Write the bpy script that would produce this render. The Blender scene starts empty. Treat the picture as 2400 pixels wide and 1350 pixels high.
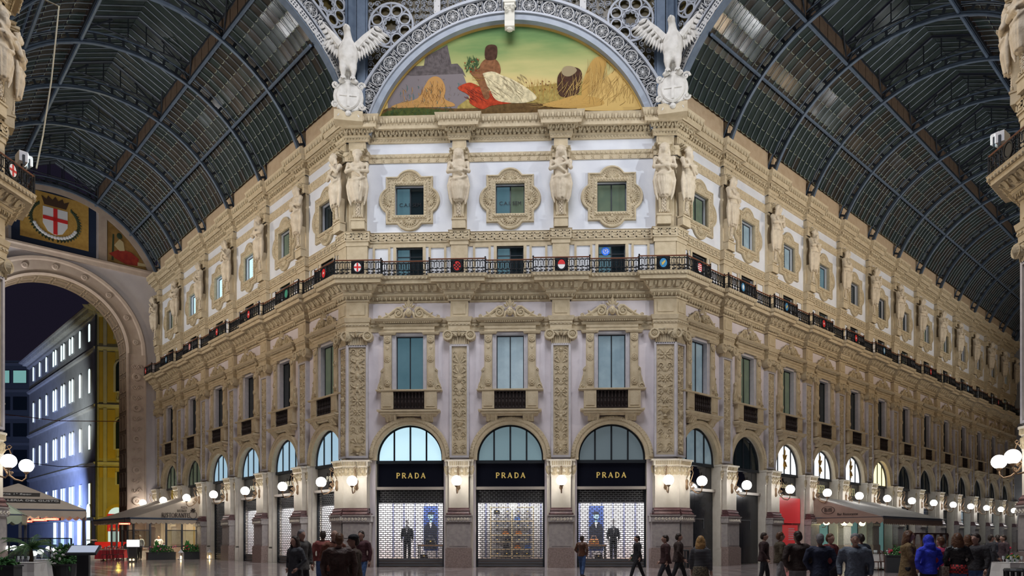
import bpy, bmesh, math, random
from math import sin, cos, pi, sqrt, radians as RAD, atan2, tan
from mathutils import Matrix, Vector
random.seed(7)
S = bpy.context.scene
COL = S.collection
# ------------------------------------------------------------------ camera
YAW = 0.040
cam = bpy.data.cameras.new('camera'); cam_o = bpy.data.objects.new('camera', cam); COL.objects.link(cam_o)
cam_o.location = (0.1 + 39*sin(YAW), -39*cos(YAW), 1.6)
cam_o.rotation_euler = (pi/2, 0, YAW)
cam.sensor_width = 36; cam.lens = 25.5; cam.shift_y = (1260-675)/2400; cam.clip_end = 600
S.camera = cam_o
# ------------------------------------------------------------------ world (night sky) and exposure
W = bpy.data.worlds.new('night_sky'); S.world = W; W.use_nodes = True
_n = W.node_tree.nodes; _bg = _n['Background']; _bg.inputs[0].default_value = (0.012, 0.010, 0.020, 1); _bg.inputs[1].default_value = 0.6
S.view_settings.view_transform = 'Standard'; S.view_settings.look = 'None'
S.view_settings.exposure = 0.3; S.view_settings.gamma = 1.0; S.view_settings.use_curve_mapping = False
# ------------------------------------------------------------------ lamps of the place (floodlights on the balconies) and added fill spots
def lamp(kind, name, loc, to, power, color, size=0.4, spot=None, size_y=None):
    l = bpy.data.lights.new(name, kind); l.energy = power; l.color = color
    o = bpy.data.objects.new(name, l); COL.objects.link(o); o.location = loc
    d = Vector(to) - Vector(loc); o.rotation_euler = d.to_track_quat('-Z', 'Y').to_euler()
    if kind == 'AREA':
        l.size = size
        if size_y: l.shape = 'RECTANGLE'; l.size_y = size_y
    else: l.shadow_soft_size = size
    if kind == 'SPOT': l.spot_size = spot or RAD(80); l.spot_blend = 0.8
    return o
COOL = (0.90, 0.96, 1.0); WARM = (1.0, 0.76, 0.50); NEUT = (1.0, 0.93, 0.85)
L0 = Vector((-8.72, 0, 0)); R0 = Vector((8.72, 0, 0)); WA = 15.5; Q = sqrt(.5)
NL = Vector((L0.x-WA*Q-.3, -WA*Q, 0)); NR = Vector((R0.x+WA*Q+.3, -WA*Q, 0))
# floodlights standing on the balconies of the near corners, aimed at the upper front wall
lamp('SPOT', 'floodlight_left', (NL.x+1.6, NL.y-1.5, 16.9), (3, 0, 21.0), 3300, COOL, .25, RAD(75))
lamp('SPOT', 'floodlight_right', (NR.x-1.6, NR.y-1.5, 16.9), (-3, 0, 21.0), 3300, COOL, .25, RAD(75))
lamp('SPOT', 'floodlight_behind', (0, -28, 16.9), (0, 0, 22), 1400, COOL, .5, RAD(80))  # this one hangs free over the octagon floor, not on a balcony
# floodlights on the balconies across each arm, washing the wall and the vault
for _i in range(6):
    s = 3.0 + 11.5*_i
    c = Vector((R0.x + Q*s + Q*14.2, Q*s - Q*14.2, 16.8)); t = Vector((R0.x + Q*s, Q*s, 20.0))
    lamp('SPOT', 'arm_floodlight', c, t, 2400*.72**_i, NEUT if _i < 1 else WARM, .4, RAD(125))
for _i in range(3):
    s = 4.0 + 11.5*_i
    c = Vector((L0.x - Q*s - Q*14.2, Q*s - Q*14.2, 16.8)); t = Vector((L0.x - Q*s, Q*s, 20.0))
    lamp('SPOT', 'arm_floodlight', c, t, 2000*.75**_i, (1.0, .80, .60), .4, RAD(125))
# spots added to brighten the glass vaults, and warm ones for the near piers
for _sg, _o, _n in ((1, R0, 4), (-1, L0, 3)):
    for _i in range(_n):
        s = 4.0 + 13*_i
        c = Vector((_o.x + _sg*(Q*s + Q*12.5), Q*s - Q*12.5, 17.2)); t = Vector((_o.x + _sg*(Q*(s+3) + Q*2.2), Q*(s+3) - Q*2.2, 27.5))
        lamp('SPOT', 'vault_fill_spot', c, t, 1900*.85**_i, (.95, .98, 1.0), .5, RAD(140))
    lamp('SPOT', 'pier_fill_spot', (_sg*7.5, -1.8, 17.0), (_sg*19.5, -11.5, 17.5), 2600, (1.0, .80, .55), .3, RAD(75))
# soft light from the lamps of the dome ring high over the octagon
lamp('AREA', 'dome_ring_light', (0, -19, 38), (0, -14, 0), 6500, (0.95, 0.95, 1.0), 14)
# ------------------------------------------------------------------ materials
MATS = {}
def mat(name, col, rough=.6, metal=0., col2=None, scale=6., bump=0., bscale=30., emit=None, estr=0., spec=.5, coat=0., alpha=1., fac=(.35, .65)):
    if name in MATS: return MATS[name]
    m = bpy.data.materials.new(name); m.use_nodes = True; MATS[name] = m
    nt = m.node_tree; b = nt.nodes['Principled BSDF']
    b.inputs['Base Color'].default_value = (*col, 1); b.inputs['Roughness'].default_value = rough; b.inputs['Metallic'].default_value = metal
    b.inputs['Specular IOR Level'].default_value = spec; b.inputs['Coat Weight'].default_value = coat
    if emit: b.inputs['Emission Color'].default_value = (*emit, 1); b.inputs['Emission Strength'].default_value = estr
    tc = None
    if col2 or bump:
        tc = nt.nodes.new('ShaderNodeTexCoord')
    if col2:
        n = nt.nodes.new('ShaderNodeTexNoise'); n.inputs['Scale'].default_value = scale; n.inputs['Detail'].default_value = 6
        nt.links.new(tc.outputs['Object'], n.inputs['Vector'])
        r = nt.nodes.new('ShaderNodeValToRGB'); r.color_ramp.elements[0].color = (*col, 1); r.color_ramp.elements[1].color = (*col2, 1)
        r.color_ramp.elements[0].position, r.color_ramp.elements[1].position = fac
        nt.links.new(n.outputs['Fac'], r.inputs['Fac']); nt.links.new(r.outputs['Color'], b.inputs['Base Color'])
    if bump:
        n2 = nt.nodes.new('ShaderNodeTexNoise'); n2.inputs['Scale'].default_value = bscale; n2.inputs['Detail'].default_value = 4
        nt.links.new(tc.outputs['Object'], n2.inputs['Vector'])
        bp = nt.nodes.new('ShaderNodeBump'); bp.inputs['Strength'].default_value = bump; bp.inputs['Distance'].default_value = .05
        nt.links.new(n2.outputs['Fac'], bp.inputs['Height']); nt.links.new(bp.outputs['Normal'], b.inputs['Normal'])
    return m
STONE = mat('beige_stone', (.45, .365, .24), .8, col2=(.53, .445, .305), scale=3, bump=.25, bscale=14)
STONE2 = mat('carved_beige_stone', (.44, .36, .235), .8, col2=(.52, .44, .30), scale=5, bump=.5, bscale=22)
STATUE = mat('statue_stone', (.50, .42, .31), .8, col2=(.60, .52, .40), scale=4, bump=.3, bscale=18)
PLAST = mat('white_plaster', (.60, .62, .67), .9, col2=(.66, .68, .72), scale=1.2, bump=.08, bscale=6)
PLAST2 = mat('lilac_plaster', (.60, .55, .58), .9, col2=(.66, .61, .64), scale=1.2, bump=.08, bscale=6)
GREYST = mat('grey_frame_stone', (.45, .43, .46), .7, col2=(.52, .50, .52), scale=4, bump=.1)
PILL = mat('pale_pillar_stone', (.62, .57, .48), .45, col2=(.70, .65, .56), scale=2.5, bump=.08)
GRAN = mat('grey_pedestal_marble', (.33, .30, .29), .3, col2=(.42, .38, .36), scale=7, bump=.03)
PLINTH = mat('brown_plinth_granite', (.24, .18, .16), .35, col2=(.36, .28, .25), scale=14)
DKMOLD = mat('dark_red_marble', (.10, .05, .055), .3, col2=(.16, .08, .08), scale=6)
IRON = mat('black_wrought_iron', (.012, .013, .016), .45, .6)
DFRAME = mat('dark_window_frame', (.02, .025, .032), .4, .3)
BLACKG = mat('black_glossy_panel', (.006, .007, .012), .08, spec=.6, coat=.6)
GOLD = mat('gold_lettering', (.85, .62, .20), .35, .8, emit=(.9, .65, .2), estr=.25)
STEEL = mat('blue_grey_steel', (.09, .125, .18), .5, .3, col2=(.12, .16, .22), scale=3)
STEELD = mat('dark_steel', (.035, .042, .055), .5, .4)
WHITEI = mat('white_painted_iron', (.46, .46, .46), .5, .1)
LACE = mat('pale_grey_iron', (.33, .35, .39), .5, .2)
SHUT = mat('shutter_steel', (.15, .155, .165), .45, .5)
GLOBE = mat('lamp_globe_glass', (1, 1, 1), .2, emit=(1, .96, .9), estr=9)
BRASS = mat('bronze_bracket', (.30, .20, .12), .4, .7)
WIN_DK = mat('dark_window_glass', (.012, .02, .024), .06, spec=.6)
WIN_TEAL = mat('teal_lit_window', (.02, .045, .05), .08, col2=(.06, .10, .11), scale=.5, emit=(.13, .26, .33), estr=.3)
WIN_BRT = mat('bright_lit_window', (.3, .4, .42), .1, emit=(.50, .78, .92), estr=.75)
WIN_CUR = mat('curtained_window', (.16, .22, .25), .25, col2=(.24, .31, .34), scale=1.4, emit=(.25, .36, .44), estr=.22)
WIN_GRN = mat('green_grey_window', (.06, .09, .07), .1, col2=(.10, .13, .09), scale=1.2, emit=(.20, .24, .16), estr=.16)
WIN_WARM = mat('warm_lit_window', (.5, .4, .2), .3, emit=(1, .85, .45), estr=1.3)
WIN_WHITE = mat('white_lit_window', (.6, .6, .6), .3, emit=(.9, .95, 1), estr=1.0)
# ------------------------------------------------------------------ mesh builder; local frame (u right, d towards the viewer, z up)
class MB:
    def __init__(s): s.v = []; s.f = []
    def add(s, vs, fs):
        o = len(s.v); s.v += [(a, -b, c) for a, b, c in vs]; s.f += [tuple(i+o for i in f) for f in fs]; return s
    def box(s, u0, u1, d0, d1, z0, z1):
        return s.add([(u0,d0,z0),(u1,d0,z0),(u1,d1,z0),(u0,d1,z0),(u0,d0,z1),(u1,d0,z1),(u1,d1,z1),(u0,d1,z1)],
                     [(0,1,2,3),(4,7,6,5),(0,4,5,1),(1,5,6,2),(2,6,7,3),(3,7,4,0)])
    def plate(s, poly, d0, d1, bev=0.):
        n = len(poly); vs = [(a, d0, b) for a, b in poly]
        if bev:
            cx = sum(p[0] for p in poly)/n; cz = sum(p[1] for p in poly)/n
            def ins(p):
                L = math.hypot(p[0]-cx, p[1]-cz) or 1; k = max(0, 1-bev/L); return (cx+(p[0]-cx)*k, cz+(p[1]-cz)*k)
            vs += [(a, d1-bev, b) for a, b in poly] + [(ins(p)[0], d1, ins(p)[1]) for p in poly]; k = 3
        else: vs += [(a, d1, b) for a, b in poly]; k = 2
        fs = [tuple(range(n)), tuple(range((k-1)*n, k*n))[::-1]]
        for j in range(k-1): fs += [(j*n+i, j*n+(i+1) % n, (j+1)*n+(i+1) % n, (j+1)*n+i) for i in range(n)]
        return s.add(vs, fs)
    def prof(s, pr, u0, u1, cap=True):
        n = len(pr); vs = [(u0, d, z) for d, z in pr] + [(u1, d, z) for d, z in pr]
        fs = [(i, i+1, n+i+1, n+i) for i in range(n-1)]
        if cap: fs += [tuple(range(n)), tuple(range(n, 2*n))[::-1]]
        return s.add(vs, fs)
    def profret(s, pr, u0, u1):       # moulding with its profile returned round both ends
        vs = []; n = len(pr)
        for d, z in pr: vs += [(u0-d, 0, z), (u0-d, d, z), (u1+d, d, z), (u1+d, 0, z)]
        fs = []
        for i in range(n-1):
            for k in range(3): fs.append((4*i+k, 4*i+k+1, 4*i+k+5, 4*i+k+4))
        fs += [(0, 1, 2, 3), (4*n-4, 4*n-3, 4*n-2, 4*n-1)]
        return s.add(vs, fs)
    def arc(s, uc, zc, pr, a0, a1, n, cap=True, rz=1.):   # profile (r, d) swept round a centre
        m = len(pr); vs = []
        for i in range(n+1):
            a = a0+(a1-a0)*i/n
            for r, d in pr: vs.append((uc+r*cos(a), d, zc+r*sin(a)*rz))
        fs = [(i*m+k, i*m+k+1, (i+1)*m+k+1, (i+1)*m+k) for i in range(n) for k in range(m-1)]
        if cap and abs(a1-a0) < 6.28: fs += [tuple(range(m)), tuple(range(n*m, n*m+m))[::-1]]
        return s.add(vs, fs)
    def tube(s, pts, r, seg=6, closed=False, cap=True):
        pts = [Vector(p) for p in pts]; n = len(pts); rs = r if isinstance(r, (list, tuple)) else [r]*n; vs = []
        up = None
        for i, p in enumerate(pts):
            a = pts[(i-1) % n] if (closed or i) else p; b = pts[(i+1) % n] if (closed or i < n-1) else p
            t = (b-a)
            t = t.normalized() if t.length > 1e-9 else Vector((0, 0, 1))
            if up is None: up = Vector((0, 1, 0)) if abs(t.y) < .9 else Vector((1, 0, 0))
            x = up - t*up.dot(t)
            x = x.normalized() if x.length > 1e-6 else t.orthogonal().normalized(); up = x; y = t.cross(x)
            for k in range(seg):
                q = p + (x*cos(2*pi*k/seg)+y*sin(2*pi*k/seg))*rs[i]; vs.append(tuple(q))
        fs = [(i*seg+k, i*seg+(k+1) % seg, ((i+1) % n)*seg+(k+1) % seg, ((i+1) % n)*seg+k) for i in range(n if closed else n-1) for k in range(seg)]
        if cap and not closed: fs += [tuple(range(seg)), tuple(range((n-1)*seg, n*seg))[::-1]]
        return s.add(vs, fs)
    def ball(s, c, r, nu=8, nv=5):
        if not isinstance(r, (tuple, list)): r = (r, r, r)
        vs = [(c[0], c[1], c[2]-r[2])]; fs = []
        for j in range(1, nv):
            t = -pi/2+pi*j/nv
            for i in range(nu): a = 2*pi*i/nu; vs.append((c[0]+r[0]*cos(t)*cos(a), c[1]+r[1]*cos(t)*sin(a), c[2]+r[2]*sin(t)))
        vs.append((c[0], c[1], c[2]+r[2])); e = len(vs)-1
        for i in range(nu):
            j = (i+1) % nu; fs.append((0, 1+j, 1+i)); fs.append((e, e-nu+i, e-nu+j))
            for k in range(nv-2): fs.append((1+k*nu+i, 1+k*nu+j, 1+(k+1)*nu+j, 1+(k+1)*nu+i))
        return s.add(vs, fs)
    def lathe(s, c, pr, seg=12, half=False):
        vs = []; n = len(pr)
        for r, z in pr:
            for k in range(seg): a = 2*pi*k/seg; vs.append((c[0]+r*cos(a), c[1]+r*sin(a), c[2]+z))
        fs = [(i*seg+k, i*seg+(k+1) % seg, (i+1)*seg+(k+1) % seg, (i+1)*seg+k) for i in range(n-1) for k in range(seg)]
        fs += [tuple(range(seg))[::-1], tuple(range((n-1)*seg, n*seg))]
        return s.add(vs, fs)
    def leaf(s, p, ang, L, w, d, lift=.03):     # a raised pointed leaf lying on the wall, tip at angle ang
        c, q = cos(ang), sin(ang); pts = [(0, 0), (.35, w/2/L), (.72, w*.36/L), (1, 0), (.72, -w*.36/L), (.35, -w/2/L)]
        vs = [(p[0]+L*(a*c-b*q), d, p[1]+L*(a*q+b*c)) for a, b in pts] + [(p[0]+L*.45*c, d+lift, p[1]+L*.45*q), (p[0]+L*.85*c, d+lift*1.3, p[1]+L*.85*q)]
        return s.add(vs, [(0,1,6),(1,2,7,6),(2,3,7),(3,4,7),(4,5,6,7),(5,0,6)])
    def volute(s, p, R, a0, turns, d, r, sgn=1, n=18):
        pts = []
        for i in range(n+1):
            t = i/n; rr = R*(1-.85*t); a = a0+sgn*2*pi*turns*t; pts.append((p[0]+rr*cos(a), d, p[1]+rr*sin(a)))
        s.tube(pts, [r*(1-.4*i/n) for i in range(n+1)], 5)
        return s.ball((p[0], d, p[1]), r*1.3, 6, 4)
    def mesh(s, name, m, smooth=False):
        me = bpy.data.meshes.new(name); me.from_pydata(s.v, [], s.f)
        bm = bmesh.new(); bm.from_mesh(me); bmesh.ops.recalc_face_normals(bm, faces=bm.faces); bm.to_mesh(me); bm.free()
        me.materials.append(m)
        if smooth:
            for p in me.polygons: p.use_smooth = True
        return me
def T(name, me=None, kids=(), **props): return dict(name=name, me=me, kids=list(kids), props=props)
def spawn(t, mtx=None, parent=None, **props):
    o = bpy.data.objects.new(t['name'], t['me']); COL.objects.link(o)
    if parent is not None: o.parent = parent
    if mtx is not None: o.matrix_local = mtx
    for k, v in {**t['props'], **props}.items(): o[k] = v
    for c in t['kids']: spawn(c, None, o)
    return o
def part(name, me, parent, mtx=None, **props): return spawn(T(name, me), mtx, parent, **props)
def thing(name, mtx, label, cat, group=None, me=None):
    o = bpy.data.objects.new(name, me); COL.objects.link(o); o.matrix_local = mtx; o['label'] = label; o['category'] = cat
    if group: o['group'] = group
    return o
def at(u, d, z): return Matrix.Translation((u, -d, z))
FRM = {'front': Matrix.Identity(4), 'left': Matrix.Translation(L0) @ Matrix.Rotation(-pi/4, 4, 'Z'), 'right': Matrix.Translation(R0) @ Matrix.Rotation(pi/4, 4, 'Z'),
       'nearleft': Matrix.Translation(NL) @ Matrix.Rotation(pi/2, 4, 'Z'), 'nearright': Matrix.Translation(NR) @ Matrix.Rotation(-pi/2, 4, 'Z')}
def h(y, d=0.): return 1.6+(1260-y)*(39-d)/1700
ORD = ['first', 'second', 'third', 'fourth', 'fifth', 'sixth', 'seventh', 'eighth', 'ninth', 'tenth', 'eleventh', 'twelfth', 'thirteenth', 'fourteenth']
def evalmesh(o, name):
    dg = bpy.context.evaluated_depsgraph_get(); me = bpy.data.meshes.new_from_object(o.evaluated_get(dg)); me.name = name
    old = o.data; bpy.data.objects.remove(o); bpy.data.meshes.remove(old); return me
def fuse(mb, name, m, voxel=.03, smooth=2, dec=None):     # melt overlapping shapes into one continuous surface
    me = mb.mesh(name, m); o = bpy.data.objects.new(name, me); COL.objects.link(o)
    r = o.modifiers.new('r', 'REMESH'); r.mode = 'VOXEL'; r.voxel_size = voxel; r.use_smooth_shade = True
    if smooth: s_ = o.modifiers.new('s', 'SMOOTH'); s_.iterations = smooth; s_.factor = .5
    if dec: d_ = o.modifiers.new('d', 'DECIMATE'); d_.ratio = dec
    out = evalmesh(o, name)
    if not out.materials: out.materials.append(m)
    for p in out.polygons: p.use_smooth = True
    return out
# ================================================================== walls
TQ = tan(pi/8)
class Wall:
    def __init__(s, name, u0, u1, m0, m1, wins, pils, c0=0, c1=0):
        s.name, s.u0, s.u1, s.m0, s.m1, s.wins, s.pils, s.c0, s.c1 = name, u0, u1, m0, m1, wins, pils, c0, c1
        s.F = FRM[name]
    def jogs(s, hw):
        return [(p-hw, p+hw) for p in s.pils]
    def path(s, dp, e, hw, k=1.):
        o = []; x = dp*k
        if s.m0: o += [(s.u0-(e+dp)*TQ, e+dp), (s.u0+s.c0+x, e+dp), (s.u0+s.c0+x, dp)]
        else: o += [(s.u0, dp)]
        for a, b in s.jogs(hw): o += [(a-x, dp), (a-x, e+dp), (b+x, e+dp), (b+x, dp)]
        if s.m1: o += [(s.u1-s.c1-x, dp), (s.u1-s.c1-x, e+dp), (s.u1+(e+dp)*TQ, e+dp)]
        else: o += [(s.u1, dp)]
        return o
    def sweep(s, mb, pr, e, hw, k=1.):
        vs = []; n = None
        for d, z in pr:
            p = s.path(d, e, hw, k); n = len(p); vs += [(u, dd, z) for u, dd in p]
        mb.add(vs, [(i*n+j, i*n+j+1, (i+1)*n+j+1, (i+1)*n+j) for i in range(len(pr)-1) for j in range(n-1)])
        return mb
    def run(s, dp, e, hw, sp, fn, k=1.):      # ornament unit fn(u, d) along every front-facing stretch
        p = s.path(dp, e, hw, k)
        for (ua, da), (ub, db) in zip(p, p[1:]):
            if abs(da-db) < 1e-6 and ub-ua > sp*.8:
                n = max(1, round((ub-ua)/sp)); w = (ub-ua)/n
                for i in range(n): fn(ua+w*(i+.5), da, w)
BF, BL, BR = 5.44, 5.33, 5.17
WALLS = [Wall('front', -8.72, 8.72, 1, 1, [-BF, 0, BF], [-BF/2, BF/2], 1.06, 1.06),
         Wall('left', -32.4, 0, 0, 1, [-2.4-BL*i for i in range(6)][::-1], [-2.4-BL*(i+.5) for i in range(6)][::-1], 0, .75),
         Wall('right', 0, 67.6, 1, 0, [2.4+BR*i for i in range(13)], [2.4+BR*(i+.5) for i in range(13)], .75, 0),
         Wall('nearleft', -1.6, 0, 0, 1, [], [], 0, 1.06), Wall('nearright', 0, 1.6, 1, 0, [], [], 1.06, 0),
         ]
# the sides of the near corner piers that turn into the arms
FRM['nearleftarm'] = Matrix.Translation(NL) @ Matrix.Rotation(pi*3/4, 4, 'Z'); FRM['nearrightarm'] = Matrix.Translation(NR) @ Matrix.Rotation(-pi*3/4, 4, 'Z')
WALLS += [Wall('nearleftarm', 0, 2.5, 1, 0, [], [], .75, 0), Wall('nearrightarm', -2.5, 0, 0, 1, [], [], 0, .75)]
Z_IMP = 5.78; RA = 1.86; ZC_A = 5.9; Z_MID = 14.95; Z_TOP = 23.5
WROOT = {}
def poly_wall(outer, holes, depth, name, m):
    bm = bmesh.new()
    def loop(pts, dd=0): 
        v = [bm.verts.new((a, dd, b)) for a, b in pts]; return v, [bm.edges.new((v[i], v[(i+1) % len(v)])) for i in range(len(v))]
    E = []; L = []
    v, e = loop(outer); E += e
    for hl in holes: v, e = loop(hl); E += e; L.append(v)
    bmesh.ops.triangle_fill(bm, edges=E, use_dissolve=False, use_beauty=True)
    for v in L:
        w = [bm.verts.new((q.co.x, depth, q.co.z)) for q in v]
        for i in range(len(v)): j = (i+1) % len(v); bm.faces.new((v[i], v[j], w[j], w[i]))
    bmesh.ops.recalc_face_normals(bm, faces=bm.faces)
    me = bpy.data.meshes.new(name); bm.to_mesh(me); bm.free(); me.materials.append(m); return me
def rect(u, hw, z0, z1): return [(u-hw, z0), (u+hw, z0), (u+hw, z1), (u-hw, z1)]
MW = (.74, h(912), h(785)); AW = (.78, h(502), h(431)); SW = (.72, 15.1, h(577))
for w in WALLS:
    near = w.name.startswith('near')
    bot = [(w.u0, 0)]
    for u in w.wins:
        bot += [(u-RA, 0), (u-RA, ZC_A)] + [(u+RA*cos(a), ZC_A+RA*sin(a)) for a in [pi-pi*i/20 for i in range(1, 20)]] + [(u+RA, ZC_A), (u+RA, 0)]
    outer = bot + [(w.u1, 0), (w.u1, Z_MID), (w.u0, Z_MID)]
    me = poly_wall(outer, [rect(u, MW[0]+.2, MW[1]-.02, MW[2]+.2) for u in w.wins], .4, 'wall_'+w.name, PLAST2)
    nm = 'wall_'+{'nearleft': 'near_left', 'nearright': 'near_right', 'nearleftarm': 'near_left_arm', 'nearrightarm': 'near_right_arm'}.get(w.name, w.name)
    r = bpy.data.objects.new(nm, me); COL.objects.link(r); r.matrix_local = w.F; r['kind'] = 'structure'; WROOT[w.name] = r
    me = poly_wall([(w.u0, Z_MID), (w.u1, Z_MID), (w.u1, Z_TOP), (w.u0, Z_TOP)],
                   [rect(u, AW[0], AW[1], AW[2]) for u in w.wins] + [rect(u, SW[0], SW[1]+.02, SW[2]) for u in w.wins], .35, 'upper_plaster', PLAST)
    part('upper_plaster', me, r)
    # arch soffit and jamb lining behind each arch
    if w.wins:
        mb = MB()
        for u in w.wins:
            pts = [(u-RA, 0), (u-RA, ZC_A)] + [(u+RA*cos(a), ZC_A+RA*sin(a)) for a in [pi-pi*i/20 for i in range(1, 20)]] + [(u+RA, ZC_A), (u+RA, 0)]
            n = len(pts); mb.add([(a, 0, b) for a, b in pts]+[(a, -.6, b) for a, b in pts], [(i, i+1, n+i+1, n+i) for i in range(n-1)])
        part('arch_soffit', mb.mesh('arch_soffit', PILL), r, kind='stuff')
    # ---- mouldings swept along the wall, breaking forward over every pilaster
    def sw(name, pr, e, hw, m=STONE, k=1.):
        return part(name, w.sweep(MB(), pr, e, hw, k).mesh(name, m), r)
    def orn(name, dp, e, hw, sp, fn, m=STONE2, k=1., smooth=False):
        mb = MB(); w.run(dp, e, hw, sp, lambda u, d, ww: fn(mb, u, d, ww), k)
        if mb.v: part(name, mb.mesh(name, m, smooth), r, kind='stuff')
    e = .26; hw = .5; far = w.name in ('left', 'right')
    # top cornice
    zc = lambda y, d: h(y, d+.1)
    sw('cornice', [(0, h(332)), (.07, h(331)), (.09, h(322)), (.14, h(320)), (.14, h(312)), (.20, h(311, .2)), (.24, h(303, .2)), (.40, h(297, .4)), (.42, h(296, .4)), (.56, h(295.5, .56)), (.58, h(284, .6)), (.62, h(282, .6)), (.72, h(268, .7)), (.74, h(266, .7)), (-.3, h(266, .7))], e, hw)
    orn('egg_moulding', .66, e, hw, .30, lambda mb, u, d, ww: (mb.ball((u, d+.0, h(275.5, .7)), (ww*.30, .06, .15), 6, 4), mb.box(u+ww*.44, u+ww*.56, d-.04, d+.05, h(281, .7), h(270, .7))))
    orn('leaf_moulding', .31, e, hw, .42, lambda mb, u, d, ww: (mb.leaf((u-ww*.02, h(310, .3)), pi*.62, .24, .15, d, .05), mb.leaf((u+ww*.02, h(310, .3)), pi*.38, .24, .15, d, .05), mb.ball((u+ww*.5, d+.0, h(306, .3)), (.07, .05, .08), 6, 4)))
    orn('dentil', .14, e, hw, .24, lambda mb, u, d, ww: mb.box(u-ww*.28, u+ww*.28, d, d+.11, h(319), h(312.5)))
    orn('bead_moulding', .09, e, hw, .17, lambda mb, u, d, ww: mb.ball((u, d, h(326)), (.06, .04, .06), 5, 4))
    # moulding band under the frieze
    sw('frieze_band', [(0, h(378)), (.05, h(378)), (.05, h(368)), (.09, h(366)), (.12, h(358.5)), (0, h(358))], .3, .42)
    orn('frieze_egg', .095, .3, .42, .26, lambda mb, u, d, ww: mb.ball((u, d, h(363)), (ww*.34, .045, .085), 6, 4))
    orn('frieze_flower', .05, .3, .42, .5, lambda mb, u, d, ww: [mb.leaf((u, h(373)), pi*.5+k*pi/2+.78, .11, .08, d, .03) for k in range(4)])
    # greek key band above the small attic windows
    sw('key_band', [(0, h(566)), (.10, h(566)), (.10, h(545)), (.14, h(543)), (0, h(542))], .26, .46)
    def key(mb, u, d, ww):
        z0, z1 = h(562), h(548); a = .045; q = ww
        for (x0, x1, y0, y1) in ((-.5, .28, 0, .16), (-.5, -.36, 0, 1), (-.5, .28, .84, 1), (.14, .28, .4, 1), (-.12, .28, .4, .54)):
            mb.box(u+x0*q, u+x1*q, d, d+.035, z0+(z1-z0)*y0, z0+(z1-z0)*y1)
    orn('key_pattern', .10, .26, .46, .42, key)
    sw('attic_base_panel', [(0, h(576)), (.04, h(576)), (.04, h(566)), (0, h(566))], .26, .46)
    # balcony entablature
    sw('entablature', [(0, h(708)), (.06, h(707)), (.08, h(701)), (.22, h(692, .2)), (.26, h(691, .2)), (.26, h(685, .2)), (.30, h(684, .3)), (.34, h(681, .3)), (.62, h(664, .7)), (.66, h(663, .7)), (.86, h(660, .9)), (.88, h(651, .9)), (.94, h(650, 1)), (1.0, h(644, 1)), (1.02, h(642, 1)), (0, h(642, 1))], e, .55)
    orn('entablature_egg', .15, e, .55, .24, lambda mb, u, d, ww: (mb.ball((u, d+.01, h(696, .2)), (ww*.33, .06, .11), 6, 4), mb.box(u+ww*.44, u+ww*.56, d-.05, d+.05, h(700, .15), h(693, .2))))
    def modil(mb, u, d, ww):
        if ww < .2: return
        zz0, zz1 = h(681, .3), h(664, .7)
        mb.prof([(d-.16, zz0), (d-.02, zz0-.02), (d+.07, zz0+.12), (d+.13, zz1-.06), (d+.2, zz1-.02), (d+.2, zz1), (d-.1, zz1)], u-ww*.2, u+ww*.2)
        mb.leaf((u-ww*.5, zz0+.05), pi/2, .30, ww*.36, d+.03, .1); mb.ball((u-ww*.5, d+.1, zz0+.22), (.07, .07, .07), 6, 4)
    orn('modillion', .48, e, .55, .52, modil)
    orn('slab_egg', .97, e, .55, .20, lambda mb, u, d, ww: mb.ball((u, d, h(647, 1)), (ww*.34, .05, .07), 5, 4))
    # architrave band behind the window heads
    sw('architrave', [(0, h(776)), (.06, h(776)), (.06, h(766)), (.09, h(765)), (.09, h(757)), (.13, h(756)), (.19, h(746)), (0, h(745))], .26, .52)
    orn('architrave_bead', .10, .26, .52, .2, lambda mb, u, d, ww: mb.box(u-ww*.3, u+ww*.3, d, d+.03, h(763), h(760)))
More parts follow.
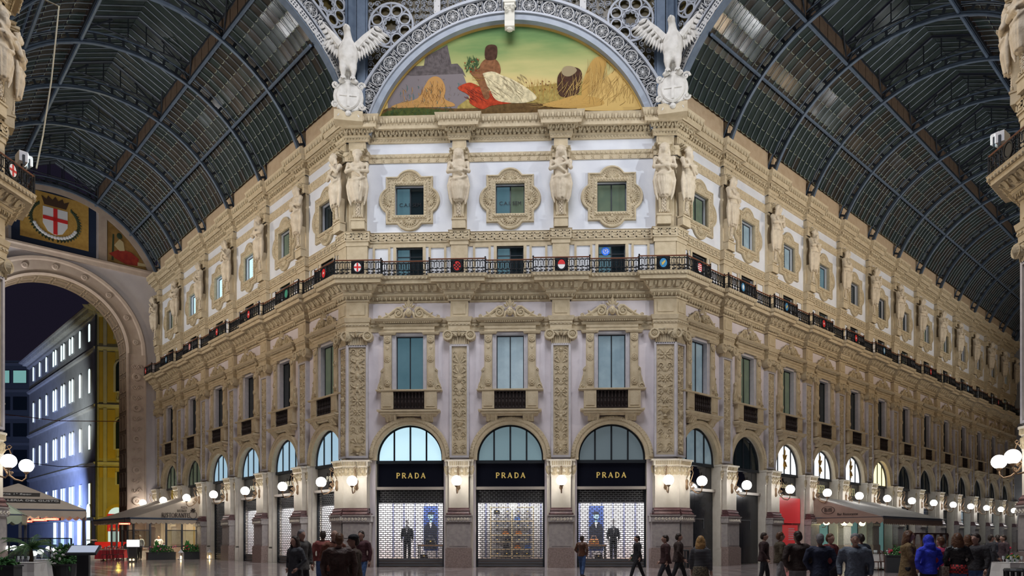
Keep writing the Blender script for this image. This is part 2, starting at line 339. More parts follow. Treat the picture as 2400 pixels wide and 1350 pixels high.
# ------------------------------------------------------------------ pilasters (one tree, copied to every wall)
def relief(mb, u, z0, z1, hw, d, seed):      # carved candelabra ornament, mirror-symmetric
    rnd = random.Random(seed); z = z0
    while z < z1-.25:
        k = rnd.choice('vslrmgls'); H = min(rnd.uniform(.42, .72), z1-z)
        if k == 'v':
            mb.lathe((u, d, z), [(.05, 0), (.12, .03), (.04, H*.25), (hw*.55, H*.55), (hw*.62, H*.62), (.12, H*.7), (hw*.4, H*.82), (.03, H*.86)], 8)
        elif k == 's':
            for s in (-1, 1):
                mb.volute((u+s*hw*.5, z+H*.6), hw*.42, pi/2-s*pi/2, 1.3, d+.02, .035, s, 12); mb.leaf((u, z+.02), pi/2-s*.7, H*.55, .12, d, .05)
            mb.ball((u, d, z+H*.3), (.07, .06, .12), 6, 4)
        elif k == 'l':
            for s in (-1, 1):
                mb.leaf((u+s*.02, z), pi/2-s*.45, H*.9, .17, d, .07); mb.leaf((u+s*.03, z), pi/2-s*1.1, hw*1.05, .13, d, .06)
            mb.leaf((u, z+.05), pi/2, H*.95, .15, d, .08)
        elif k == 'r':
            for i in range(8): mb.leaf((u, z+H/2), i*pi/4, min(hw*.9, H*.48), .13, d, .06)
            mb.ball((u, d+.02, z+H/2), (.08, .07, .08), 6, 4)
        elif k == 'm':
            mb.ball((u, d, z+H*.55), (.13, .11, .17), 8, 6); mb.ball((u, d+.1, z+H*.5), (.035, .04, .06), 5, 4)
            for s in (-1, 1): mb.leaf((u+s*.08, z+H*.7), pi/2-s*1.2, hw*.8, .13, d, .06); mb.leaf((u+s*.06, z+H*.3), -pi/2+s*.9, .24, .1, d, .05); mb.volute((u+s*hw*.6, z+H*.3), .12, 0, 1.2, d+.02, .03, s, 9)
        else:
            mb.ball((u, d, z+H*.82), (.085, .08, .1), 6, 5); mb.ball((u, d, z+H*.5), (.12, .09, .17), 6, 5)
            for s in (-1, 1):
                mb.tube([(u+s*.1, d+.02, z+H*.6), (u+s*hw*.7, d+.03, z+H*.75), (u+s*hw*.8, d+.02, z+H*.98)], [.045, .04, .03], 5)
                mb.tube([(u+s*.06, d+.02, z+H*.36), (u+s*.12, d+.03, z+H*.15), (u+s*.09, d+.02, z)], [.06, .045, .035], 5)
        for s in (-1, 1):
            for q in range(3): zz = z+H*(q+.3)/3; mb.leaf((u+s*hw*.98, zz), pi/2+s*rnd.uniform(.5, 1.3), .2, .09, d, .045); mb.ball((u+s*hw*.55, d, zz+.08), (.035, .04, .035), 5, 3)
        z += H+.03
def framed_panel(u, hw, z0, z1, d, seed):
    f = MB(); fw = .11
    for a, b, c, e_ in ((u-hw, u-hw+fw, z0, z1), (u+hw-fw, u+hw, z0, z1), (u-hw+fw, u+hw-fw, z0, z0+fw), (u-hw+fw, u+hw-fw, z1-fw, z1)): f.box(a, b, 0, d, c, e_)
    g = MB(); g.box(u-hw+fw, u+hw-fw, 0, d-.08, z0+fw, z1-fw)
    c = MB(); relief(c, u, z0+fw+.06, z1-fw-.06, hw-fw-.05, d-.08, seed)
    return [T('panel_frame', f.mesh('panel_frame', GREYST)), T('panel_ground', g.mesh('panel_ground', STONE)), T('carved_relief', c.mesh('carved_relief', STONE2), kind='stuff')]
def ionic(u, hw, d):
    zt, zb = h(773, d), h(797, d); mb = MB()
    mb.box(u-hw*1.12, u+hw*1.12, 0, d+.14, zt-.08, zt); mb.prof([(0, zt-.3), (d+.02, zt-.3), (d+.12, zt-.18), (d+.12, zt-.1), (0, zt-.1)], u-hw*.9, u+hw*.9)
    for s in (-1, 1):
        c = (u+s*hw*1.02, zt-.28)
        mb.arc(c[0], c[1], [(.02, d+.12), (.09, d+.17), (.15, d+.1), (.2, d+.17), (.27, d+.17), (.27, 0)], 0, 2*pi, 16, False)
        mb.ball((c[0], d+.15, c[1]), .06, 6, 4)
        mb.leaf((u+s*.1, zt-.36), pi/2-s*.9, .34, .14, d+.1, .06)
    mb.leaf((u, zt-.34), pi/2, .36, .17, d+.12, .07); mb.ball((u, d+.17, zt-.05), (.09, .06, .08), 6, 4)
    for i in range(7): mb.ball((u-hw*.8+hw*1.6*i/6, d+.09, zt-.25), (.06, .05, .07), 6, 4)
    n = MB()
    n.box(u-hw*.86, u+hw*.86, 0, d-.04, h(809, d), zt-.3)
    for i in range(11): x = u-hw*.8+hw*1.6*i/10; n.box(x-.025, x+.025, 0, d, h(808, d), zt-.3)
    return [T('capital', mb.mesh('capital', STONE2)), T('capital_neck', n.mesh('capital_neck', STONE))]
def upper_strips(u, hw, d):      # plain pilaster blocks in the attic, frieze and entablature zones
    mb = MB(); mb.box(u-hw*.84, u+hw*.84, 0, d, h(708), h(745)); a = MB()
    mb.box(u-hw*.6, u+hw*.6, 0, d+.03, h(738), h(715)) if hw > .3 else None
    a.box(u-hw*.8, u+hw*.8, 0, d, 15.1, h(566)); a.box(u-hw*.66, u+hw*.66, 0, d-.02, h(332), h(358)); a.box(u-hw*.5, u+hw*.5, 0, d+.01, h(336), h(354)); a.box(u-hw*.7, u+hw*.7, 0, .16, h(543), h(376))
    return [T('frieze_block', mb.mesh('frieze_block', STONE)), T('attic_strip', a.mesh('attic_strip', STONE))]
def ground_pillar(u, hw, d, sides=(1, 1), cut=(None, None)):
    """carved capital, shaft, dark base moulding, pedestal with carved band, plinth; half pilasters at its sides"""
    def bx(mb, x, d0, d1, z0, z1): mb.box(u-x if cut[0] is None else cut[0], u+x if cut[1] is None else cut[1], d0, d1, z0, z1)
    def pf(mb, x, pr):
        a = u-x if cut[0] is None else cut[0]; b = u+x if cut[1] is None else cut[1]; mb.prof(pr, a, b)
    c = MB(); zt = h(1077, d); zb = h(1117, d)
    bx(c, hw*1.16, 0, d+.14, zt-.08, zt); pf(c, hw*1.02, [(0, zt-.34), (d+.03, zt-.34), (d+.05, zt-.26), (d+.1, zt-.08), (0, zt-.08)]); bx(c, hw*.96, 0, d+.02, zb, zt-.3)
    n = max(2, round(hw*2/.36)); lo = u-hw*.9 if cut[0] is None else cut[0]; hi = u+hw*.9 if cut[1] is None else cut[1]
    c2 = MB()
    for i in range(n):
        x = lo+(hi-lo)*(i+.5)/n
        c2.leaf((x, zb+.04), pi/2, .5, .24, d+.02, .07)
        for s in (-1, 1): c2.volute((x+s*.1, zb+.42), .09, 0, 1.2, d+.04, .025, s, 8); c2.leaf((x+s*.02, zb+.06), pi/2-s*.8, .28, .12, d+.02, .05)
    m = 2*n+3
    for i in range(m): x = lo+(hi-lo)*(i+.5)/m; c2.box(x-.03, x+.03, d+.04, d+.11, zt-.3, zt-.1)
    s_ = MB(); bx(s_, hw*.93, 0, d, h(1192, d), zb)
    b = MB(); z1, z0 = h(1190, d), h(1208, d); H = z1-z0
    pf(b, hw, [(0, z0), (d+.17, z0), (d+.19, z0+H*.2), (d+.14, z0+H*.34), (d+.09, z0+H*.5), (d+.12, z0+H*.62), (d+.1, z0+H*.75), (d+.03, z0+H*.85), (d+.02, z1), (0, z1)])
    bx(b, hw*1.17, 0, d+.16, z0, z0+H*.3); bx(b, hw*1.04, 0, d+.07, z0+H*.5, z0+H*.7)
    k = MB(); z1, z0 = h(1207, d), h(1223, d); bx(k, hw*1.24, 0, d+.2, z0, z1); bx(k, hw*1.3, 0, d+.24, z1-.06, z1)
    k2 = MB(); n = max(3, round((hi-lo+.3)/.2))
    for i in range(n):
        x = lo-.1+(hi-lo+.2)*(i+.5)/n; k2.arc(x, (z0+z1)/2-.05, [(.03, d+.2), (.05, d+.23), (.075, d+.2)], 0, 2*pi, 8, False); k2.leaf((x, z0+.05), pi/2, .2, .07, d+.2, .02)
    p = MB(); bx(p, hw*1.14, 0, d+.12, h(1286, d), z0); bx(p, hw*.9, 0, d+.135, h(1280, d), z0-.1)
    q = MB(); bx(q, hw*1.24, 0, d+.2, 0, h(1286, d)); bx(q, hw*1.18, 0, d+.16, h(1287, d), h(1283.5, d))
    kids = [T('pillar_capital', c.mesh('pillar_capital', PILL)), T('capital_carving', c2.mesh('capital_carving', STONE2), kind='stuff'), T('shaft', s_.mesh('shaft', PILL)), T('base_moulding', b.mesh('base_moulding', DKMOLD)),
            T('carved_band', k.mesh('carved_band', GRAN)), T('band_ornament', k2.mesh('band_ornament', PILL), kind='stuff'), T('pedestal', p.mesh('pedestal', GRAN)), T('plinth', q.mesh('plinth', PLINTH))]
    for s in (-1, 1):
        if not sides[0 if s < 0 else 1]: continue
        a = u+s*hw*1.0; bb = u+s*(BR/2-RA+.02)
        x0, x1 = min(a, bb), max(a, bb); m = MB(); m.box(x0, x1, 0, d*.45, h(1290), h(1117)); m.box(x0, x1, 0, d*.45+.04, 0, h(1286)); m.box(x0-.03, x1+.03, -.3, d*.45+.1, Z_IMP-.1, Z_IMP); m.box(x0, x1, 0, d*.45+.05, h(1117), Z_IMP-.1)
        m2 = MB(); xc = (x0+x1)/2
        for i in range(2): m2.leaf((xc, h(1115)), pi/2+(.35-.7*i), .5, .15, d*.45+.05, .06)
        m2.volute((xc-.08, h(1095)), .07, 0, 1.2, d*.45+.08, .025, -1, 8); m2.volute((xc+.08, h(1095)), .07, 0, 1.2, d*.45+.08, .025, 1, 8)
        kids += [T('half_pilaster', m.mesh('half_pilaster', PILL)), T('half_capital_carving', m2.mesh('half_capital_carving', STONE2), kind='stuff')]
    return kids
ZP0, ZP1 = h(1073), h(808)
PIL_T = [T('pilaster', None, framed_panel(0, .52, ZP0, ZP1, .26, sd) + ionic(0, .6, .26) + upper_strips(0, .56, .26)) for sd in (11, 23)]
PILLAR_T = T('pillar', None, ground_pillar(0, .56, .5))
for w in WALLS:
    for i, p in enumerate(w.pils):
        spawn(PIL_T[i % 2], at(p, 0, 0), WROOT[w.name]); spawn(PILLAR_T, at(p, 0, 0), WROOT[w.name])
# corner pilasters: each face of a corner carries its own half, meeting at the mitre
def corner_half(c, side, wname, sd):
    """c: width of the half on this wall; side +1 = corner at u=0 end on the right of the wall, -1 = on the left"""
    e_ = .26; t = e_*TQ; lo, hi = (-c, t) if side > 0 else (-t, c); uc = (lo+hi)/2; hw = (hi-lo)/2
    kids = framed_panel(uc, hw, ZP0, ZP1, e_, sd)
    ci = ionic(uc-side*.0, hw*1.0, e_)
    kids += ci + upper_strips(uc, hw*1.19, e_)
    r = WROOT[wname]; u0 = 0
    if wname == 'front': u0 = 8.72*side
    spawn(T('corner_pilaster', None, kids), at(u0, 0, 0), r)
    dd = .5 if not wname.startswith('near') else .2; cg = c+.06; t2 = dd*TQ
    cut = (None, t2) if side > 0 else (-t2, None)
    kids = ground_pillar(-side*cg*.25, cg*.75, dd, (1, 0) if side > 0 else (0, 1), cut)
    # side half pilaster was placed for a full bay: drop it where the wall has no arch
    if not [q for q in WALLS if q.name == wname][0].wins: kids = [k for k in kids if 'half' not in k['name']]
    spawn(T('corner_pillar', None, kids), at(u0, 0, 0), r)
for (c, s, n, sd) in ((1.06, -1, 'front', 31), (1.06, 1, 'front', 37), (.75, 1, 'left', 41), (.75, -1, 'right', 43), (1.06, 1, 'nearleft', 31), (1.06, -1, 'nearright', 37), (.75, -1, 'nearleftarm', 41), (.75, 1, 'nearrightarm', 43)):
    corner_half(c, s, n, sd)
# ================================================================== windows: built once, copied to every bay
def starring(mb, F, prof, n=96):      # profile (inset, d) swept round a star-shaped outline F(angle)->radius, centre (0, zc)
    vs = []; m = len(prof)
    for i in range(n):
        a = 2*pi*i/n
        for ins, d in prof: r = F(a)-ins; vs.append((r*cos(a), d, r*sin(a)))
    mb.add(vs, [(i*m+k, i*m+k+1, ((i+1) % n)*m+k+1, ((i+1) % n)*m+k) for i in range(n) for k in range(m-1)]); return mb
def quatre(a):
    c, s = abs(cos(a)), abs(sin(a)); r = 1.28/max(c, s)
    for b in (0, pi/2, pi, 3*pi/2):
        q = .92; R = .74; dot = q*cos(a-b); disc = dot*dot-(q*q-R*R)
        if disc > 0 and dot > 0: r = max(r, dot+sqrt(disc))
    return r
def rectr(hw, hh):
    return lambda a: min(hw/max(abs(cos(a)), 1e-6), hh/max(abs(sin(a)), 1e-6))
ZQ = (AW[1]+AW[2])/2; HQ = (AW[2]-AW[1])/2
def quatrefoil_tree():
    mb = MB(); starring(mb, quatre, [(0, 0), (0, .09), (.03, .14), (.10, .15), (.13, .09), (.17, .08)], 128)
    pl = MB(); n = 128; f2 = rectr(AW[0]+.16, HQ+.16); vs = []
    for i in range(n):
        a = 2*pi*i/n
        # sample rect corners well
        r1 = quatre(a)-.16; r2 = f2(a); vs += [(r1*cos(a), .07, r1*sin(a)), (r2*cos(a), .07, r2*sin(a))]
    pl.add(vs, [(2*i, 2*i+1, (2*i+3) % (2*n), (2*i+2) % (2*n)) for i in range(n)])
    fr = MB(); w0, h0 = AW[0], HQ; t = .17
    for (a, b, c, d_) in ((-w0-t, -w0, -h0-t, h0+t), (w0, w0+t, -h0-t, h0+t), (-w0, w0, h0, h0+t), (-w0, w0, -h0-t, -h0)):
        fr.box(a, b, -.1, .13, c, d_)
    for s in (-1, 1):
        k = 12
        for i in range(k):
            z = -h0-.1+(2*h0+.2)*(i+.5)/k; fr.ball((s*(w0+.09), .13, z), (.07, .05, .085), 6, 4); x = -w0-.1+(2*w0+.2)*(i+.5)/k
            fr.ball((x, .13, s*(h0+.09)), (.085, .05, .07), 6, 4)
    sh = MB()
    for b in range(4):
        ang = b*pi/2; c0 = (1.02*cos(ang), 1.02*sin(ang))
        for i in range(9):
            a = ang+(-1.35+2.7*i/8); sh.leaf(c0, a, .40, .15, .075, .06)
        sh.ball((c0[0], .1, c0[1]), (.09, .06, .09), 6, 4)
        cc = (1.08*cos(ang+pi/4)*sqrt(2)*.93, 1.08*sin(ang+pi/4)*sqrt(2)*.93)
        sh.leaf(cc, ang+pi/4, .16, .12, .075, .04)
    bd = MB()
    for i in range(84):
        a = 2*pi*i/84; r = quatre(a)-.23; bd.ball((r*cos(a), .08, r*sin(a)), (.045, .045, .045), 5, 3)
    return [T('surround_moulding', mb.mesh('surround_moulding', STONE2)), T('surround_plate', pl.mesh('surround_plate', STONE)), T('rope_frame', fr.mesh('rope_frame', STONE2)),
            T('shell_ornament', sh.mesh('shell_ornament', STONE2), kind='stuff'), T('bead_border', bd.mesh('bead_border', STONE2), kind='stuff')]
def sash_tree(hw, z0, z1, d, nv=2, transom=None, w=.05):
    """frame with panes; panes come back separately so each bay can be lit in its own way"""
    f = MB()
    for a, b, c, e_ in ((-hw, -hw+w, z0, z1), (hw-w, hw, z0, z1), (-hw+w, hw-w, z0, z0+w), (-hw+w, hw-w, z1-w, z1)): f.box(a, b, d-.03, d+.03, c, e_)
    xs = [-hw+2*hw*i/nv for i in range(nv+1)]; panes = []
    for i in range(1, nv): f.box(xs[i]-w*.6, xs[i]+w*.6, d-.03, d+.035, z0+w, z1-w)
    if transom: f.box(-hw+w, hw-w, d-.03, d+.03, transom-w*.5, transom+w*.5)
    for i in range(nv): p = MB(); p.box(xs[i]+w*.5, xs[i+1]-w*.5, d-.02, d+.0, z0+w*.5, z1-w*.5); panes.append(p)
    return f, panes
PANE_CACHE = {}
def sash(parent, key, hw, z0, z1, d, m, nv=2, transom=None, w=.05, fm=None):
    if key not in PANE_CACHE:
        f, ps = sash_tree(hw, z0, z1, d, nv, transom, w); PANE_CACHE[key] = (f.mesh('window_frame', fm or DFRAME), ps, {})
    f, ps, c = PANE_CACHE[key]; part('window_frame', f, parent)
    ms = m if isinstance(m, (list, tuple)) else [m]*nv
    for i, p in enumerate(ps):
        q = ms[i % len(ms)]
        if (i, q.name) not in c: c[(i, q.name)] = p.mesh('pane', q)
        part('pane', c[(i, q.name)], parent)
Q_T = quatrefoil_tree()
def main_window_tree():
    z0, z1 = MW[1], MW[2]; hw = MW[0]; K = []
    g = MB(); t = .2
    for a, b, c, d_ in ((-hw-t, -hw, z0, z1+t), (hw, hw+t, z0, z1+t), (-hw, hw, z1, z1+t)): g.box(a, b, -.38, .06, c, d_)
    for a, b, c, d_ in ((-hw-t, -hw-t+.07, z0, z1+t), (hw+t-.07, hw+t, z0, z1+t), (-hw-t, hw+t, z1+t-.07, z1+t)): g.box(a, b, .06, .1, c, d_)
    K.append(T('stone_frame', g.mesh('stone_frame', GREYST)))
    for s in (-1, 1):      # side pilaster with rosettes and a scroll console against it
        p = MB(); a, b = hw+t+.02, hw+t+.44; x0, x1 = (a, b) if s > 0 else (-b, -a); xc = (x0+x1)/2
        ztop = h(776, .2); p.box(x0, x1, 0, .17, z0-.05, ztop-.1); p.box(x0+.07, x1-.07, .17, .2, z0+.15, z1-.5); p.profret([(0, ztop-.12), (.21, ztop-.12), (.26, ztop-.02), (.26, ztop), (0, ztop)], x0-.0, x1)
        for zz in (z0+.35, z0+1.62, z1-.25):
            p.arc(xc, zz, [(.03, .23), (.08, .27), (.13, .22), (.16, .24), (.18, .2)], 0, 2*pi, 12, False); p.ball((xc, .22, zz), .05, 6, 4)
        p.leaf((xc, z1-.55), -pi/2, .25, .22, .2, .04)
        K.append(T('side_pilaster', p.mesh('side_pilaster', STONE)))
        c = MB(); bx_ = x1 if s > 0 else x0
        prf = [(0, z0-.1), (s*.30, z0-.1), (s*.36, z0+.1), (s*.30, z0+.3), (s*.2, z0+.5), (s*.14, z0+.85), (s*.16, z0+1.05), (s*.06, z0+1.15), (0, z0+1.2)]
        c.plate([(bx_+a_, b_) for a_, b_ in prf], 0, .13); c.volute((bx_+s*.18, z0+.1), .15, 0, 1.3, .15, .035, s, 12); c.volute((bx_+s*.09, z0+1.0), .08, pi, 1.2, .14, .025, -s, 10)
        c.leaf((bx_+s*.22, z0+.3), pi/2+s*.2, .5, .12, .13, .04)
        K.append(T('scroll_console', c.mesh('scroll_console', STONE2)))
    fz = MB(); zz0, zz1 = h(776, .2), h(757, .2); W_ = hw+t+.44
    fz.box(-W_, W_, 0, .2, zz0, zz1); fz.profret([(0, zz1-.12), (.2, zz1-.12), (.26, zz1-.02), (.26, zz1)], -W_, W_)
    fz.prof([(.2, zz0+.1), (.24, zz0+.16), (.24, zz0+.26), (.2, zz0+.3)], -W_, W_)
    for i in range(17): x = -W_+2*W_*(i+.5)/17; fz.box(x-.035, x+.035, .2, .25, zz0+.32, zz1-.13)
    K.append(T('window_frieze', fz.mesh('window_frieze', STONE)))
    ch = MB(); z2 = h(742.5, .5); ch.profret([(.0, zz1), (.22, zz1), (.26, zz1+.05), (.42, zz1+.12), (.44, z2-.1), (.52, z2-.02), (.52, z2), (0, z2+.03)], -W_+.08, W_-.08)
    dn = MB()
    for i in range(24): x = -W_+2*W_*(i+.5)/24; dn.box(x-.035, x+.035, .26, .36, zz1+.03, zz1+.1)
    K += [T('window_cornice', ch.mesh('window_cornice', STONE)), T('cornice_dentil', dn.mesh('cornice_dentil', STONE2), kind='stuff')]
    pd = MB(); zt = h(700, .3)-z2
    for s in (-1, 1):
        pts = [(1.62, .05), (1.40, .10), (1.1, .26), (.85, .44), (.62, .62), (.42, .64), (.3, .5)]
        top = [(s*x, z2+z) for x, z in pts]; pd.plate([(s*1.62, z2)]+top+[(s*.25, z2)], 0, .2)
        pd.tube([(a, .2, b) for a, b in top], [.05, .06, .07, .08, .08, .07, .06], 6)
        pd.volute((s*.58, z2+.34), .27, pi/2, 1.6, .22, .055, s, 18); pd.volute((s*1.6, z2+.14), .13, -pi/2, 1.2, .2, .04, -s, 10)
        pd.leaf((s*.95, z2+.06), pi/2-s*.8, .5, .2, .2, .06); pd.leaf((s*1.3, z2+.04), pi/2-s*1.25, .3, .12, .2, .05)
    K.append(T('broken_pediment', pd.mesh('broken_pediment', STONE2)))
    hd = MB(); hd.ball((0, .28, z2+.36), (.17, .17, .24), 10, 8); hd.ball((0, .46, z2+.34), (.04, .05, .07), 6, 4); hd.ball((0, .42, z2+.24), (.07, .04, .03), 6, 4)
    for s in (-1, 1):
        hd.ball((s*.07, .43, z2+.42), (.035, .03, .02), 6, 4); hd.leaf((s*.16, z2+.5), -pi/2+s*.3, .5, .18, .24, .07); hd.leaf((s*.1, z2+.6), pi/2-s*1.0, .3, .16, .26, .06); hd.leaf((s*.06, z2+.62), pi/2-s*.5, .34, .14, .28, .06)
    hd.leaf((0, z2+.58), pi/2, zt-.5, .2, .28, .08)
    K.append(T('mask_finial', hd.mesh('mask_finial', STONE2)))
    ap = MB(); za, zb = h(956, .3), h(915, .3); xo = 1.5; xi = .84
    for s in (-1, 1):
        x0, x1 = (xi, xo) if s > 0 else (-xo, -xi); ap.box(x0, x1, 0, .28, za, zb); ap.box(x0+.1, x1-.1, .28, .31, za+.12, zb-.12)
    ap.box(-xi, xi, 0, .05, za, zb); ap.profret([(0, zb), (.3, zb), (.34, zb+.04), (.34, zb+.1), (0, zb+.1)], -xo+.05, xo-.05)
    K.append(T('balustrade_pier', ap.mesh('balustrade_pier', STONE)))
    gr = MB()
    for i in range(9):
        x = -xi+2*xi*(i+.5)/9; gr.lathe((x, .22, za+.04), [(.05, 0), (.03, .1), (.06, .3), (.03, .45), (.05, .52), (.025, .7), (.05, zb-za-.08)], 6)
        gr.arc(x, za+.22, [(.05, .2), (.065, .22), (.05, .24)], 0, 2*pi, 8, False)
    gr.box(-xi, xi, .19, .25, za, za+.05); gr.box(-xi, xi, .19, .25, zb-.05, zb); gr.box(-xi, xi, .06, .08, za, zb)
    K.append(T('iron_grille', gr.mesh('iron_grille', mat('rusty_dark_iron', (.03, .02, .018), .5, .5))))
    lg = MB(); zl, zm = h(958, .5), h(972, .5); W2 = 1.62
    lg.profret([(0, zm), (.28, zm), (.33, zm+.06), (.35, zm+.14), (.48, zl-.1), (.52, zl-.08), (.52, zl), (0, zl+.02)], -W2+.45, W2-.45)
    lg.box(-W2+.1, W2-.1, 0, .45, zm+.1, zl-.08)
    K.append(T('sill_ledge', lg.mesh('sill_ledge', STONE)))
    for s in (-1, 1):
        c = MB(); c.prof([(0, zm-.3), (.12, zm-.3), (.22, zm-.22), (.26, zm-.12), (.34, zm-.06), (.42, zm+.1), (0, zm+.1)], s*.98-.3, s*.98+.3)
        for k in range(3): c.tube([(s*.98-.2+.2*k, .16, zm-.27), (s*.98-.2+.2*k, .28, zm-.12), (s*.98-.2+.2*k, .4, zm+.05)], .04, 5)
        K.append(T('sill_bracket', c.mesh('sill_bracket', STONE)))
    return K
M_T = main_window_tree()
def archivolt_tree():
    mb = MB(); R0_, R1 = 1.78, 2.2
    mb.arc(0, ZC_A, [(R0_, -.1), (R0_, .1), (R0_+.06, .13), (R0_+.2, .14), (R0_+.22, .18), (R0_+.3, .2), (R0_+.36, .2), (R1, .15), (R1, 0)], 0, pi, 28)
    mb.box(-R1, -R0_, -.1, .14, Z_IMP, ZC_A); mb.box(R0_, R1, -.1, .14, Z_IMP, ZC_A)
    b = MB()
    for i in range(52):
        a = pi*(i+.5)/52; b.ball((1.99*cos(a), .15, ZC_A+1.99*sin(a)), (.04, .04, .04), 5, 3)
    for i in range(40):
        a = pi*(i+.5)/40; c = (2.11*cos(a), ZC_A+2.11*sin(a)); b.leaf((c[0]-.06*cos(a), c[1]-.06*sin(a)), a, .13, .1, .19, .03)
    return [T('archivolt', mb.mesh('archivolt', STONE)), T('archivolt_beads', b.mesh('archivolt_beads', STONE2), kind='stuff')]
A_T = archivolt_tree()
def fan_frame():
    f = MB(); f.arc(0, ZC_A, [(1.70, -.34), (1.70, -.22), (1.80, -.22), (1.80, -.34)], 0, pi, 28); f.box(-1.86, 1.86, -.36, -.2, Z_IMP-.16, Z_IMP+.0)
    f.box(-1.80, -1.70, -.34, -.22, Z_IMP, ZC_A); f.box(1.70, 1.80, -.34, -.22, Z_IMP, ZC_A)
    for x in (-.88, 0, .88): f.box(x-.045, x+.045, -.33, -.22, Z_IMP, ZC_A+sqrt(1.72**2-x*x))
    return f.mesh('fanlight_frame', DFRAME)
FAN_F = fan_frame(); FAN_C = {}
def fan_panes(m):
    if m.name not in FAN_C:
        out = []
        xs = [-1.7, -.88, 0, .88, 1.7]
        for a, b in zip(xs, xs[1:]):
            p = MB(); pts = [(a, Z_IMP), (b, Z_IMP)]+[(b+(a-b)*i/8, ZC_A+sqrt(max(0, 1.72**2-(b+(a-b)*i/8)**2))) for i in range(9)]
            p.plate(pts, -.30, -.27); out.append(p.mesh('pane', m))
        FAN_C[m.name] = out
    return FAN_C[m.name]
WN = [0]
def win_root(wall, u):
    WN[0] += 1; o = bpy.data.objects.new('window_%d' % WN[0], None); COL.objects.link(o); o.parent = None
    o.matrix_local = wall.F @ at(u, 0, 0); o['kind'] = 'structure'; return o
SM_T = None
def small_window_tree():
    g = MB(); hw = SW[0]; t = .16; z1 = SW[2]
    for a, b, c, d_ in ((-hw-t, -hw, 15.1, z1+t), (hw, hw+t, 15.1, z1+t), (-hw, hw, z1, z1+t)): g.box(a, b, -.1, .06, c, d_)
    out = [T('stone_frame', g.mesh('stone_frame', STONE))]
    for s in (-1, 1):
        m = MB(); uc = s*1.52; 
        for a, b, c, d_ in ((-.48, -.36, 15.1, z1+.1), (.36, .48, 15.1, z1+.1), (-.36, .36, z1-.04, z1+.1)): m.box(uc+a, uc+b, 0, .06, c, d_)
        out.append(T('side_panel_frame', m.mesh('side_panel_frame', STONE)))
    return out
SM_T = small_window_tree()
rw = random.Random(5)
for w in WALLS[:3]:
    order = sorted(w.wins, key=lambda u: abs(u)) if w.name != 'front' else w.wins
    for i, u in enumerate(order):
        # upper quatrefoil window
        o = win_root(w, u)
        for t in Q_T: spawn(t, Matrix.Translation((0, 0, ZQ)), o)
        if w.name == 'front': m = [[WIN_TEAL, WIN_DK], [WIN_TEAL, WIN_GRN], [WIN_GRN, WIN_GRN]][i]
        elif w.name == 'left': m = [WIN_DK, WIN_GRN, WIN_BRT, WIN_BRT, WIN_BRT, WIN_GRN][i]
        else: m = [WIN_GRN, WIN_CUR, WIN_CUR, WIN_TEAL][i] if i < 4 else rw.choice([WIN_DK, WIN_GRN, WIN_DK])
        sash(o, 'attic', AW[0], AW[1], AW[2], -.26, m)
        # small balcony-door window
        o = win_root(w, u)
        for t in SM_T: spawn(t, None, o)
        sash(o, 'door', SW[0], SW[1], SW[2], -.2, ([WIN_TEAL, WIN_DK] if w.name == 'front' else rw.choice([WIN_DK, WIN_GRN, WIN_DK])), 2, SW[2]-.45)
        # main window
        o = win_root(w, u)
        for t in M_T: spawn(t, None, o)
        if w.name == 'front': m = [[WIN_TEAL, WIN_TEAL], [WIN_CUR, WIN_CUR], [WIN_CUR, WIN_CUR]][i]
        elif w.name == 'left': m = [WIN_GRN, WIN_DK, WIN_DK, WIN_DK, WIN_DK, WIN_DK][i]
        else: m = WIN_CUR if i < 1 else (WIN_GRN if i < 3 else WIN_DK)
        sash(o, 'main', MW[0], MW[1], MW[2], -.24, m)
        # arch over the shopfront with its fanlight
        o = win_root(w, u)
        for t in A_T: spawn(t, None, o)
        part('fanlight_frame', FAN_F, o)
        if w.name == 'front': m = [WIN_BRT, WIN_GRN, WIN_GRN][i]; m = [mat('pale_blue_lit_fanlight', (.3, .4, .42), .1, emit=(.50, .74, .86), estr=.8), mat('teal_grey_fanlight', (.10, .15, .16), .08, emit=(.18, .27, .31), estr=.5), mat('dim_grey_fanlight', (.07, .09, .10), .06, emit=(.14, .18, .2), estr=.4)][i]
        elif w.name == 'left': m = [WIN_BRT, WIN_BRT, WIN_BRT, WIN_CUR, WIN_GRN, WIN_GRN][i]; m = mat('soft_blue_fanlight', (.2, .28, .32), .1, emit=(.34, .52, .66), estr=.7) if i < 4 else WIN_GRN
        else: m = [WIN_CUR, WIN_DK, WIN_WHITE, WIN_WHITE, WIN_WHITE, WIN_WARM, WIN_DK, WIN_DK, WIN_DK, WIN_DK, WIN_DK, WIN_DK, WIN_DK][i]
        for p in fan_panes(m): part('pane', p, o)
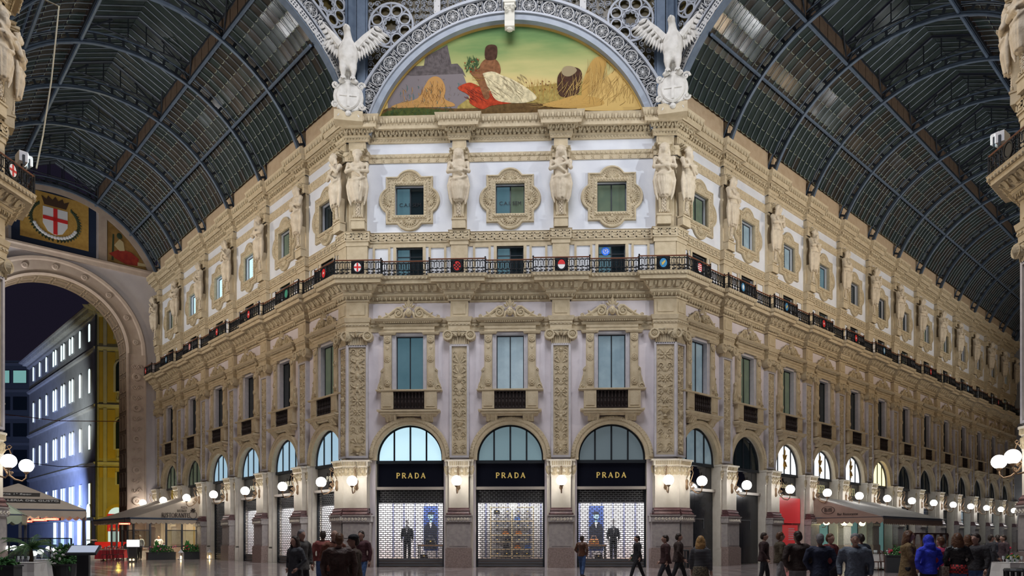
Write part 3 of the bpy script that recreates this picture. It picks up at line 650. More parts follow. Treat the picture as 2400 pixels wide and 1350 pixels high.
# ================================================================== carved figures (herms) standing on tapered pedestals
def herm(kind, seed):
    rnd = random.Random(seed); mb = MB(); D = .30; fem = kind != 'man'
    def rings(sp, seg=14):
        vs = []; n = len(sp)
        for z, ru, rd, dc in sp:
            for k in range(seg): a = 2*pi*k/seg; vs.append((ru*cos(a), dc+rd*sin(a), z))
        mb.add(vs, [(i*seg+k, i*seg+(k+1) % seg, (i+1)*seg+(k+1) % seg, (i+1)*seg+k) for i in range(n-1) for k in range(seg)]+[tuple(range(seg))[::-1], tuple(range((n-1)*seg, n*seg))])
    # draped legs narrowing into the pedestal, hips, torso, shoulders
    rings([(1.35, .20, .20, D+.02), (1.7, .30, .26, D+.05), (2.1, .38, .30, D+.08), (2.45, .41, .30, D+.08), (2.68, .34, .25, D+.07), (2.9, .34, .25, D+.08), (3.15, .42, .28, D+.10), (3.38, .47, .25, D+.09), (3.5, .30, .18, D+.09), (3.56, .13, .13, D+.12)])
    for i in range(11):                                    # folds of the drape
        a = pi*(.02+.96*i/10); x0 = .40*cos(a); d0 = D+.08+.30*sin(a); x1 = .22*cos(a)+rnd.uniform(-.05, .05); d1 = D+.05+.22*sin(a)
        mb.tube([(x0*1.0, d0, 2.55), (x0*1.0+rnd.uniform(-.04, .04), d0+.03, 2.1), (x1, d1+.03, rnd.uniform(1.35, 1.5))], [.045, .06, .05], 6)
    for s in (-1, 1): mb.tube([(s*.44, D+.1, 2.75), (s*.52, D+.12, 2.2), (s*.44, D+.1, 1.55), (s*.34, D+.1, 1.2)], [.06, .11, .09, .03], 6)   # hanging cloth ends
    mb.tube([(-.40, D+.2, 2.52), (-.1, D+.40, 2.42), (.25, D+.38, 2.52), (.42, D+.2, 2.68)], [.07, .09, .09, .07], 6)       # girdle
    if fem:
        for s in (-1, 1): mb.ball((s*.17, D+.32, 3.15), (.13, .12, .13), 8, 6)
    hz = 3.83; hd = D+.17 if kind != 'bowed' else D+.26
    mb.tube([(0, D+.1, 3.42), (0, hd-.02, 3.75)], [.15, .13], 8)
    mb.ball((0, hd, hz), (.19, .22, .27), 12, 9); mb.ball((0, hd+.21, hz-.04), (.04, .06, .08), 6, 5)
    for s in (-1, 1): mb.ball((s*.075, hd+.19, hz+.03), (.045, .03, .02), 6, 4); mb.ball((s*.19, hd, hz), (.04, .06, .08), 6, 4)
    mb.ball((0, hd+.19, hz-.135), (.065, .04, .025), 6, 4)
    if kind == 'man':
        mb.ball((0, hd+.13, hz-.26), (.16, .13, .22), 8, 6)
        for i in range(5): mb.tube([(-.12+.06*i, hd+.2, hz-.18), (-.10+.05*i, hd+.2, hz-.42)], [.04, .02], 5)
    for i in range(9):                                      # hair
        a = pi*i/8; mb.ball((.2*cos(a), hd-.03+.0*i, hz+.1+.17*sin(a)), (.09, .16, .09), 6, 5)
    for s in (-1, 1):
        if fem: mb.tube([(s*.2, hd-.02, hz+.05), (s*.25, hd-.05, hz-.25), (s*.26, D+.1, hz-.5)], [.08, .09, .05], 6)
    for s in (-1, 1):
        if kind == 'bowed' and s > 0: P = [(s*.46, D+.1, 3.36), (s*.50, D+.34, 2.95), (s*.12, hd+.24, 3.42)]
        elif kind == 'lady': P = [(s*.46, D+.1, 3.36), (s*.55, D+.22, 2.92), (-s*.18, D+.46, 2.93+.08*s)]
        else: P = [(s*.48, D+.1, 3.36), (s*.56, D+.26, 2.95), (-s*.22, D+.48, 3.02-.07*s)]
        mb.tube(P, [.135, .12, .075], 8); mb.ball(P[0], .15, 8, 6); mb.ball(P[2], (.1, .06, .08), 6, 5); mb.ball(P[1], .12, 8, 6)
        for f in range(4): mb.tube([P[2], (P[2][0]-s*.1, P[2][1]+.02, P[2][2]-.05+.035*f)], [.03, .02], 4)
    mb.tube([(-.38, D+.32, 3.3), (-.1, D+.42, 2.95), (.3, D+.36, 2.65)], [.07, .08, .07], 6)   # cloth over the shoulder
    body = fuse(mb, 'figure', STATUE, .032, 2)
    p = MB()
    p.box(-.36, .36, 0, .34, 0, .5); p.box(-.39, .39, 0, .38, .44, .52)
    vs = []
    for z, x, d in ((.52, .25, .30), (.56, .22, .28), (1.8, .30, .34)): vs += [(-x, 0, z), (x, 0, z), (x, d, z), (-x, d, z)]
    p.add(vs, [(4*i+k, 4*i+(k+1) % 4, 4*i+4+(k+1) % 4, 4*i+4+k) for i in range(2) for k in range(4)]+[(0, 1, 2, 3), (8, 9, 10, 11)])
    for i in range(6): p.box(-.24+.48*i/5-.03, -.24+.48*i/5+.03, .28, .36, .6, .74)
    g = MB(); z = 1.5
    for k in range(9):
        for s in (-1, 1): g.leaf((s*.02, z-k*.09), -pi/2+s*(.5+.05*(k % 3)), .2, .11, .33, .05)
        g.ball((.03*(-1)**k, .36, z-k*.095), (.06, .05, .06), 6, 4)
    c = MB(); c.box(-.36, .36, 0, .52, 4.07, 4.17); c.box(-.3, .3, 0, .46, 4.0, 4.08); c.profret([(0, 4.17), (.34, 4.17), (.4, 4.24), (0, 4.24)], -.1, .1)
    for i in range(5): c.ball((-.24+.12*i, .47, 4.04), (.05, .05, .05), 5, 4)
    return [T('figure', body), T('tapered_pedestal', p.mesh('tapered_pedestal', STONE)), T('garland', g.mesh('garland', STATUE), kind='stuff'), T('head_block', c.mesh('head_block', STONE2))]
HERM = {k: herm(k, i) for i, k in enumerate(('lady', 'man', 'bowed'))}
HDESC = {'lady': 'draped stone woman with long hair and folded arms', 'man': 'bearded stone man with crossed arms', 'bowed': 'draped stone woman resting chin on her hand'}
def put_herm(wname, u, d, kind, where):
    t = thing('herm_statue', FRM[wname] @ at(u, d, h(541)), '%s, %s' % (HDESC[kind], where), 'statue', 'carved figures along the upper wall')
    for k in HERM[kind]: spawn(k, None, t)
put_herm('front', -BF/2, .16, 'lady', 'left of the middle upper window')
put_herm('front', BF/2, .16, 'bowed', 'right of the middle upper window')
put_herm('front', -8.12, .26, 'man', 'front figure on the left corner')
put_herm('front', 8.12, .26, 'lady', 'front figure on the right corner')
put_herm('left', -.34, .26, 'bowed', 'side figure on the left corner')
put_herm('right', .34, .26, 'man', 'side figure on the right corner')
ks = ['man', 'lady', 'bowed']
for i, u in enumerate(sorted(WALLS[1].pils, reverse=True)): put_herm('left', u, .16, ks[(i*2+1) % 3], 'left arm, %s pilaster from the corner' % ORD[i])
for i, u in enumerate(sorted(WALLS[2].pils)): put_herm('right', u, .16, ks[(i+1) % 3], 'right arm, %s pilaster from the corner' % ORD[i])
put_herm('nearleft', -.6, .26, 'man', 'on the near pier at left edge')
put_herm('nearright', .6, .26, 'lady', 'on the near pier at right edge')
put_herm('nearleftarm', .35, .26, 'lady', 'far face of near left pier')
put_herm('nearrightarm', -.35, .26, 'man', 'far face of near right pier')
# ================================================================== balcony railing: one per wall, each bay panel a part
def rail_unit(w):      # one upright with its scrolls, local u centred
    mb = MB(); z0, z1 = 15.40, 16.14
    mb.box(-.018, .018, -.018, .018, z0, z1)
    mb.arc(0, z1-.17, [(w*.36, -.012), (w*.36, .012), (w*.44, .012), (w*.44, -.012)], 0, pi, 8); mb.ball((0, 0, z1-.2), .035, 5, 4); mb.ball((0, 0, z0+.4), .03, 5, 4)
    for s in (-1, 1): mb.volute((s*w*.24, z0+.12), w*.2, 0, 1.1, 0, .02, s, 8); mb.volute((s*w*.24, z0+.3), w*.18, pi, 1.1, 0, .02, -s, 8); mb.tube([(s*w*.4, 0, z0+.36), (s*w*.42, 0, z0+.62), (s*w*.2, 0, z1-.04)], .018, 4)
    return mb
RAILU = rail_unit(.26)
def shield(mb, n=14, R=1., d0=0, d1=.03, c=(0, 0)): return mb.plate([(c[0]+.23*R*cos(2*pi*i/n), c[1]+.29*R*sin(2*pi*i/n)) for i in range(n)], d0, d1)
RED = mat('enamel_red', (.62, .03, .03), .35); WHT = mat('enamel_white', (.75, .75, .75), .4); BLU = mat('enamel_blue', (.05, .22, .42), .35); BLK = mat('enamel_black', (.015, .015, .015), .3); GLD = mat('enamel_gold', (.6, .42, .1), .35); PNK = mat('enamel_pink', (.6, .25, .3), .4); GRNE = mat('enamel_green', (.05, .3, .2), .4)
def medal(kind):
    ring = MB(); ring.arc(0, 15.56, [(.25, 0), (.27, .05), (.33, .05), (.35, 0)], 0, 2*pi, 18, False, 1.22); parts = [T('medallion_ring', ring.mesh('medallion_ring', IRON))]
    def pl(m, fn): mb = MB(); fn(mb); parts.append(T('shield', mb.mesh('shield', m)))
    c = (0, 15.56); bg = dict(cross=WHT, check=RED, half=WHT, eagle=BLU, stripe=WHT, blue=BLU, red=RED, dark=BLK, green=GRNE)[kind]
    pl(bg, lambda mb: shield(mb, 18, 1, -.02, .03, c))
    if kind == 'cross': pl(RED, lambda mb: (mb.box(-.05, .05, .03, .045, 15.29, 15.83), mb.box(-.22, .22, .03, .045, 15.51, 15.61)))
    if kind == 'check': pl(BLK, lambda mb: [mb.box(-.2+.1*i, -.1+.1*i, .03, .045, 15.36+.1*j, 15.46+.1*j) for i in range(4) for j in range(4) if (i+j) % 2])
    if kind == 'half': pl(RED, lambda mb: mb.plate([(.23*cos(pi*i/10), 15.56+.29*sin(pi*i/10)) for i in range(11)], .03, .045))
    if kind == 'eagle': pl(GLD, lambda mb: (mb.plate([(-.12, 15.42), (-.02, 15.44), (.1, 15.6), (.13, 15.72), (.03, 15.68), (-.05, 15.58), (-.14, 15.62), (-.08, 15.52)], .03, .045)))
    if kind == 'stripe': pl(RED, lambda mb: [mb.box(-.2, .2, .03, .045, 15.36+.13*i, 15.42+.13*i) for i in range(4)])
    if kind == 'blue': pl(WHT, lambda mb: mb.plate([(-.05, 15.4), (.05, 15.4), (.1, 15.6), (.03, 15.75), (-.08, 15.7), (-.1, 15.55)], .03, .045))
    if kind == 'red': pl(WHT, lambda mb: mb.plate([(-.06, 15.5), (.06, 15.5), (.06, 15.62), (-.06, 15.62)], .03, .045))
    back = MB(); back.box(-.42, .42, -.03, 0, 15.16, 15.97)
    sc = MB()
    for s in (-1, 1):
        for zz in (15.24, 15.42, 15.7, 15.86): sc.volute((s*.36, zz), .08, 0, 1.2, .01, .018, s, 8)
        for k in range(4): sc.leaf((s*.27, 15.3+k*.16), pi/2-s*1.3, .14, .06, .01, .02)
    parts += [T('medallion_back', back.mesh('medallion_back', IRON)), T('iron_scrollwork', sc.mesh('iron_scrollwork', IRON), kind='stuff')]
    return T('medallion', None, parts)
MED = {k: medal(k) for k in ('cross', 'check', 'half', 'eagle', 'stripe', 'blue', 'red', 'dark', 'green')}
RAILWOOD = mat('rail_top_rust', (.16, .06, .03), .5)
RAIL_SEQ = {'front': (['cross', 'check', 'half', 'eagle']), 'left': ['red', 'green', 'red', 'red', 'stripe', 'blue', 'red'], 'right': ['stripe', 'blue', 'eagle', 'red', 'red', 'blue', 'dark', 'red', 'dark', 'blue', 'dark', 'red', 'dark', 'blue'], 'nearleft': ['cross'], 'nearright': ['dark'], 'nearleftarm': [], 'nearrightarm': []}
for w in WALLS:
    lab = {'front': 'front wall between the two corners', 'left': 'left arm wall', 'right': 'right arm wall', 'nearleft': 'near left pier', 'nearright': 'near right pier', 'nearleftarm': 'far face of the near left pier', 'nearrightarm': 'far face of the near right pier'}[w.name]
    t = thing('balcony_railing', w.F.copy(), 'black wrought iron railing with painted shields, along the '+lab, 'railing', 'balcony railings')
    e, hw, dp = .26, .55, .92
    p = w.path(dp, e, hw)
    segs = [(a, b) for a, b in zip(p, p[1:])]
    hr = MB(); br = MB()
    for (ua, da), (ub, db) in segs:
        for mb, z, r in ((hr, 16.18, .04), (br, 15.43, .03), (br, 16.08, .022), (br, 15.7, .02)): mb.tube([(ua, da, z), (ub, db, z)], r, 5)
    part('handrail', hr.mesh('handrail', RAILWOOD), t); part('rail_bar', br.mesh('rail_bar', IRON), t)
    med_spots = []
    for (ua, da), (ub, db) in segs:
        L = ub-ua
        if abs(da-db) > 1e-6 or L < .2: continue
        blk = da > dp+.1
        mb = MB(); n = max(1, round(L/.26)); sw_ = L/n
        for i in range(n):
            x = ua+sw_*(i+.5)
            if blk and abs(x-(ua+ub)/2) < .34 and RAIL_SEQ[w.name]: continue
            mb.v and None
            o_ = len(mb.v); mb.v += [(a+x, b-da, c) for a, b, c in RAILU.v]; mb.f += [tuple(j+o_ for j in f) for f in RAILU.f]
        # square posts at the ends of each panel
        for x in (ua, ub): mb.box(x-.03, x+.03, da-.03, da+.03, 15.40, 16.22); mb.ball((x, da, 16.25), .05, 6, 4)
        if mb.v: part('railing_panel', mb.mesh('railing_panel', IRON), t, kind='stuff')
        if blk: med_spots.append(((ua+ub)/2, da))
    sq = RAIL_SEQ[w.name]
    if w.name == 'left': med_spots = med_spots[::-1]
    for (x, d), k in zip(med_spots, sq): spawn(MED[k], at(x, d+.03, 15.8-15.56*.82) @ Matrix.Scale(.82, 4), t)
# ================================================================== glass barrel vaults over the two arms
FRM['openL'] = Matrix.Translation(L0) @ Matrix.Rotation(pi/4, 4, 'Z'); FRM['openR'] = Matrix.Translation(R0) @ Matrix.Rotation(-pi/4, 4, 'Z')
VC, VZ, VR = 7.75, 21.5, 8.1
GLASS = mat('dark_roof_glass', (.022, .032, .030), .18, col2=(.034, .046, .042), scale=1.1, spec=.55, bump=.05, bscale=3)
GLASS2 = mat('brownish_roof_glass', (.030, .027, .022), .18, col2=(.046, .040, .032), scale=1.1, spec=.55, bump=.05, bscale=3)
PEDGE = mat('glass_lower_edge', (.24, .27, .20), .4)
LOUV = mat('brown_board', (.10, .065, .045), .7, col2=(.13, .09, .06), scale=5)
PARA = mat('ochre_parapet', (.46, .34, .22), .8, col2=(.52, .40, .27), scale=3, bump=.15)
A0, A1, AP = RAD(28.3), RAD(69), RAD(46.5)
def VP(u, a, r): return (u, VC-r*cos(a), VZ+r*sin(a))
def arcstrip(mb, u0, u1, r0, r1, a0, a1, n):     # solid curved bar: u0..u1 wide, r0..r1 deep
    vs = []
    for i in range(n+1):
        a = a0+(a1-a0)*i/n; vs += [VP(u0, a, r0), VP(u1, a, r0), VP(u1, a, r1), VP(u0, a, r1)]
    mb.add(vs, [(4*i+k, 4*i+(k+1) % 4, 4*i+4+(k+1) % 4, 4*i+4+k) for i in range(n) for k in range(4)]+[(0, 1, 2, 3), (4*n, 4*n+1, 4*n+2, 4*n+3)])
def rib_tree():
    m = MB(); e0 = RAD(14)
    arcstrip(m, -.09, .09, 7.78, 7.84, e0, pi-e0, 44); arcstrip(m, -.025, .025, 7.84, 7.98, e0, pi-e0, 44); arcstrip(m, -.07, .07, 8.40, 8.46, e0, pi-e0, 44)
    l = MB(); n = 30
    for i in range(n+1):
        a = e0+(pi-2*e0)*i/n; l.add([VP(-.02, a-.006, 7.95), VP(.02, a-.006, 7.95), VP(.02, a-.006, 8.42), VP(-.02, a-.006, 8.42), VP(-.02, a+.006, 7.95), VP(.02, a+.006, 7.95), VP(.02, a+.006, 8.42), VP(-.02, a+.006, 8.42)],
              [(0, 1, 2, 3), (4, 7, 6, 5), (0, 4, 5, 1), (1, 5, 6, 2), (2, 6, 7, 3), (3, 7, 4, 0)])
        if i < n:
            am = a+(pi-2*e0)/n/2; w = (pi-2*e0)/n*.5
            # cast ornament: a wide cross with pierced corners, as a thin plate
            for (x0, x1, y0, y1) in ((-.8, -.35, .0, .18), (-.8, -.35, .82, 1), (.35, .8, 0, .18), (.35, .8, .82, 1), (-1, -.8, 0, 1), (.8, 1, 0, 1), (-.35, .35, 0, .1), (-.35, .35, .9, 1)):
                q = [VP(t, am+x*w, 7.97+.44*y) for t in (-.012, .012) for x, y in ((x0, y0), (x1, y0), (x1, y1), (x0, y1))]
                l.add(q, [(0, 1, 2, 3), (4, 7, 6, 5), (0, 4, 5, 1), (1, 5, 6, 2), (2, 6, 7, 3), (3, 7, 4, 0)])
    b = MB()      # brackets carrying the raised lantern roof above the rib
    for s in (-1, 1):
        x = VC+s*2.9; z = VZ+VR*sin(A1)
        for k in (-1, 1): b.tube([(k*.05, x, z-.1), (k*.45, x-s*.1, z+.55), (k*1.2, x-s*.3, z+1.25)], .05, 5)
        b.tube([(0, x, z-.2), (0, x-s*.5, z+.8), (0, x-s*1.6, z+1.7)], .06, 6)
    b.tube([(0, VC-2.9, 30.15), (0, VC, 31.5), (0, VC+2.9, 30.15)], .08, 5); b.tube([(0, VC-2.9, 30.1), (0, VC+2.9, 30.1)], .05, 5)
    for i in range(6): x = VC-2.4+4.8*i/5; b.tube([(0, x, 30.1), (0, x, 31.5-abs(x-VC)*.465)], .035, 4)
    f = MB()
    for s in (-1, 1):
        x = VC-s*VR*cos(RAD(14)); f.box(-.12, .12, x-.22 if s > 0 else x-.1, x+.1 if s > 0 else x+.22, 23.55, 24.2); f.ball((0, x+s*.1, 24.1), (.14, .14, .18), 8, 5)
    return [T('rib_chord', m.mesh('rib_chord', STEEL)), T('rib_lattice', l.mesh('rib_lattice', STEELD), kind='stuff'), T('lantern_bracket', b.mesh('lantern_bracket', STEELD)), T('rib_foot', f.mesh('rib_foot', STEELD))]
RIB_T = rib_tree()
def pane_mb(mb, u0, u1, a0, a1, tilt, side):
    # one sheet of glass, its lower edge rounded and lifted over the sheet below
    vs = []; rb, rt = VR+.30-.02, VR+.30+.02
    for th in (0, .012):
        for x, aa, r in ((0, a1, rt), (1, a1, rt), (1, a0+.002, rb), (.75, a0-.001, rb-.003), (.5, a0-.002, rb-.004), (.25, a0-.001, rb-.003), (0, a0+.002, rb)):
            a = aa if side > 0 else pi-aa; vs.append(VP(u0+(u1-u0)*x, a, r+th+tilt*(x-.5)))
    n = 7; mb.add(vs, [tuple(range(n)), tuple(range(n, 2*n))[::-1]]+[(i, (i+1) % n, n+(i+1) % n, n+i) for i in range(n)])
def edge_mb(mb, u0, u1, a0, side):
    pts = [VP(u0+(u1-u0)*x, (aa if side > 0 else pi-aa), VR+.265) for x, aa in ((.2, a0+.001), (.35, a0-.001), (.5, a0-.003), (.65, a0-.001), (.8, a0+.001))]
    mb.tube(pts, .016, 3)
NCOL, NROW = 9, 8
def vault(wname, sgn, ribs, uend, nm):
    root = bpy.data.objects.new(nm, None); COL.objects.link(root); root.matrix_local = FRM[wname]; root['kind'] = 'structure'
    for u in ribs+[uend]:
        r = part('roof_rib', None, root, at(u, 0, 0))
        for t in RIB_T: spawn(t, None, r)
    edges = [0.0]+ribs+[uend]; rnd = random.Random(3)
    bars = MB(); rest = MB(); rest2 = MB(); pe = MB(); count = 0
    for bi in range(len(edges)-1):
        a, b = edges[bi], edges[bi+1]; a_, b_ = min(a, b)+.1, max(a, b)-.1
        nc = max(2, round((b_-a_)/.55)); w = (b_-a_)/nc
        for side in (1, -1):
            for i in range(nc+1):
                u = a_+w*i; n = 9 if bi < 6 else 6
                pts = [VP(u, (A0+(A1-A0)*k/n) if side > 0 else pi-(A0+(A1-A0)*k/n), VR+.2) for k in range(n+1)]
                bars.tube(pts, .022, 4)
            for i in range(nc):
                for j in range(NROW):
                    aa = A0+(A1-A0)*j/NROW; ab = A0+(A1-A0)*(j+1)/NROW
                    g = rnd.random() < ((.05 if bi < 3 else .4) if j < 3 else .6); tilt = rnd.uniform(-.012, .012)
                    if side > 0 and count < 300 and bi < 4:
                        mb = MB(); pane_mb(mb, a_+w*i+.01, a_+w*(i+1)-.01, aa, ab, tilt, side); part('glass_pane', mb.mesh('glass_pane', GLASS2 if g else GLASS), root); count += 1
                    else: pane_mb(rest2 if g else rest, a_+w*i+.01, a_+w*(i+1)-.01, aa, ab, tilt, side)
                    if bi < 7: edge_mb(pe, a_+w*i, a_+w*(i+1), aa, side)
        # raised lantern roof over the bay
        for side in (1, -1):
            nb = max(2, round((b_-a_)/.6)); wb = (b_-a_)/nb
            for i in range(nb):
                x0, x1 = VC+side*2.9, VC; p0, p1 = (30.2, 31.55)
                q = [(a_+wb*i+.02, x0, p0), (a_+wb*(i+1)-.02, x0, p0), (a_+wb*(i+1)-.02, x1, p1), (a_+wb*i+.02, x1, p1)]
                rest.add(q+[(x, y, z+.02) for x, y, z in q], [(0, 1, 2, 3), (4, 7, 6, 5), (0, 4, 5, 1), (1, 5, 6, 2), (2, 6, 7, 3), (3, 7, 4, 0)])
                bars.tube([(a_+wb*i, x0, p0-.04), (a_+wb*i, x1, p1-.04)], .03, 4)
    part('glazing_bar', bars.mesh('glazing_bar', mat('glazing_bar_steel', (.15, .18, .21), .5, .3)), root, kind='stuff')
    part('roof_glazing', rest.mesh('roof_glazing', GLASS), root, kind='stuff'); part('brown_roof_glazing', rest2.mesh('brown_roof_glazing', GLASS2), root, kind='stuff')
    part('pane_edge', pe.mesh('pane_edge', PEDGE), root, kind='stuff')
    lo, hi = min(0, uend), max(0, uend)
    for aa in (AP, pi-AP):
        m = MB(); p, q = VP(lo, aa, 7.92), VP(hi, aa, 7.92); m.tube([p, q], .085, 6); m.tube([VP(lo, aa, 8.3), VP(hi, aa, 8.3)], .05, 4); part('purlin', m.mesh('purlin', STEEL), root)
    for s, aa in ((1, A1), (-1, pi-A1)):
        m = MB(); m.tube([VP(lo, aa, 7.95), VP(hi, aa, 7.95)], .09, 6); part('purlin', m.mesh('purlin', STEEL), root)
        x = VC-s*2.9
        for bi in range(len(edges)-1):
            a, b = sorted((edges[bi], edges[bi+1])); n = 10
            for i in range(n):
                if bi > 5:
                    if i: continue
                    mm = MB(); mm.box(a+.06, b-.06, x-.05, x+.05, 29.2, 30.05)
                else: mm = MB(); w = (b-a)/n; mm.box(a+w*i+.02, a+w*(i+1)-.02, x-.05, x+.04+.02*(i % 2), 29.2, 30.05)
                part('clerestory_board', mm.mesh('clerestory_board', LOUV), root)
        m = MB(); m.box(lo, hi, x-.07, x+.07, 29.02, 29.2); m.box(lo, hi, x-.08, x+.08, 30.05, 30.2); part('lantern_beam', m.mesh('lantern_beam', STEELD), root)
    # parapet blocks standing on the cornice between the ribs
    for bi in range(len(edges)-1):
        a, b = sorted((edges[bi], edges[bi+1])); m = MB(); pz = 25.75
        m.box(a+.22, b-.22, -.3, .10, 23.4, pz); m.box(a+.18, b-.18, -.3, .16, pz, pz+.1); m.box(a+.45, b-.45, .1, .13, 24.1, pz-.2); m.box(a+.22, b-.22, .1, .2, 23.4, 23.65)
        part('parapet_block', m.mesh('parapet_block', PARA), root)
    return root
RR = sorted(WALLS[2].pils); LR = sorted(WALLS[1].pils, reverse=True)
vault('right', 1, RR, 67.6, 'ceiling'); vault('left', -1, LR[:-1]+[LR[-1]], -32.4, 'ceiling')
# ================================================================== octagon: iron arches, pierced spandrels, painted lunette, eagles
def ring_arc(mb, uc, r0, r1, d0, d1, a0, a1, n): mb.arc(uc, VZ, [(r0, d0), (r0, d1), (r1, d1), (r1, d0), (r0, d0)], a0, a1, n, False)
def rosette_mesh(R, d=0):
    mb = MB()
    mb.arc(0, 0, [(R*.86, d), (R*.88, d+.05), (R, d+.05), (R, d)], 0, 2*pi, 20, False); mb.arc(0, 0, [(0.01, d+.05), (R*.2, d+.04), (R*.22, d)], 0, 2*pi, 8, False)
    for i in range(8):
        a = i*pi/4; mb.tube([(R*.2*cos(a), d+.02, R*.2*sin(a)), (R*.62*cos(a-.28), d+.02, R*.62*sin(a-.28)), (R*.86*cos(a), d+.02, R*.86*sin(a))], R*.05, 4)
        mb.tube([(R*.2*cos(a), d+.02, R*.2*sin(a)), (R*.62*cos(a+.28), d+.02, R*.62*sin(a+.28)), (R*.86*cos(a), d+.02, R*.86*sin(a))], R*.05, 4)
    return mb
ROS = rosette_mesh(.36).mesh('rosette', WHITEI)
def gap_mesh():
    mb = MB()
    for s in (-1, 1):
        for k in (-1, 1): mb.volute((s*.05, k*.24), .09, 0, 1.2, .03, .02, s*k, 8); mb.leaf((0, k*.05), pi/2*k, .3, .12, .02, .03)
        mb.box(s*.13-.012, s*.13+.012, 0, .04, -.42, .42)
    mb.ball((0, .03, 0), .06, 6, 4); return mb
GAP = gap_mesh().mesh('ring_scroll', WHITEI)
def iron_arch(frame, uc, r0, r1, rb, a0, a1, label, plain=None):
    t = thing('iron_arch', FRM[frame] @ at(uc, 0, 0), label, 'arch', None)
    g = MB(); ring_arc(g, 0, rb, r0, .0 if plain else -.1, .42, a0-.06, a1+.06, 60); part('plain_band', g.mesh('plain_band', plain or mat('grey_blue_paint', (.26, .30, .36), .5, col2=(.31, .35, .41), scale=2)), t)
    k = MB(); ring_arc(k, 0, r0, r1, .25, .36, a0, a1, 60); part('back_plate', k.mesh('back_plate', STEELD), t)
    for rr, w in ((r0, .05), (r1, .07)):
        m = MB(); ring_arc(m, 0, rr-w, rr+w, .30, .52, a0, a1, 60); part('arch_rim', m.mesh('arch_rim', LACE), t)
    rm = (r0+r1)/2; n = int((a1-a0)*rm/1.0)
    for i in range(n):
        a = a0+(a1-a0)*(i+.5)/n
        M = Matrix.Translation((rm*cos(a), -.37, VZ+rm*sin(a))) @ Matrix.Rotation(-(a-pi/2), 4, 'Y')
        part('rosette', ROS, t, M)
        a = a0+(a1-a0)*i/n; M = Matrix.Translation((rm*cos(a), -.37, VZ+rm*sin(a))) @ Matrix.Rotation(-(a-pi/2), 4, 'Y'); part('ring_scroll', GAP, t, M)
    return t
fa = iron_arch('front', 0, 8.03, 8.9, 7.66, RAD(16), RAD(164), 'pale iron arch with rosettes framing the painted lunette')
la = iron_arch('openL', -VC, 8.62, 9.42, 8.1, RAD(12), RAD(168), 'pale iron arch with rosettes at the mouth of the left arm', STEEL)
ra = iron_arch('openR', VC, 8.62, 9.42, 8.1, RAD(12), RAD(168), 'pale iron arch with rosettes at the mouth of the right arm', STEEL)
sqm = MB()
for (x0, x1, y0, y1) in ((-.3, .3, -.18, -.14), (-.3, .3, .14, .18), (-.3, -.26, -.18, .18), (.26, .3, -.18, .18), (-.26, .26, -.14, .14)): sqm.box(x0, x1, 0, .04, y0, y1)
SQB = sqm.mesh('white_plate', WHITEI); dm = MB()
for x in (-.14, 0, .14):
    for z in (-.07, .07): dm.ball((x, .045, z), (.045, .02, .045), 6, 4)
SQD = dm.mesh('plate_dots', STEELD)
for t in (la, ra):
    n = 36
    for i in range(n):
        a = RAD(15)+RAD(150)*(i+.5)/n; M = Matrix.Translation((8.34*cos(a), -.42, VZ+8.34*sin(a))) @ Matrix.Rotation(-(a-pi/2), 4, 'Y')
        q = part('white_plate', SQB, t, M); part('plate_dots', SQD, q, kind='stuff')
# keystone console at the crown of the front arch
t = thing('keystone', FRM['front'] @ at(0, .42, 28.9), 'white scrolled keystone bracket at the crown of the front iron arch', 'keystone')
m = MB(); m.prof([(0, -.35), (.16, -.42), (.34, -.3), (.36, -.05), (.24, .35), (.3, .6), (.42, .75), (.42, .9), (0, .9)], -.26, .26); m.box(-.32, .32, 0, .46, .88, 1.0); part('console', m.mesh('console', mat('cream_paint', (.66, .64, .56), .5)), t)
m = MB(); m.ball((0, .2, -.42), (.2, .16, .1), 8, 5)
for s in (-1, 1): m.volute((s*.18, .62), .14, 0, 1.3, .42, .04, s, 10)
part('scroll', m.mesh('scroll', MATS['cream_paint']), t)
m = MB(); m.box(-.38, .38, 0, .3, 1.0, 2.6)
for x in (-.24, 0, .24): m.box(x-.06, x+.06, .3, .38, 1.0, 2.6)
part('fluted_block', m.mesh('fluted_block', MATS['grey_blue_paint']), t)
# pierced iron spandrels between the arches
def star_rosette(R):
    mb = MB(); w = R*.045
    def strip(r, c=(0, 0), n=24, ww=w): mb.arc(c[0], c[1], [(r-ww, 0), (r-ww, .06), (r+ww, .06), (r+ww, 0), (r-ww, 0)], 0, 2*pi, n, False)
    strip(R*.97, n=32); strip(R*.36, n=16, ww=w*.8)
    for i in range(8):
        a = i*pi/4+pi/8; strip(R*.235, (R*.66*cos(a), R*.66*sin(a)), 14, w*.75)
        b = i*pi/4; mb.tube([(R*.36*cos(b), .03, R*.36*sin(b)), (R*.52*cos(b), .03, R*.52*sin(b)), (R*.95*cos(b), .03, R*.95*sin(b))], w*.9, 4)
        mb.tube([(R*.36*cos(b), .03, R*.36*sin(b)), (R*.25*cos(b+pi/8), .03, R*.25*sin(b+pi/8)), (R*.36*cos(b+pi/4), .03, R*.36*sin(b+pi/4))], w, 4)
    return mb
GOLDBACK = mat('amber_dark_glass', (.045, .033, .008), .3, col2=(.07, .05, .012), scale=2)
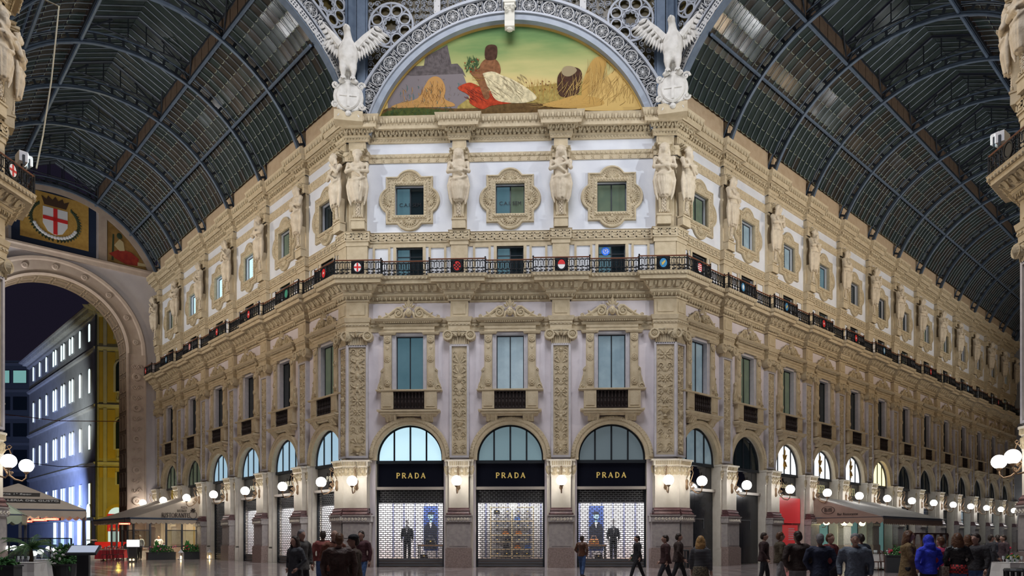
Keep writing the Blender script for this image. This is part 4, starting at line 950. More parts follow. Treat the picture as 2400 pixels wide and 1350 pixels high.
def spandrel(frame, uc, r1, side, ros, urib, label, ztop=32.4):
    """fills the plane between the arch rim (centre uc, radius r1) and the corner rib at u=urib, side = +1 corner on the right"""
    t = thing('pierced_spandrel', FRM[frame].copy(), label, 'spandrel', 'pierced iron spandrels')
    bk = MB(); n = 14; pts = []
    a1 = math.acos(min(1, abs(urib-uc)/r1)) if abs(urib-uc) < r1 else 0
    for i in range(n+1):
        a = a1+(pi/2*.92-a1)*i/n; pts.append((uc+side*r1*cos(a), VZ+r1*sin(a)))
    poly = [(urib, max(24.2, pts[0][1]))]+pts+[(pts[-1][0], ztop), (urib, ztop)]
    bk.plate(poly, .02, .06); part('backing', bk.mesh('backing', GOLDBACK), t)
    for (u, z, R) in ros: part('star_rosette', star_rosette(R).mesh('star_rosette', LACE), t, at(u, .22, z))
    sc = MB(); rnd = random.Random(9)
    lo, hi = min(urib, pts[-1][0]), max(urib, pts[-1][0])
    u = lo+.12
    while u < hi:
        z = 24.6
        while z < ztop:
            if math.hypot(u-uc, z-VZ) > r1+.18 and all(math.hypot(u-a, z-b) > R+.1 for a, b, R in ros):
                sc.volute((u, z), .17, rnd.choice((0, pi/2, pi)), 1.4, .2, .032, rnd.choice((-1, 1)), 9); sc.leaf((u+.1, z-.08), rnd.uniform(0, 6), .22, .1, .18, .03)
            z += .36
        u += .36
    if sc.v: part('scroll_filling', sc.mesh('scroll_filling', LACE), t, kind='stuff')
    rb = MB(); rb.box(urib-.03*side-.22, urib-.03*side+.22, .0, .5, 24.4, ztop); rb.box(urib-.34, urib-.26, .1, .34, 24.4, ztop); rb.box(urib+.26, urib+.34, .1, .34, 24.4, ztop)
    part('rib', rb.mesh('rib', STEEL), t)
    return t
spandrel('front', 0, 8.98, -1, [(-6.4, 29.15, 1.22)], -8.0, 'pierced iron spandrel with star rosette, left of the painted lunette')
spandrel('front', 0, 8.98, 1, [(6.4, 29.15, 1.22)], 8.0, 'pierced iron spandrel with star rosette, right of the painted lunette')
spandrel('openL', -VC, 9.5, 1, [(-1.45, 29.7, 1.15), (-3.9, 31.2, 1.0)], -.1, 'pierced iron spandrel left of the left eagle')
spandrel('openR', VC, 9.5, -1, [(1.45, 29.7, 1.15), (3.9, 31.2, 1.0)], .1, 'pierced iron spandrel right of the right eagle')
t = thing('dome_ring_band', FRM['front'] @ at(0, .3, 30.55), 'pale scrollwork band of the dome ring above the front iron arch', 'band')
m = MB(); m.box(-5, 5, -.2, 0, .25, 1.8); part('band_plate', m.mesh('band_plate', STEEL), t)
m = MB()
for i in range(26): m.volute((-4.6+.37*i, .75), .17, 0, 1.5, .04, .03, -1 if i < 13 else 1, 10)
m.box(-5, 5, 0, .08, .42, .5); m.box(-5, 5, 0, .08, 1.0, 1.08); part('scroll_band', m.mesh('scroll_band', LACE), t, kind='stuff')
for s in (-1, 1):
    m = MB(); m.box(s*3.88-.17, s*3.88+.17, -.1, .2, -1.0, 1.8)
    for k in range(10): m.ball((s*3.88-.09+.18*(k % 2), .2, -.9+.28*k), .035, 6, 4)
    part('riveted_post', m.mesh('riveted_post', WHITEI), t)
# painted lunette: a plain harvest landscape in the colours of the picture, flat paint shapes on one panel
def lun_pts(r, z0, n=40):
    a0 = math.asin((z0-VZ)/r); return [(r*cos(a0+(pi-2*a0)*i/n), VZ+r*sin(a0+(pi-2*a0)*i/n)) for i in range(n+1)]
SKYP = bpy.data.materials.new('painted_sky'); SKYP.use_nodes = True; _nt = SKYP.node_tree; _b = _nt.nodes['Principled BSDF']; _b.inputs['Roughness'].default_value = .8; _b.inputs['Specular IOR Level'].default_value = .1
_tc = _nt.nodes.new('ShaderNodeTexCoord'); _sp = _nt.nodes.new('ShaderNodeSeparateXYZ'); _mr = _nt.nodes.new('ShaderNodeMapRange'); _mr.inputs[1].default_value = 24; _mr.inputs[2].default_value = 29.2
_mp = _nt.nodes.new('ShaderNodeMapping'); _mp.inputs['Scale'].default_value = (.25, 1, 1.3); _ns = _nt.nodes.new('ShaderNodeTexNoise'); _ns.inputs['Scale'].default_value = 1.1; _ns.inputs['Detail'].default_value = 8; _ad = _nt.nodes.new('ShaderNodeMath'); _ad.operation = 'MULTIPLY_ADD'; _ad.inputs[1].default_value = .5; _sb = _nt.nodes.new('ShaderNodeMath'); _sb.operation = 'SUBTRACT'; _sb.inputs[1].default_value = .25; _rp = _nt.nodes.new('ShaderNodeValToRGB')
_rp.color_ramp.elements[0].position = .05; _rp.color_ramp.elements[0].color = (.50, .38, .16, 1); _rp.color_ramp.elements[1].position = 1.0; _rp.color_ramp.elements[1].color = (.06, .13, .055, 1)
for p, c in ((.32, (.56, .44, .19)), (.5, (.47, .42, .18)), (.68, (.30, .33, .13)), (.84, (.15, .24, .09))): _e = _rp.color_ramp.elements.new(p); _e.color = (*c, 1)
for a, b in ((_tc.outputs['Object'], _sp.inputs[0]), (_sp.outputs['Z'], _mr.inputs[0]), (_tc.outputs['Object'], _mp.inputs['Vector']), (_mp.outputs[0], _ns.inputs['Vector']), (_ns.outputs['Fac'], _ad.inputs[0]), (_mr.outputs[0], _ad.inputs[2]), (_ad.outputs[0], _sb.inputs[0]), (_sb.outputs[0], _rp.inputs['Fac']), (_rp.outputs['Color'], _b.inputs['Base Color'])): _nt.links.new(a, b)
mu = thing('lunette_mural', FRM['front'].copy(), 'half-round painted wall picture of a harvest field under a green sky', 'mural')
m = MB(); m.plate(lun_pts(7.62, 23.7), -.1, .0); part('painted_ground', m.mesh('painted_ground', SKYP), mu)
m = MB(); m.arc(0, VZ, [(7.58, .0), (7.58, .1), (7.70, .1), (7.70, 0)], RAD(14), RAD(166), 60); part('gilt_edge', m.mesh('gilt_edge', mat('gilt', (.55, .36, .10), .4, .4)), mu)
def P(x, y): return ((x-1194)*(39/1700), h(y))
def smooth(px, k=4):
    n = len(px); out = []
    for i in range(n):
        p0, p1, p2, p3 = (px[(i+j-1) % n] for j in range(4))
        for q in range(k):
            t = q/k; out.append(tuple(.5*(2*p1[c]+(p2[c]-p0[c])*t+(2*p0[c]-5*p1[c]+4*p2[c]-p3[c])*t*t+(3*p1[c]-p0[c]-3*p2[c]+p3[c])*t**3) for c in (0, 1)))
    return out
PAINT = dict(stone=(.10, .085, .085), stone2=(.17, .145, .15), stone3=(.24, .20, .19), earth=(.11, .065, .025), grass=(.06, .075, .02), red=(.36, .045, .018), redd=(.16, .02, .01), cream=(.52, .45, .28), creamd=(.28, .22, .12), hay=(.42, .25, .06), hay2=(.55, .37, .12), hayd=(.22, .12, .03), brown=(.19, .085, .04), umber=(.06, .03, .02), green=(.05, .11, .04), field=(.30, .23, .07), tawny=(.40, .21, .06), tawnyd=(.20, .09, .02), teal=(.06, .16, .15))
def patch(name, c, px, dd, sm=True, sc=5):
    m = MB(); m.plate([P(*p) for p in (smooth(px) if sm else px)], .0, dd); part(name, m.mesh(name, mat('paint_'+c, tuple(k*.75 for k in PAINT[c]), .85, col2=tuple(min(1, k*1.3) for k in PAINT[c]), scale=sc, spec=.1)), mu)
def strokes(name, c, n, box, dirs, dd, w=.02, seed=1):
    w *= .6
    rp = random.Random(seed); m = MB()
    for i in range(n):
        x, y = rp.uniform(box[0], box[2]), rp.uniform(box[1], box[3]); a = P(x, y); q = P(x+rp.uniform(*dirs[0]), y+rp.uniform(*dirs[1])); m.tube([(a[0], dd, a[1]), ((a[0]+q[0])/2+.04, dd+.004, (a[1]+q[1])/2), (q[0], dd, q[1])], [w, w, w*.4], 4)
    part(name, m.mesh(name, MATS.get('paint_'+c) or mat('paint_'+c, PAINT[c], .85)), mu, kind='stuff')
patch('painted_tower', 'stone', [(990, 152), (994, 128), (1046, 101), (1056, 148)], .006, False)
strokes('tower_courses', 'stone2', 14, (1000, 120, 1048, 146), ((-2, 2), (6, 18)), .008, .02, 5)
patch('painted_temple', 'stone2', [(905, 268), (905, 215), (950, 170), (1078, 155), (1092, 195), (1104, 268)], .008, False); patch('painted_ledge', 'stone', [(945, 168), (958, 150), (1070, 146), (1082, 160), (1090, 178), (1082, 170), (960, 172)], .012, False)
strokes('temple_courses', 'stone3', 40, (935, 180, 1080, 235), ((-3, 3), (4, 12)), .014, .022, 6); strokes('temple_spots', 'teal', 12, (930, 190, 1075, 235), ((-2, 2), (6, 16)), .016, .03, 7); strokes('temple_spots', 'tawny', 9, (940, 195, 1000, 235), ((-3, 3), (6, 16)), .016, .03, 8)
patch('painted_field', 'field', [(1095, 268), (1108, 222), (1180, 210), (1260, 203), (1330, 196), (1420, 198), (1490, 225), (1508, 268)], .010)
strokes('field_grass', 'hay', 150, (1180, 205, 1330, 240), ((-5, 5), (-26, -10)), .014, .014, 9); strokes('field_flowers', 'redd', 14, (1230, 190, 1320, 215), ((-1, 1), (2, 4)), .02, .03, 10)
patch('painted_earth', 'earth', [(890, 285), (893, 252), (940, 244), (1010, 248), (1100, 252), (1200, 242), (1290, 246), (1400, 250), (1512, 262), (1512, 285)], .014)
patch('painted_grass', 'grass', [(890, 285), (896, 258), (950, 248), (1005, 251), (1060, 262), (1060, 285)], .018); strokes('grass_blades', 'green', 70, (900, 248, 1060, 268), ((-8, 8), (-12, -4)), .022, .014, 11)
patch('painted_bush', 'tawny', [(915, 246), (930, 237), (975, 226), (992, 198), (1004, 180), (1020, 175), (1034, 184), (1042, 205), (1040, 228), (1062, 240), (1055, 247), (980, 247)], .022); strokes('bush_strokes', 'tawnyd', 60, (985, 185, 1040, 235), ((-8, 8), (8, 18)), .026, .013, 12); strokes('bush_strokes', 'hay2', 30, (940, 228, 1050, 244), ((-12, 12), (-4, 4)), .026, .012, 13)
patch('painted_red_cloth', 'red', [(1071, 204), (1095, 192), (1112, 196), (1130, 206), (1150, 215), (1162, 234), (1200, 241), (1150, 247), (1128, 255), (1100, 240), (1098, 222)], .026); strokes('red_folds', 'redd', 26, (1085, 200, 1150, 235), ((6, 18), (8, 18)), .030, .018, 14)
patch('painted_cream_cloth', 'cream', [(1122, 178), (1150, 167), (1178, 178), (1205, 190), (1240, 213), (1256, 232), (1230, 242), (1190, 241), (1160, 233), (1144, 206)], .030); strokes('cream_folds', 'creamd', 40, (1135, 175, 1220, 222), ((8, 20), (10, 20)), .034, .014, 15)
patch('painted_basket', 'brown', [(1100, 166), (1122, 160), (1138, 195), (1146, 226), (1134, 230), (1118, 190)], .036); strokes('basket_bands', 'hay', 10, (1104, 168, 1130, 205), ((8, 14), (-2, 2)), .04, .018, 16); strokes('flower_stems', 'green', 60, (1090, 140, 1118, 168), ((-7, 7), (-14, -4)), .034, .03, 22); strokes('flower_dots', 'red', 12, (1086, 132, 1120, 165), ((-1, 1), (2, 3)), .04, .04, 17)
patch('painted_jar', 'brown', [(1126, 176), (1122, 156), (1130, 142), (1142, 136), (1158, 138), (1168, 148), (1172, 166), (1164, 180), (1144, 182)], .024); patch('painted_jar_neck', 'umber', [(1137, 138), (1135, 115), (1142, 105), (1158, 105), (1164, 114), (1160, 138)], .026)
patch('painted_jar', 'umber', [(1308, 224), (1304, 190), (1312, 172), (1330, 162), (1352, 164), (1362, 178), (1358, 205), (1350, 228), (1326, 232)], .024); patch('painted_cloth_wrap', 'creamd', [(1314, 172), (1322, 160), (1340, 160), (1350, 170), (1336, 182), (1322, 182)], .028)
for i, (c, pts) in enumerate((('hay', [(1366, 246), (1362, 205), (1376, 165), (1392, 142), (1416, 140), (1418, 156), (1410, 190), (1404, 246)]), ('hay2', [(1355, 262), (1372, 232), (1400, 205), (1430, 178), (1455, 166), (1480, 185), (1500, 225), (1511, 262)]), ('hay', [(1270, 250), (1310, 238), (1350, 228), (1400, 236), (1410, 252), (1340, 258)]))):
    patch('painted_sheaf', c, pts, .040+.006*i)
strokes('straw', 'hay2', 90, (1300, 205, 1480, 250), ((-10, 30), (-44, -14)), .056, .014, 18); strokes('straw', 'hayd', 70, (1370, 170, 1500, 255), ((-8, 16), (-34, -10)), .056, .012, 19); strokes('straw', 'hay2', 50, (1380, 190, 1420, 240), ((-6, 6), (-60, -30)), .058, .013, 20); strokes('straw', 'hay2', 60, (1250, 240, 1400, 256), ((-30, 30), (-8, 4)), .05, .012, 21)
# stone eagles with shields on the corners
EAGLEST = mat('white_eagle_stone', (.56, .54, .50), .8, col2=(.66, .64, .60), scale=4, bump=.3, bscale=18)
def eagle_tree():
    b = MB(); b.ball((0, .45, 2.35), (.50, .40, .78), 12, 10); b.ball((0, .5, 2.75), (.36, .34, .4), 10, 8); b.tube([(0, .5, 2.9), (-.02, .55, 3.25), (-.05, .62, 3.45)], [.27, .19, .17], 8)
    b.ball((-.06, .66, 3.5), (.19, .23, .18), 10, 8); b.tube([(-.08, .82, 3.52), (-.1, .98, 3.48), (-.1, 1.03, 3.36)], [.09, .06, .02], 6); b.tube([(-.06, .75, 3.6), (-.08, .9, 3.57)], [.05, .03], 5)
    for s in (-1, 1):
        b.tube([(s*.22, .5, 1.95), (s*.26, .55, 1.6), (s*.24, .5, 1.25)], [.22, .17, .09], 8)
        for k in (-1, 0, 1): b.tube([(s*.24, .5, 1.25), (s*.24+k*.1, .66, 1.16), (s*.24+k*.13, .68, 1.05)], [.06, .05, .025], 5)
        for k in range(3): b.ball((s*.15*(k-1), .78, 2.2+.2*k), (.14, .07, .16), 6, 5)
    body = fuse(b, 'eagle_body', EAGLEST, .035, 2); kids = [T('body', body)]
    for s in (-1, 1):
        w = MB(); sh = (s*.35, .42, 2.75); el = (s*.78, .36, 3.3); ti = (s*1.22, .32, 3.85)
        w.tube([sh, el, ti], [.2, .16, .06], 8)
        for i in range(13):
            t_ = i/12; base = [sh[k]+(el[k]-sh[k])*min(1, t_*2) if t_ < .5 else el[k]+(ti[k]-el[k])*(t_*2-1) for k in range(3)]
            L = .75+.2*t_; a = -pi/2+s*(.12+1.0*t_)
            w.leaf((base[0], base[2]+.05), a, L, .19, base[1]-.04+.01*(i % 2), .05)
            if i % 2 == 0: w.leaf((base[0], base[2]+.1), a, L*.55, .2, base[1]+.06, .05)
        kids.append(T('wing', w.mesh('wing', EAGLEST)))
    tl = MB()
    for k in range(5): tl.leaf((-.02, 1.9), -pi/2+(-.4+.2*k), .75, .2, .12, .05)
    kids.append(T('tail', tl.mesh('tail', EAGLEST)))
    sh = MB(); n = 24
    def ov(k, f): return [(.60*f*cos(2*pi*i/n)*(1+.06*cos(4*pi*i/n)), .42+.74*f*sin(2*pi*i/n)) for i in range(n)]
    sh.plate(ov(0, 1.16), .1, .3, .05); sh.plate(ov(0, .92), .3, .4, .06)
    sh2 = MB(); sh2.box(-.06, .06, .4, .45, -.12, .95); sh2.box(-.42, .42, .4, .44, .38, .5)
    for s in (-1, 1):
        sh.volute((s*.62, .95), .2, 0, 1.4, .28, .06, s, 12); sh.volute((s*.66, -.02), .18, 0, 1.4, .28, .06, -s, 12); sh.leaf((s*.4, -.35), -pi/2+s*.5, .3, .16, .26, .06)
        sh.ball((s*.3, .36, 1.12), (.2, .14, .12), 8, 5)
    sh.ball((0, .3, -.42), (.16, .14, .14), 8, 5)
    kids += [T('shield', sh.mesh('shield', EAGLEST), (T('cross', sh2.mesh('cross', EAGLEST)),))]
    return kids
EAG = eagle_tree()
for s, nm_ in ((-1, 'left'), (1, 'right')):
    M = Matrix.Translation((s*(8.72-.22), -1.0, 24.3)) @ Matrix.Rotation(-s*pi/8*.5, 4, 'Z') @ Matrix.Diagonal((1.06, 1, 1.07, 1))
    t = thing('eagle_statue', M, 'white stone eagle with spread wings on a cross shield, %s corner' % nm_, 'statue', 'stone eagles')
    for k in EAG: spawn(k, None, t)
    bs = MB(); bs.box(-.7, .7, -.5, .3, -.75, -.25); part('base_block', bs.mesh('base_block', STONE), t)
# ================================================================== lettering
GL = {  # strokes on a 0..1 high cell: (points, weight); weight 1 thick, 0 thin
 'P': (.56, [([(.14, 0), (.14, 1)], 1), ([(.14, 1), (.36, 1), (.52, .88), (.54, .74), (.5, .58), (.36, .48), (.14, .48)], .6)], [(.14, 0)]),
 'R': (.66, [([(.14, 0), (.14, 1)], 1), ([(.14, 1), (.36, 1), (.52, .9), (.54, .76), (.5, .6), (.36, .5), (.14, .5)], .6), ([(.34, .5), (.62, 0)], 1)], [(.14, 0), (.64, 0)]),
 'A': (.72, [([(.08, 0), (.36, 1)], .4), ([(.36, 1), (.64, 0)], 1), ([(.18, .32), (.54, .32)], .3)], [(.08, 0), (.64, 0)]),
 'D': (.68, [([(.14, 0), (.14, 1)], 1), ([(.14, 1), (.38, .98), (.58, .8), (.63, .5), (.58, .2), (.38, .02), (.14, 0)], .7)], []),
 'B': (.6, [([(.14, 0), (.14, 1)], 1), ([(.14, 1), (.38, .98), (.48, .86), (.46, .64), (.34, .53), (.14, .53)], .6), ([(.34, .53), (.54, .44), (.56, .18), (.42, .02), (.14, 0)], .7)], []),
 'I': (.3, [([(.15, 0), (.15, 1)], 1)], [(.15, 0), (.15, 1)]), 'F': (.54, [([(.14, 0), (.14, 1)], 1), ([(.14, 1), (.52, 1), (.52, .86)], .5), ([(.14, .52), (.42, .52)], .4)], [(.14, 0)]),
 'S': (.52, [([(.46, .84), (.36, .98), (.18, .98), (.09, .84), (.12, .64), (.4, .44), (.47, .24), (.38, .04), (.18, .0), (.08, .14)], .8)], []), 'T': (.6, [([(.3, 0), (.3, 1)], 1), ([(.04, .86), (.04, 1), (.56, 1), (.56, .86)], .4)], [(.3, 0)]),
 'O': (.74, [([(.37+.31*cos(2*pi*i/16), .5+.5*sin(2*pi*i/16)) for i in range(17)], .7)], []), 'N': (.7, [([(.12, 0), (.12, 1)], .4), ([(.12, 1), (.58, 0)], 1), ([(.58, 0), (.58, 1)], .4)], [(.12, 0), (.58, 1)]),
 'E': (.54, [([(.14, 0), (.14, 1)], 1), ([(.14, 1), (.5, 1), (.5, .86)], .5), ([(.14, .52), (.42, .52)], .4), ([(.14, 0), (.52, 0), (.52, .14)], .5)], []), 'Z': (.56, [([(.06, .86), (.06, 1), (.5, 1)], .4), ([(.5, 1), (.06, 0)], 1), ([(.06, 0), (.52, 0), (.52, .14)], .4)], []),
 'L': (.52, [([(.14, 0), (.14, 1)], 1), ([(.14, 0), (.5, 0), (.5, .16)], .5)], [(.14, 1)]), 'G': (.7, [([(.6, .82), (.44, .99), (.26, .96), (.1, .7), (.1, .3), (.26, .04), (.46, .02), (.6, .14), (.6, .44), (.46, .44)], .8)], []),
 'U': (.68, [([(.12, 1), (.12, .3), (.22, .04), (.42, .0), (.54, .14), (.57, .4), (.57, 1)], .8)], [(.12, 1), (.57, 1)]), 'C': (.64, [([(.58, .82), (.44, .99), (.26, .96), (.1, .7), (.1, .3), (.26, .04), (.46, .02), (.58, .16)], .8)], []),
 'M': (.84, [([(.1, 0), (.12, 1)], .4), ([(.12, 1), (.42, .1)], 1), ([(.42, .1), (.72, 1)], .4), ([(.72, 1), (.74, 0)], 1)], [(.1, 0), (.74, 0)]), '.': (.24, [([(.1, 0), (.1, .08)], 1)], []), ' ': (.4, [], [])}
def glyph(mb, ch, x, z, H, d, wgt=.13, sx=1.):
    adv, st, sf = GL[ch]
    for pts, w in st:
        t = H*wgt*(.35+.65*w)/2; pts = [(x+a*H*sx, z+b*H) for a, b in pts]
        for (a, b), (c, e_) in zip(pts, pts[1:]):
            L = math.hypot(c-a, e_-b) or 1; nx, nz = -(e_-b)/L*t, (c-a)/L*t; ex, ez = (c-a)/L*t*.5, (e_-b)/L*t*.5
            mb.plate([(a-nx-ex, b-nz-ez), (c-nx+ex, e_-nz+ez), (c+nx+ex, e_+nz+ez), (a+nx-ex, b+nz-ez)], d, d+.025)
    for a, b in sf: mb.box(x+a*H*sx-H*.11*sx, x+a*H*sx+H*.11*sx, d, d+.025, z+b*H-(H*.05 if b else 0), z+b*H+(0 if b else H*.05))
    return adv*H
GM = {}
def text(parent, s, x, z, H, d, m, gap=.12, center=True, mtx=None, wgt=.13, sx=1.):
    W_ = sum(GL[c][0]*H*sx+gap*H for c in s)-gap*H; u = x-(W_/2 if center else 0)
    for c in s:
        if c != ' ':
            k = (c, H, m.name, wgt, sx)
            if k not in GM: mb = MB(); glyph(mb, c, 0, 0, H, 0, wgt, sx); GM[k] = mb.mesh('letter', m)
            part('letter', GM[k], parent, (mtx or Matrix.Identity(4)) @ at(u, d, z))
        u += GL[c][0]*H*sx+gap*H
def ftext(parent, s, x, z, H, d, m, mtx=None, name='lettering', sx=1.):    # plain sans lettering
    c = bpy.data.curves.new(name, 'FONT'); c.body = s; c.size = H*1.4; c.extrude = .008; c.align_x = 'CENTER'; o = bpy.data.objects.new(name, c); COL.objects.link(o)
    me = evalmesh(o, name) if False else None
    dg = bpy.context.evaluated_depsgraph_get(); me = bpy.data.meshes.new_from_object(o.evaluated_get(dg)); me.name = name; bpy.data.objects.remove(o); bpy.data.curves.remove(c)
    me.transform(Matrix.Rotation(pi/2, 4, 'X')); me.materials.clear(); me.materials.append(m)
    return part(name, me, parent, (mtx or Matrix.Identity(4)) @ at(x, d, z) @ Matrix.Diagonal((sx, 1, 1, 1)))
# ================================================================== shopfronts
ZS = h(1141); ZL = h(1147)
def grille_mesh():
    mb = MB(); z0, z1 = h(1310), ZL; hw = 1.78; rows = 34; H = (z1-z0)/rows
    for r in range(rows+1): mb.box(-hw, hw, -.39, -.365, z0+H*r-.02, z0+H*r+.02)
    nb = 14; bw = 2*hw/nb
    for r in range(rows):
        for i in range(nb+1):
            x = -hw+bw*(i+(.5 if r % 2 else 0))
            if -hw <= x <= hw: mb.box(x-.02, x+.02, -.385, -.37, z0+H*r, z0+H*r+H)
    return mb.mesh('open_grille', SHUT)
GRI = grille_mesh()
def shutter_tree():
    b = MB(); z1 = h(1310)
    for i in range(3): b.box(-1.8, 1.8, -.42, -.36-.02*(i % 2), .04+z1*i/3, z1*(i+1)/3)
    g = MB(); g.box(-1.86, -1.76, -.44, -.3, 0, ZL); g.box(1.76, 1.86, -.44, -.3, 0, ZL)
    return [T('open_grille', GRI, kind='stuff'), T('bottom_slat', b.mesh('bottom_slat', SHUT)), T('guide_rail', g.mesh('guide_rail', DFRAME))]
SHT = shutter_tree()
SIGN_M = MB(); SIGN_M.box(-1.84, 1.84, -.5, -.36, ZS, Z_IMP-.14); SIGN_M = SIGN_M.mesh('sign_panel', BLACKG)
LEDGE_M = MB(); LEDGE_M.box(-1.86, 1.86, -.5, -.1, ZL, ZS+.02); LEDGE_M = LEDGE_M.mesh('sign_ledge', mat('pale_metal_ledge', (.42, .38, .34), .4, .3))
def shop_sign(wname, u, label, txt=None, m=GOLD, H=.28, gap=.44, fn=None):
    t = thing('shop_sign', FRM[wname] @ at(u, 0, 0), label, 'sign', 'black shop signs under the arches')
    part('sign_panel', SIGN_M, t); part('sign_ledge', LEDGE_M, t)
    if txt == 'PRADA': text(t, txt, 0, (ZS+Z_IMP-.14)/2-H*.5, .27, -.36, m, .40, wgt=.21, sx=1.3)
    elif txt: text(t, txt, .35, (ZS+Z_IMP-.14)/2-H*.4, H, -.36, m, gap)
    if fn: fn(t)
    return t
def shutter(wname, u, label):
    t = thing('roller_shutter', FRM[wname] @ at(u, 0, 0), label, 'shutter', 'roller shutters under the arches')
    for k in SHT: spawn(k, None, t)
    return t
WALLW = mat('shop_white_wall', (.72, .72, .74), .6); SHOPFL = mat('shop_floor_wood', (.40, .27, .2), .4); HEAD = mat('shop_dark_header', (.02, .02, .024), .5)
STRIPE = mat('shop_blue_grey_panel', (.20, .22, .36), .5); LAMPW = mat('shop_spot_glow', (1, 1, 1), .3, emit=(1, .98, .94), estr=12)
def room(wname, u, depth, power, wall=WALLW, col=(1, .98, .95)):
    """walls, floor and ceiling of the shop room behind one arch"""
    t = bpy.data.objects.new('wall_shop_room', None); COL.objects.link(t); t.matrix_local = FRM[wname] @ at(u, 0, 0); t['kind'] = 'structure'
    hw = 1.86; m = MB(); m.box(-hw, hw, -.6-depth-.1, -.6-depth, 0, ZS); part('back_wall', m.mesh('back_wall', wall), t)
    for s in (-1, 1): m = MB(); m.box(s*hw-.05, s*hw+.05, -.6-depth, -.6, 0, ZS); part('side_wall', m.mesh('side_wall', wall), t)
    m = MB(); m.box(-hw, hw, -.6-depth, -.5, 0.0, .42); part('display_floor', m.mesh('display_floor', SHOPFL), t)
    m = MB(); m.box(-hw, hw, -.6-depth, -.6, ZS-.1, ZS); m.box(-hw, hw, -.75, -.6, h(1178), ZS); part('dark_header', m.mesh('dark_header', HEAD), t)
    for i in range(6):
        if wall is WALLW: m = MB(); x = -1.6+.64*i; m.box(x, x+.10, -.6-depth, -.6-depth+.05, .42, 3.6); part('wall_stripe', m.mesh('wall_stripe', STRIPE), t)
    if power:
        o = lamp('AREA', 'shop_light', (0, 0, 0), (0, 0, -1), power, col, 1.6); o.parent = t; o.matrix_local = Matrix.Translation((0, .6+depth*.45, ZS-.16)); o.data.shape = 'RECTANGLE'; o.data.size = 3.2; o.data.size_y = depth*.7
        for i in range(4):
            m = MB(); x = -1.3+.87*i; m.lathe((x, -.6-depth*.5, 3.72), [(.05, .12), (.07, .02), (.06, 0)], 8); part('spot_lamp', m.mesh('spot_lamp', LAMPW), t)
    return t
pos = {'front': sorted(WALLS[0].wins), 'left': sorted(WALLS[1].wins, reverse=True), 'right': sorted(WALLS[2].wins)}
SUIT = mat('dark_suit', (.025, .03, .04), .8); SKIN = mat('skin', (.50, .30, .22), .6); SHIRT = mat('white_shirt', (.7, .7, .72), .7)
def mannequin_tree():
    b = MB()
    b.tube([(0, 0, 1.72), (0, .0, 1.58), (0, 0, 1.48)], [.055, .06, .07], 8); b.ball((0, .02, 1.80), (.085, .10, .13), 10, 8)
    mb2 = MB(); mb2.tube([(0, 0, 1.5), (0, 0, 1.42), (0, .01, 1.2), (0, 0, 1.0), (0, 0, .86)], [.12, .19, .18, .16, .18], 10)
    for s in (-1, 1): mb2.tube([(s*.18, 0, 1.42), (s*.26, .02, 1.15), (s*.25, .08, .9)], [.08, .062, .05], 8)
    jk = fuse(mb2, 'jacket', SUIT, .03, 1)
    tr = MB()
    for s in (-1, 1): tr.tube([(s*.09, 0, .9), (s*.10, .02, .5), (s*.10, .02, .06)], [.1, .08, .065], 8); tr.box(s*.1-.045, s*.1+.045, -.05, .2, 0, .07)
    ty = MB(); ty.plate([(-.05, 1.46), (.05, 1.46), (.02, 1.2), (-.02, 1.2)], .15, .2); hd = MB()
    for s in (-1, 1):
        hd.ball((s*.25, .1, .85), (.04, .035, .07), 6, 5)
    st = MB(); st.lathe((0, 0, 0), [(.22, 0), (.22, .02), (.02, .03)], 14)
    return [T('head', b.mesh('head', SHIRT, True)), T('jacket', jk), T('trousers', tr.mesh('trousers', SUIT, True)), T('shirt_front', ty.mesh('shirt_front', SHIRT)), T('hand', hd.mesh('hand', SHIRT)), T('base', st.mesh('base', SHUT))]
MANN = mannequin_tree(); POSTB = mat('poster_blue', (.03, .06, .22), .5); POSTL = mat('poster_pale_blue', (.25, .42, .60), .5); POSTD = mat('poster_dark', (.01, .014, .03), .5)
TABW = mat('table_wood', (.16, .09, .05), .5); LEATH = [mat('bag_leather_%s' % n, c, .45) for n, c in (('tan', (.35, .14, .05)), ('black', (.02, .02, .025)), ('blue', (.05, .10, .28)), ('red', (.45, .06, .03)), ('grey', (.2, .2, .22)))]
def bag(wname, u, d, z, s, m, label, group):
    t = thing('handbag', FRM[wname] @ at(u, d, z), label, 'bag', group)
    b = MB(); b.plate([(-.22*s, 0), (.22*s, 0), (.25*s, .05*s), (.2*s, .28*s), (-.2*s, .28*s), (-.25*s, .05*s)], -.08*s, .08*s, .02*s); part('body', b.mesh('body', m), t)
    b = MB(); b.tube([(-.12*s, .03, .27*s), (-.1*s, .03, .42*s), (.1*s, .03, .42*s), (.12*s, .03, .27*s)], .015*s, 5); part('handle', b.mesh('handle', m), t)
    b = MB(); b.box(-.05*s, .05*s, .08*s, .09*s, .15*s, .2*s); part('clasp', b.mesh('clasp', GOLD), t)
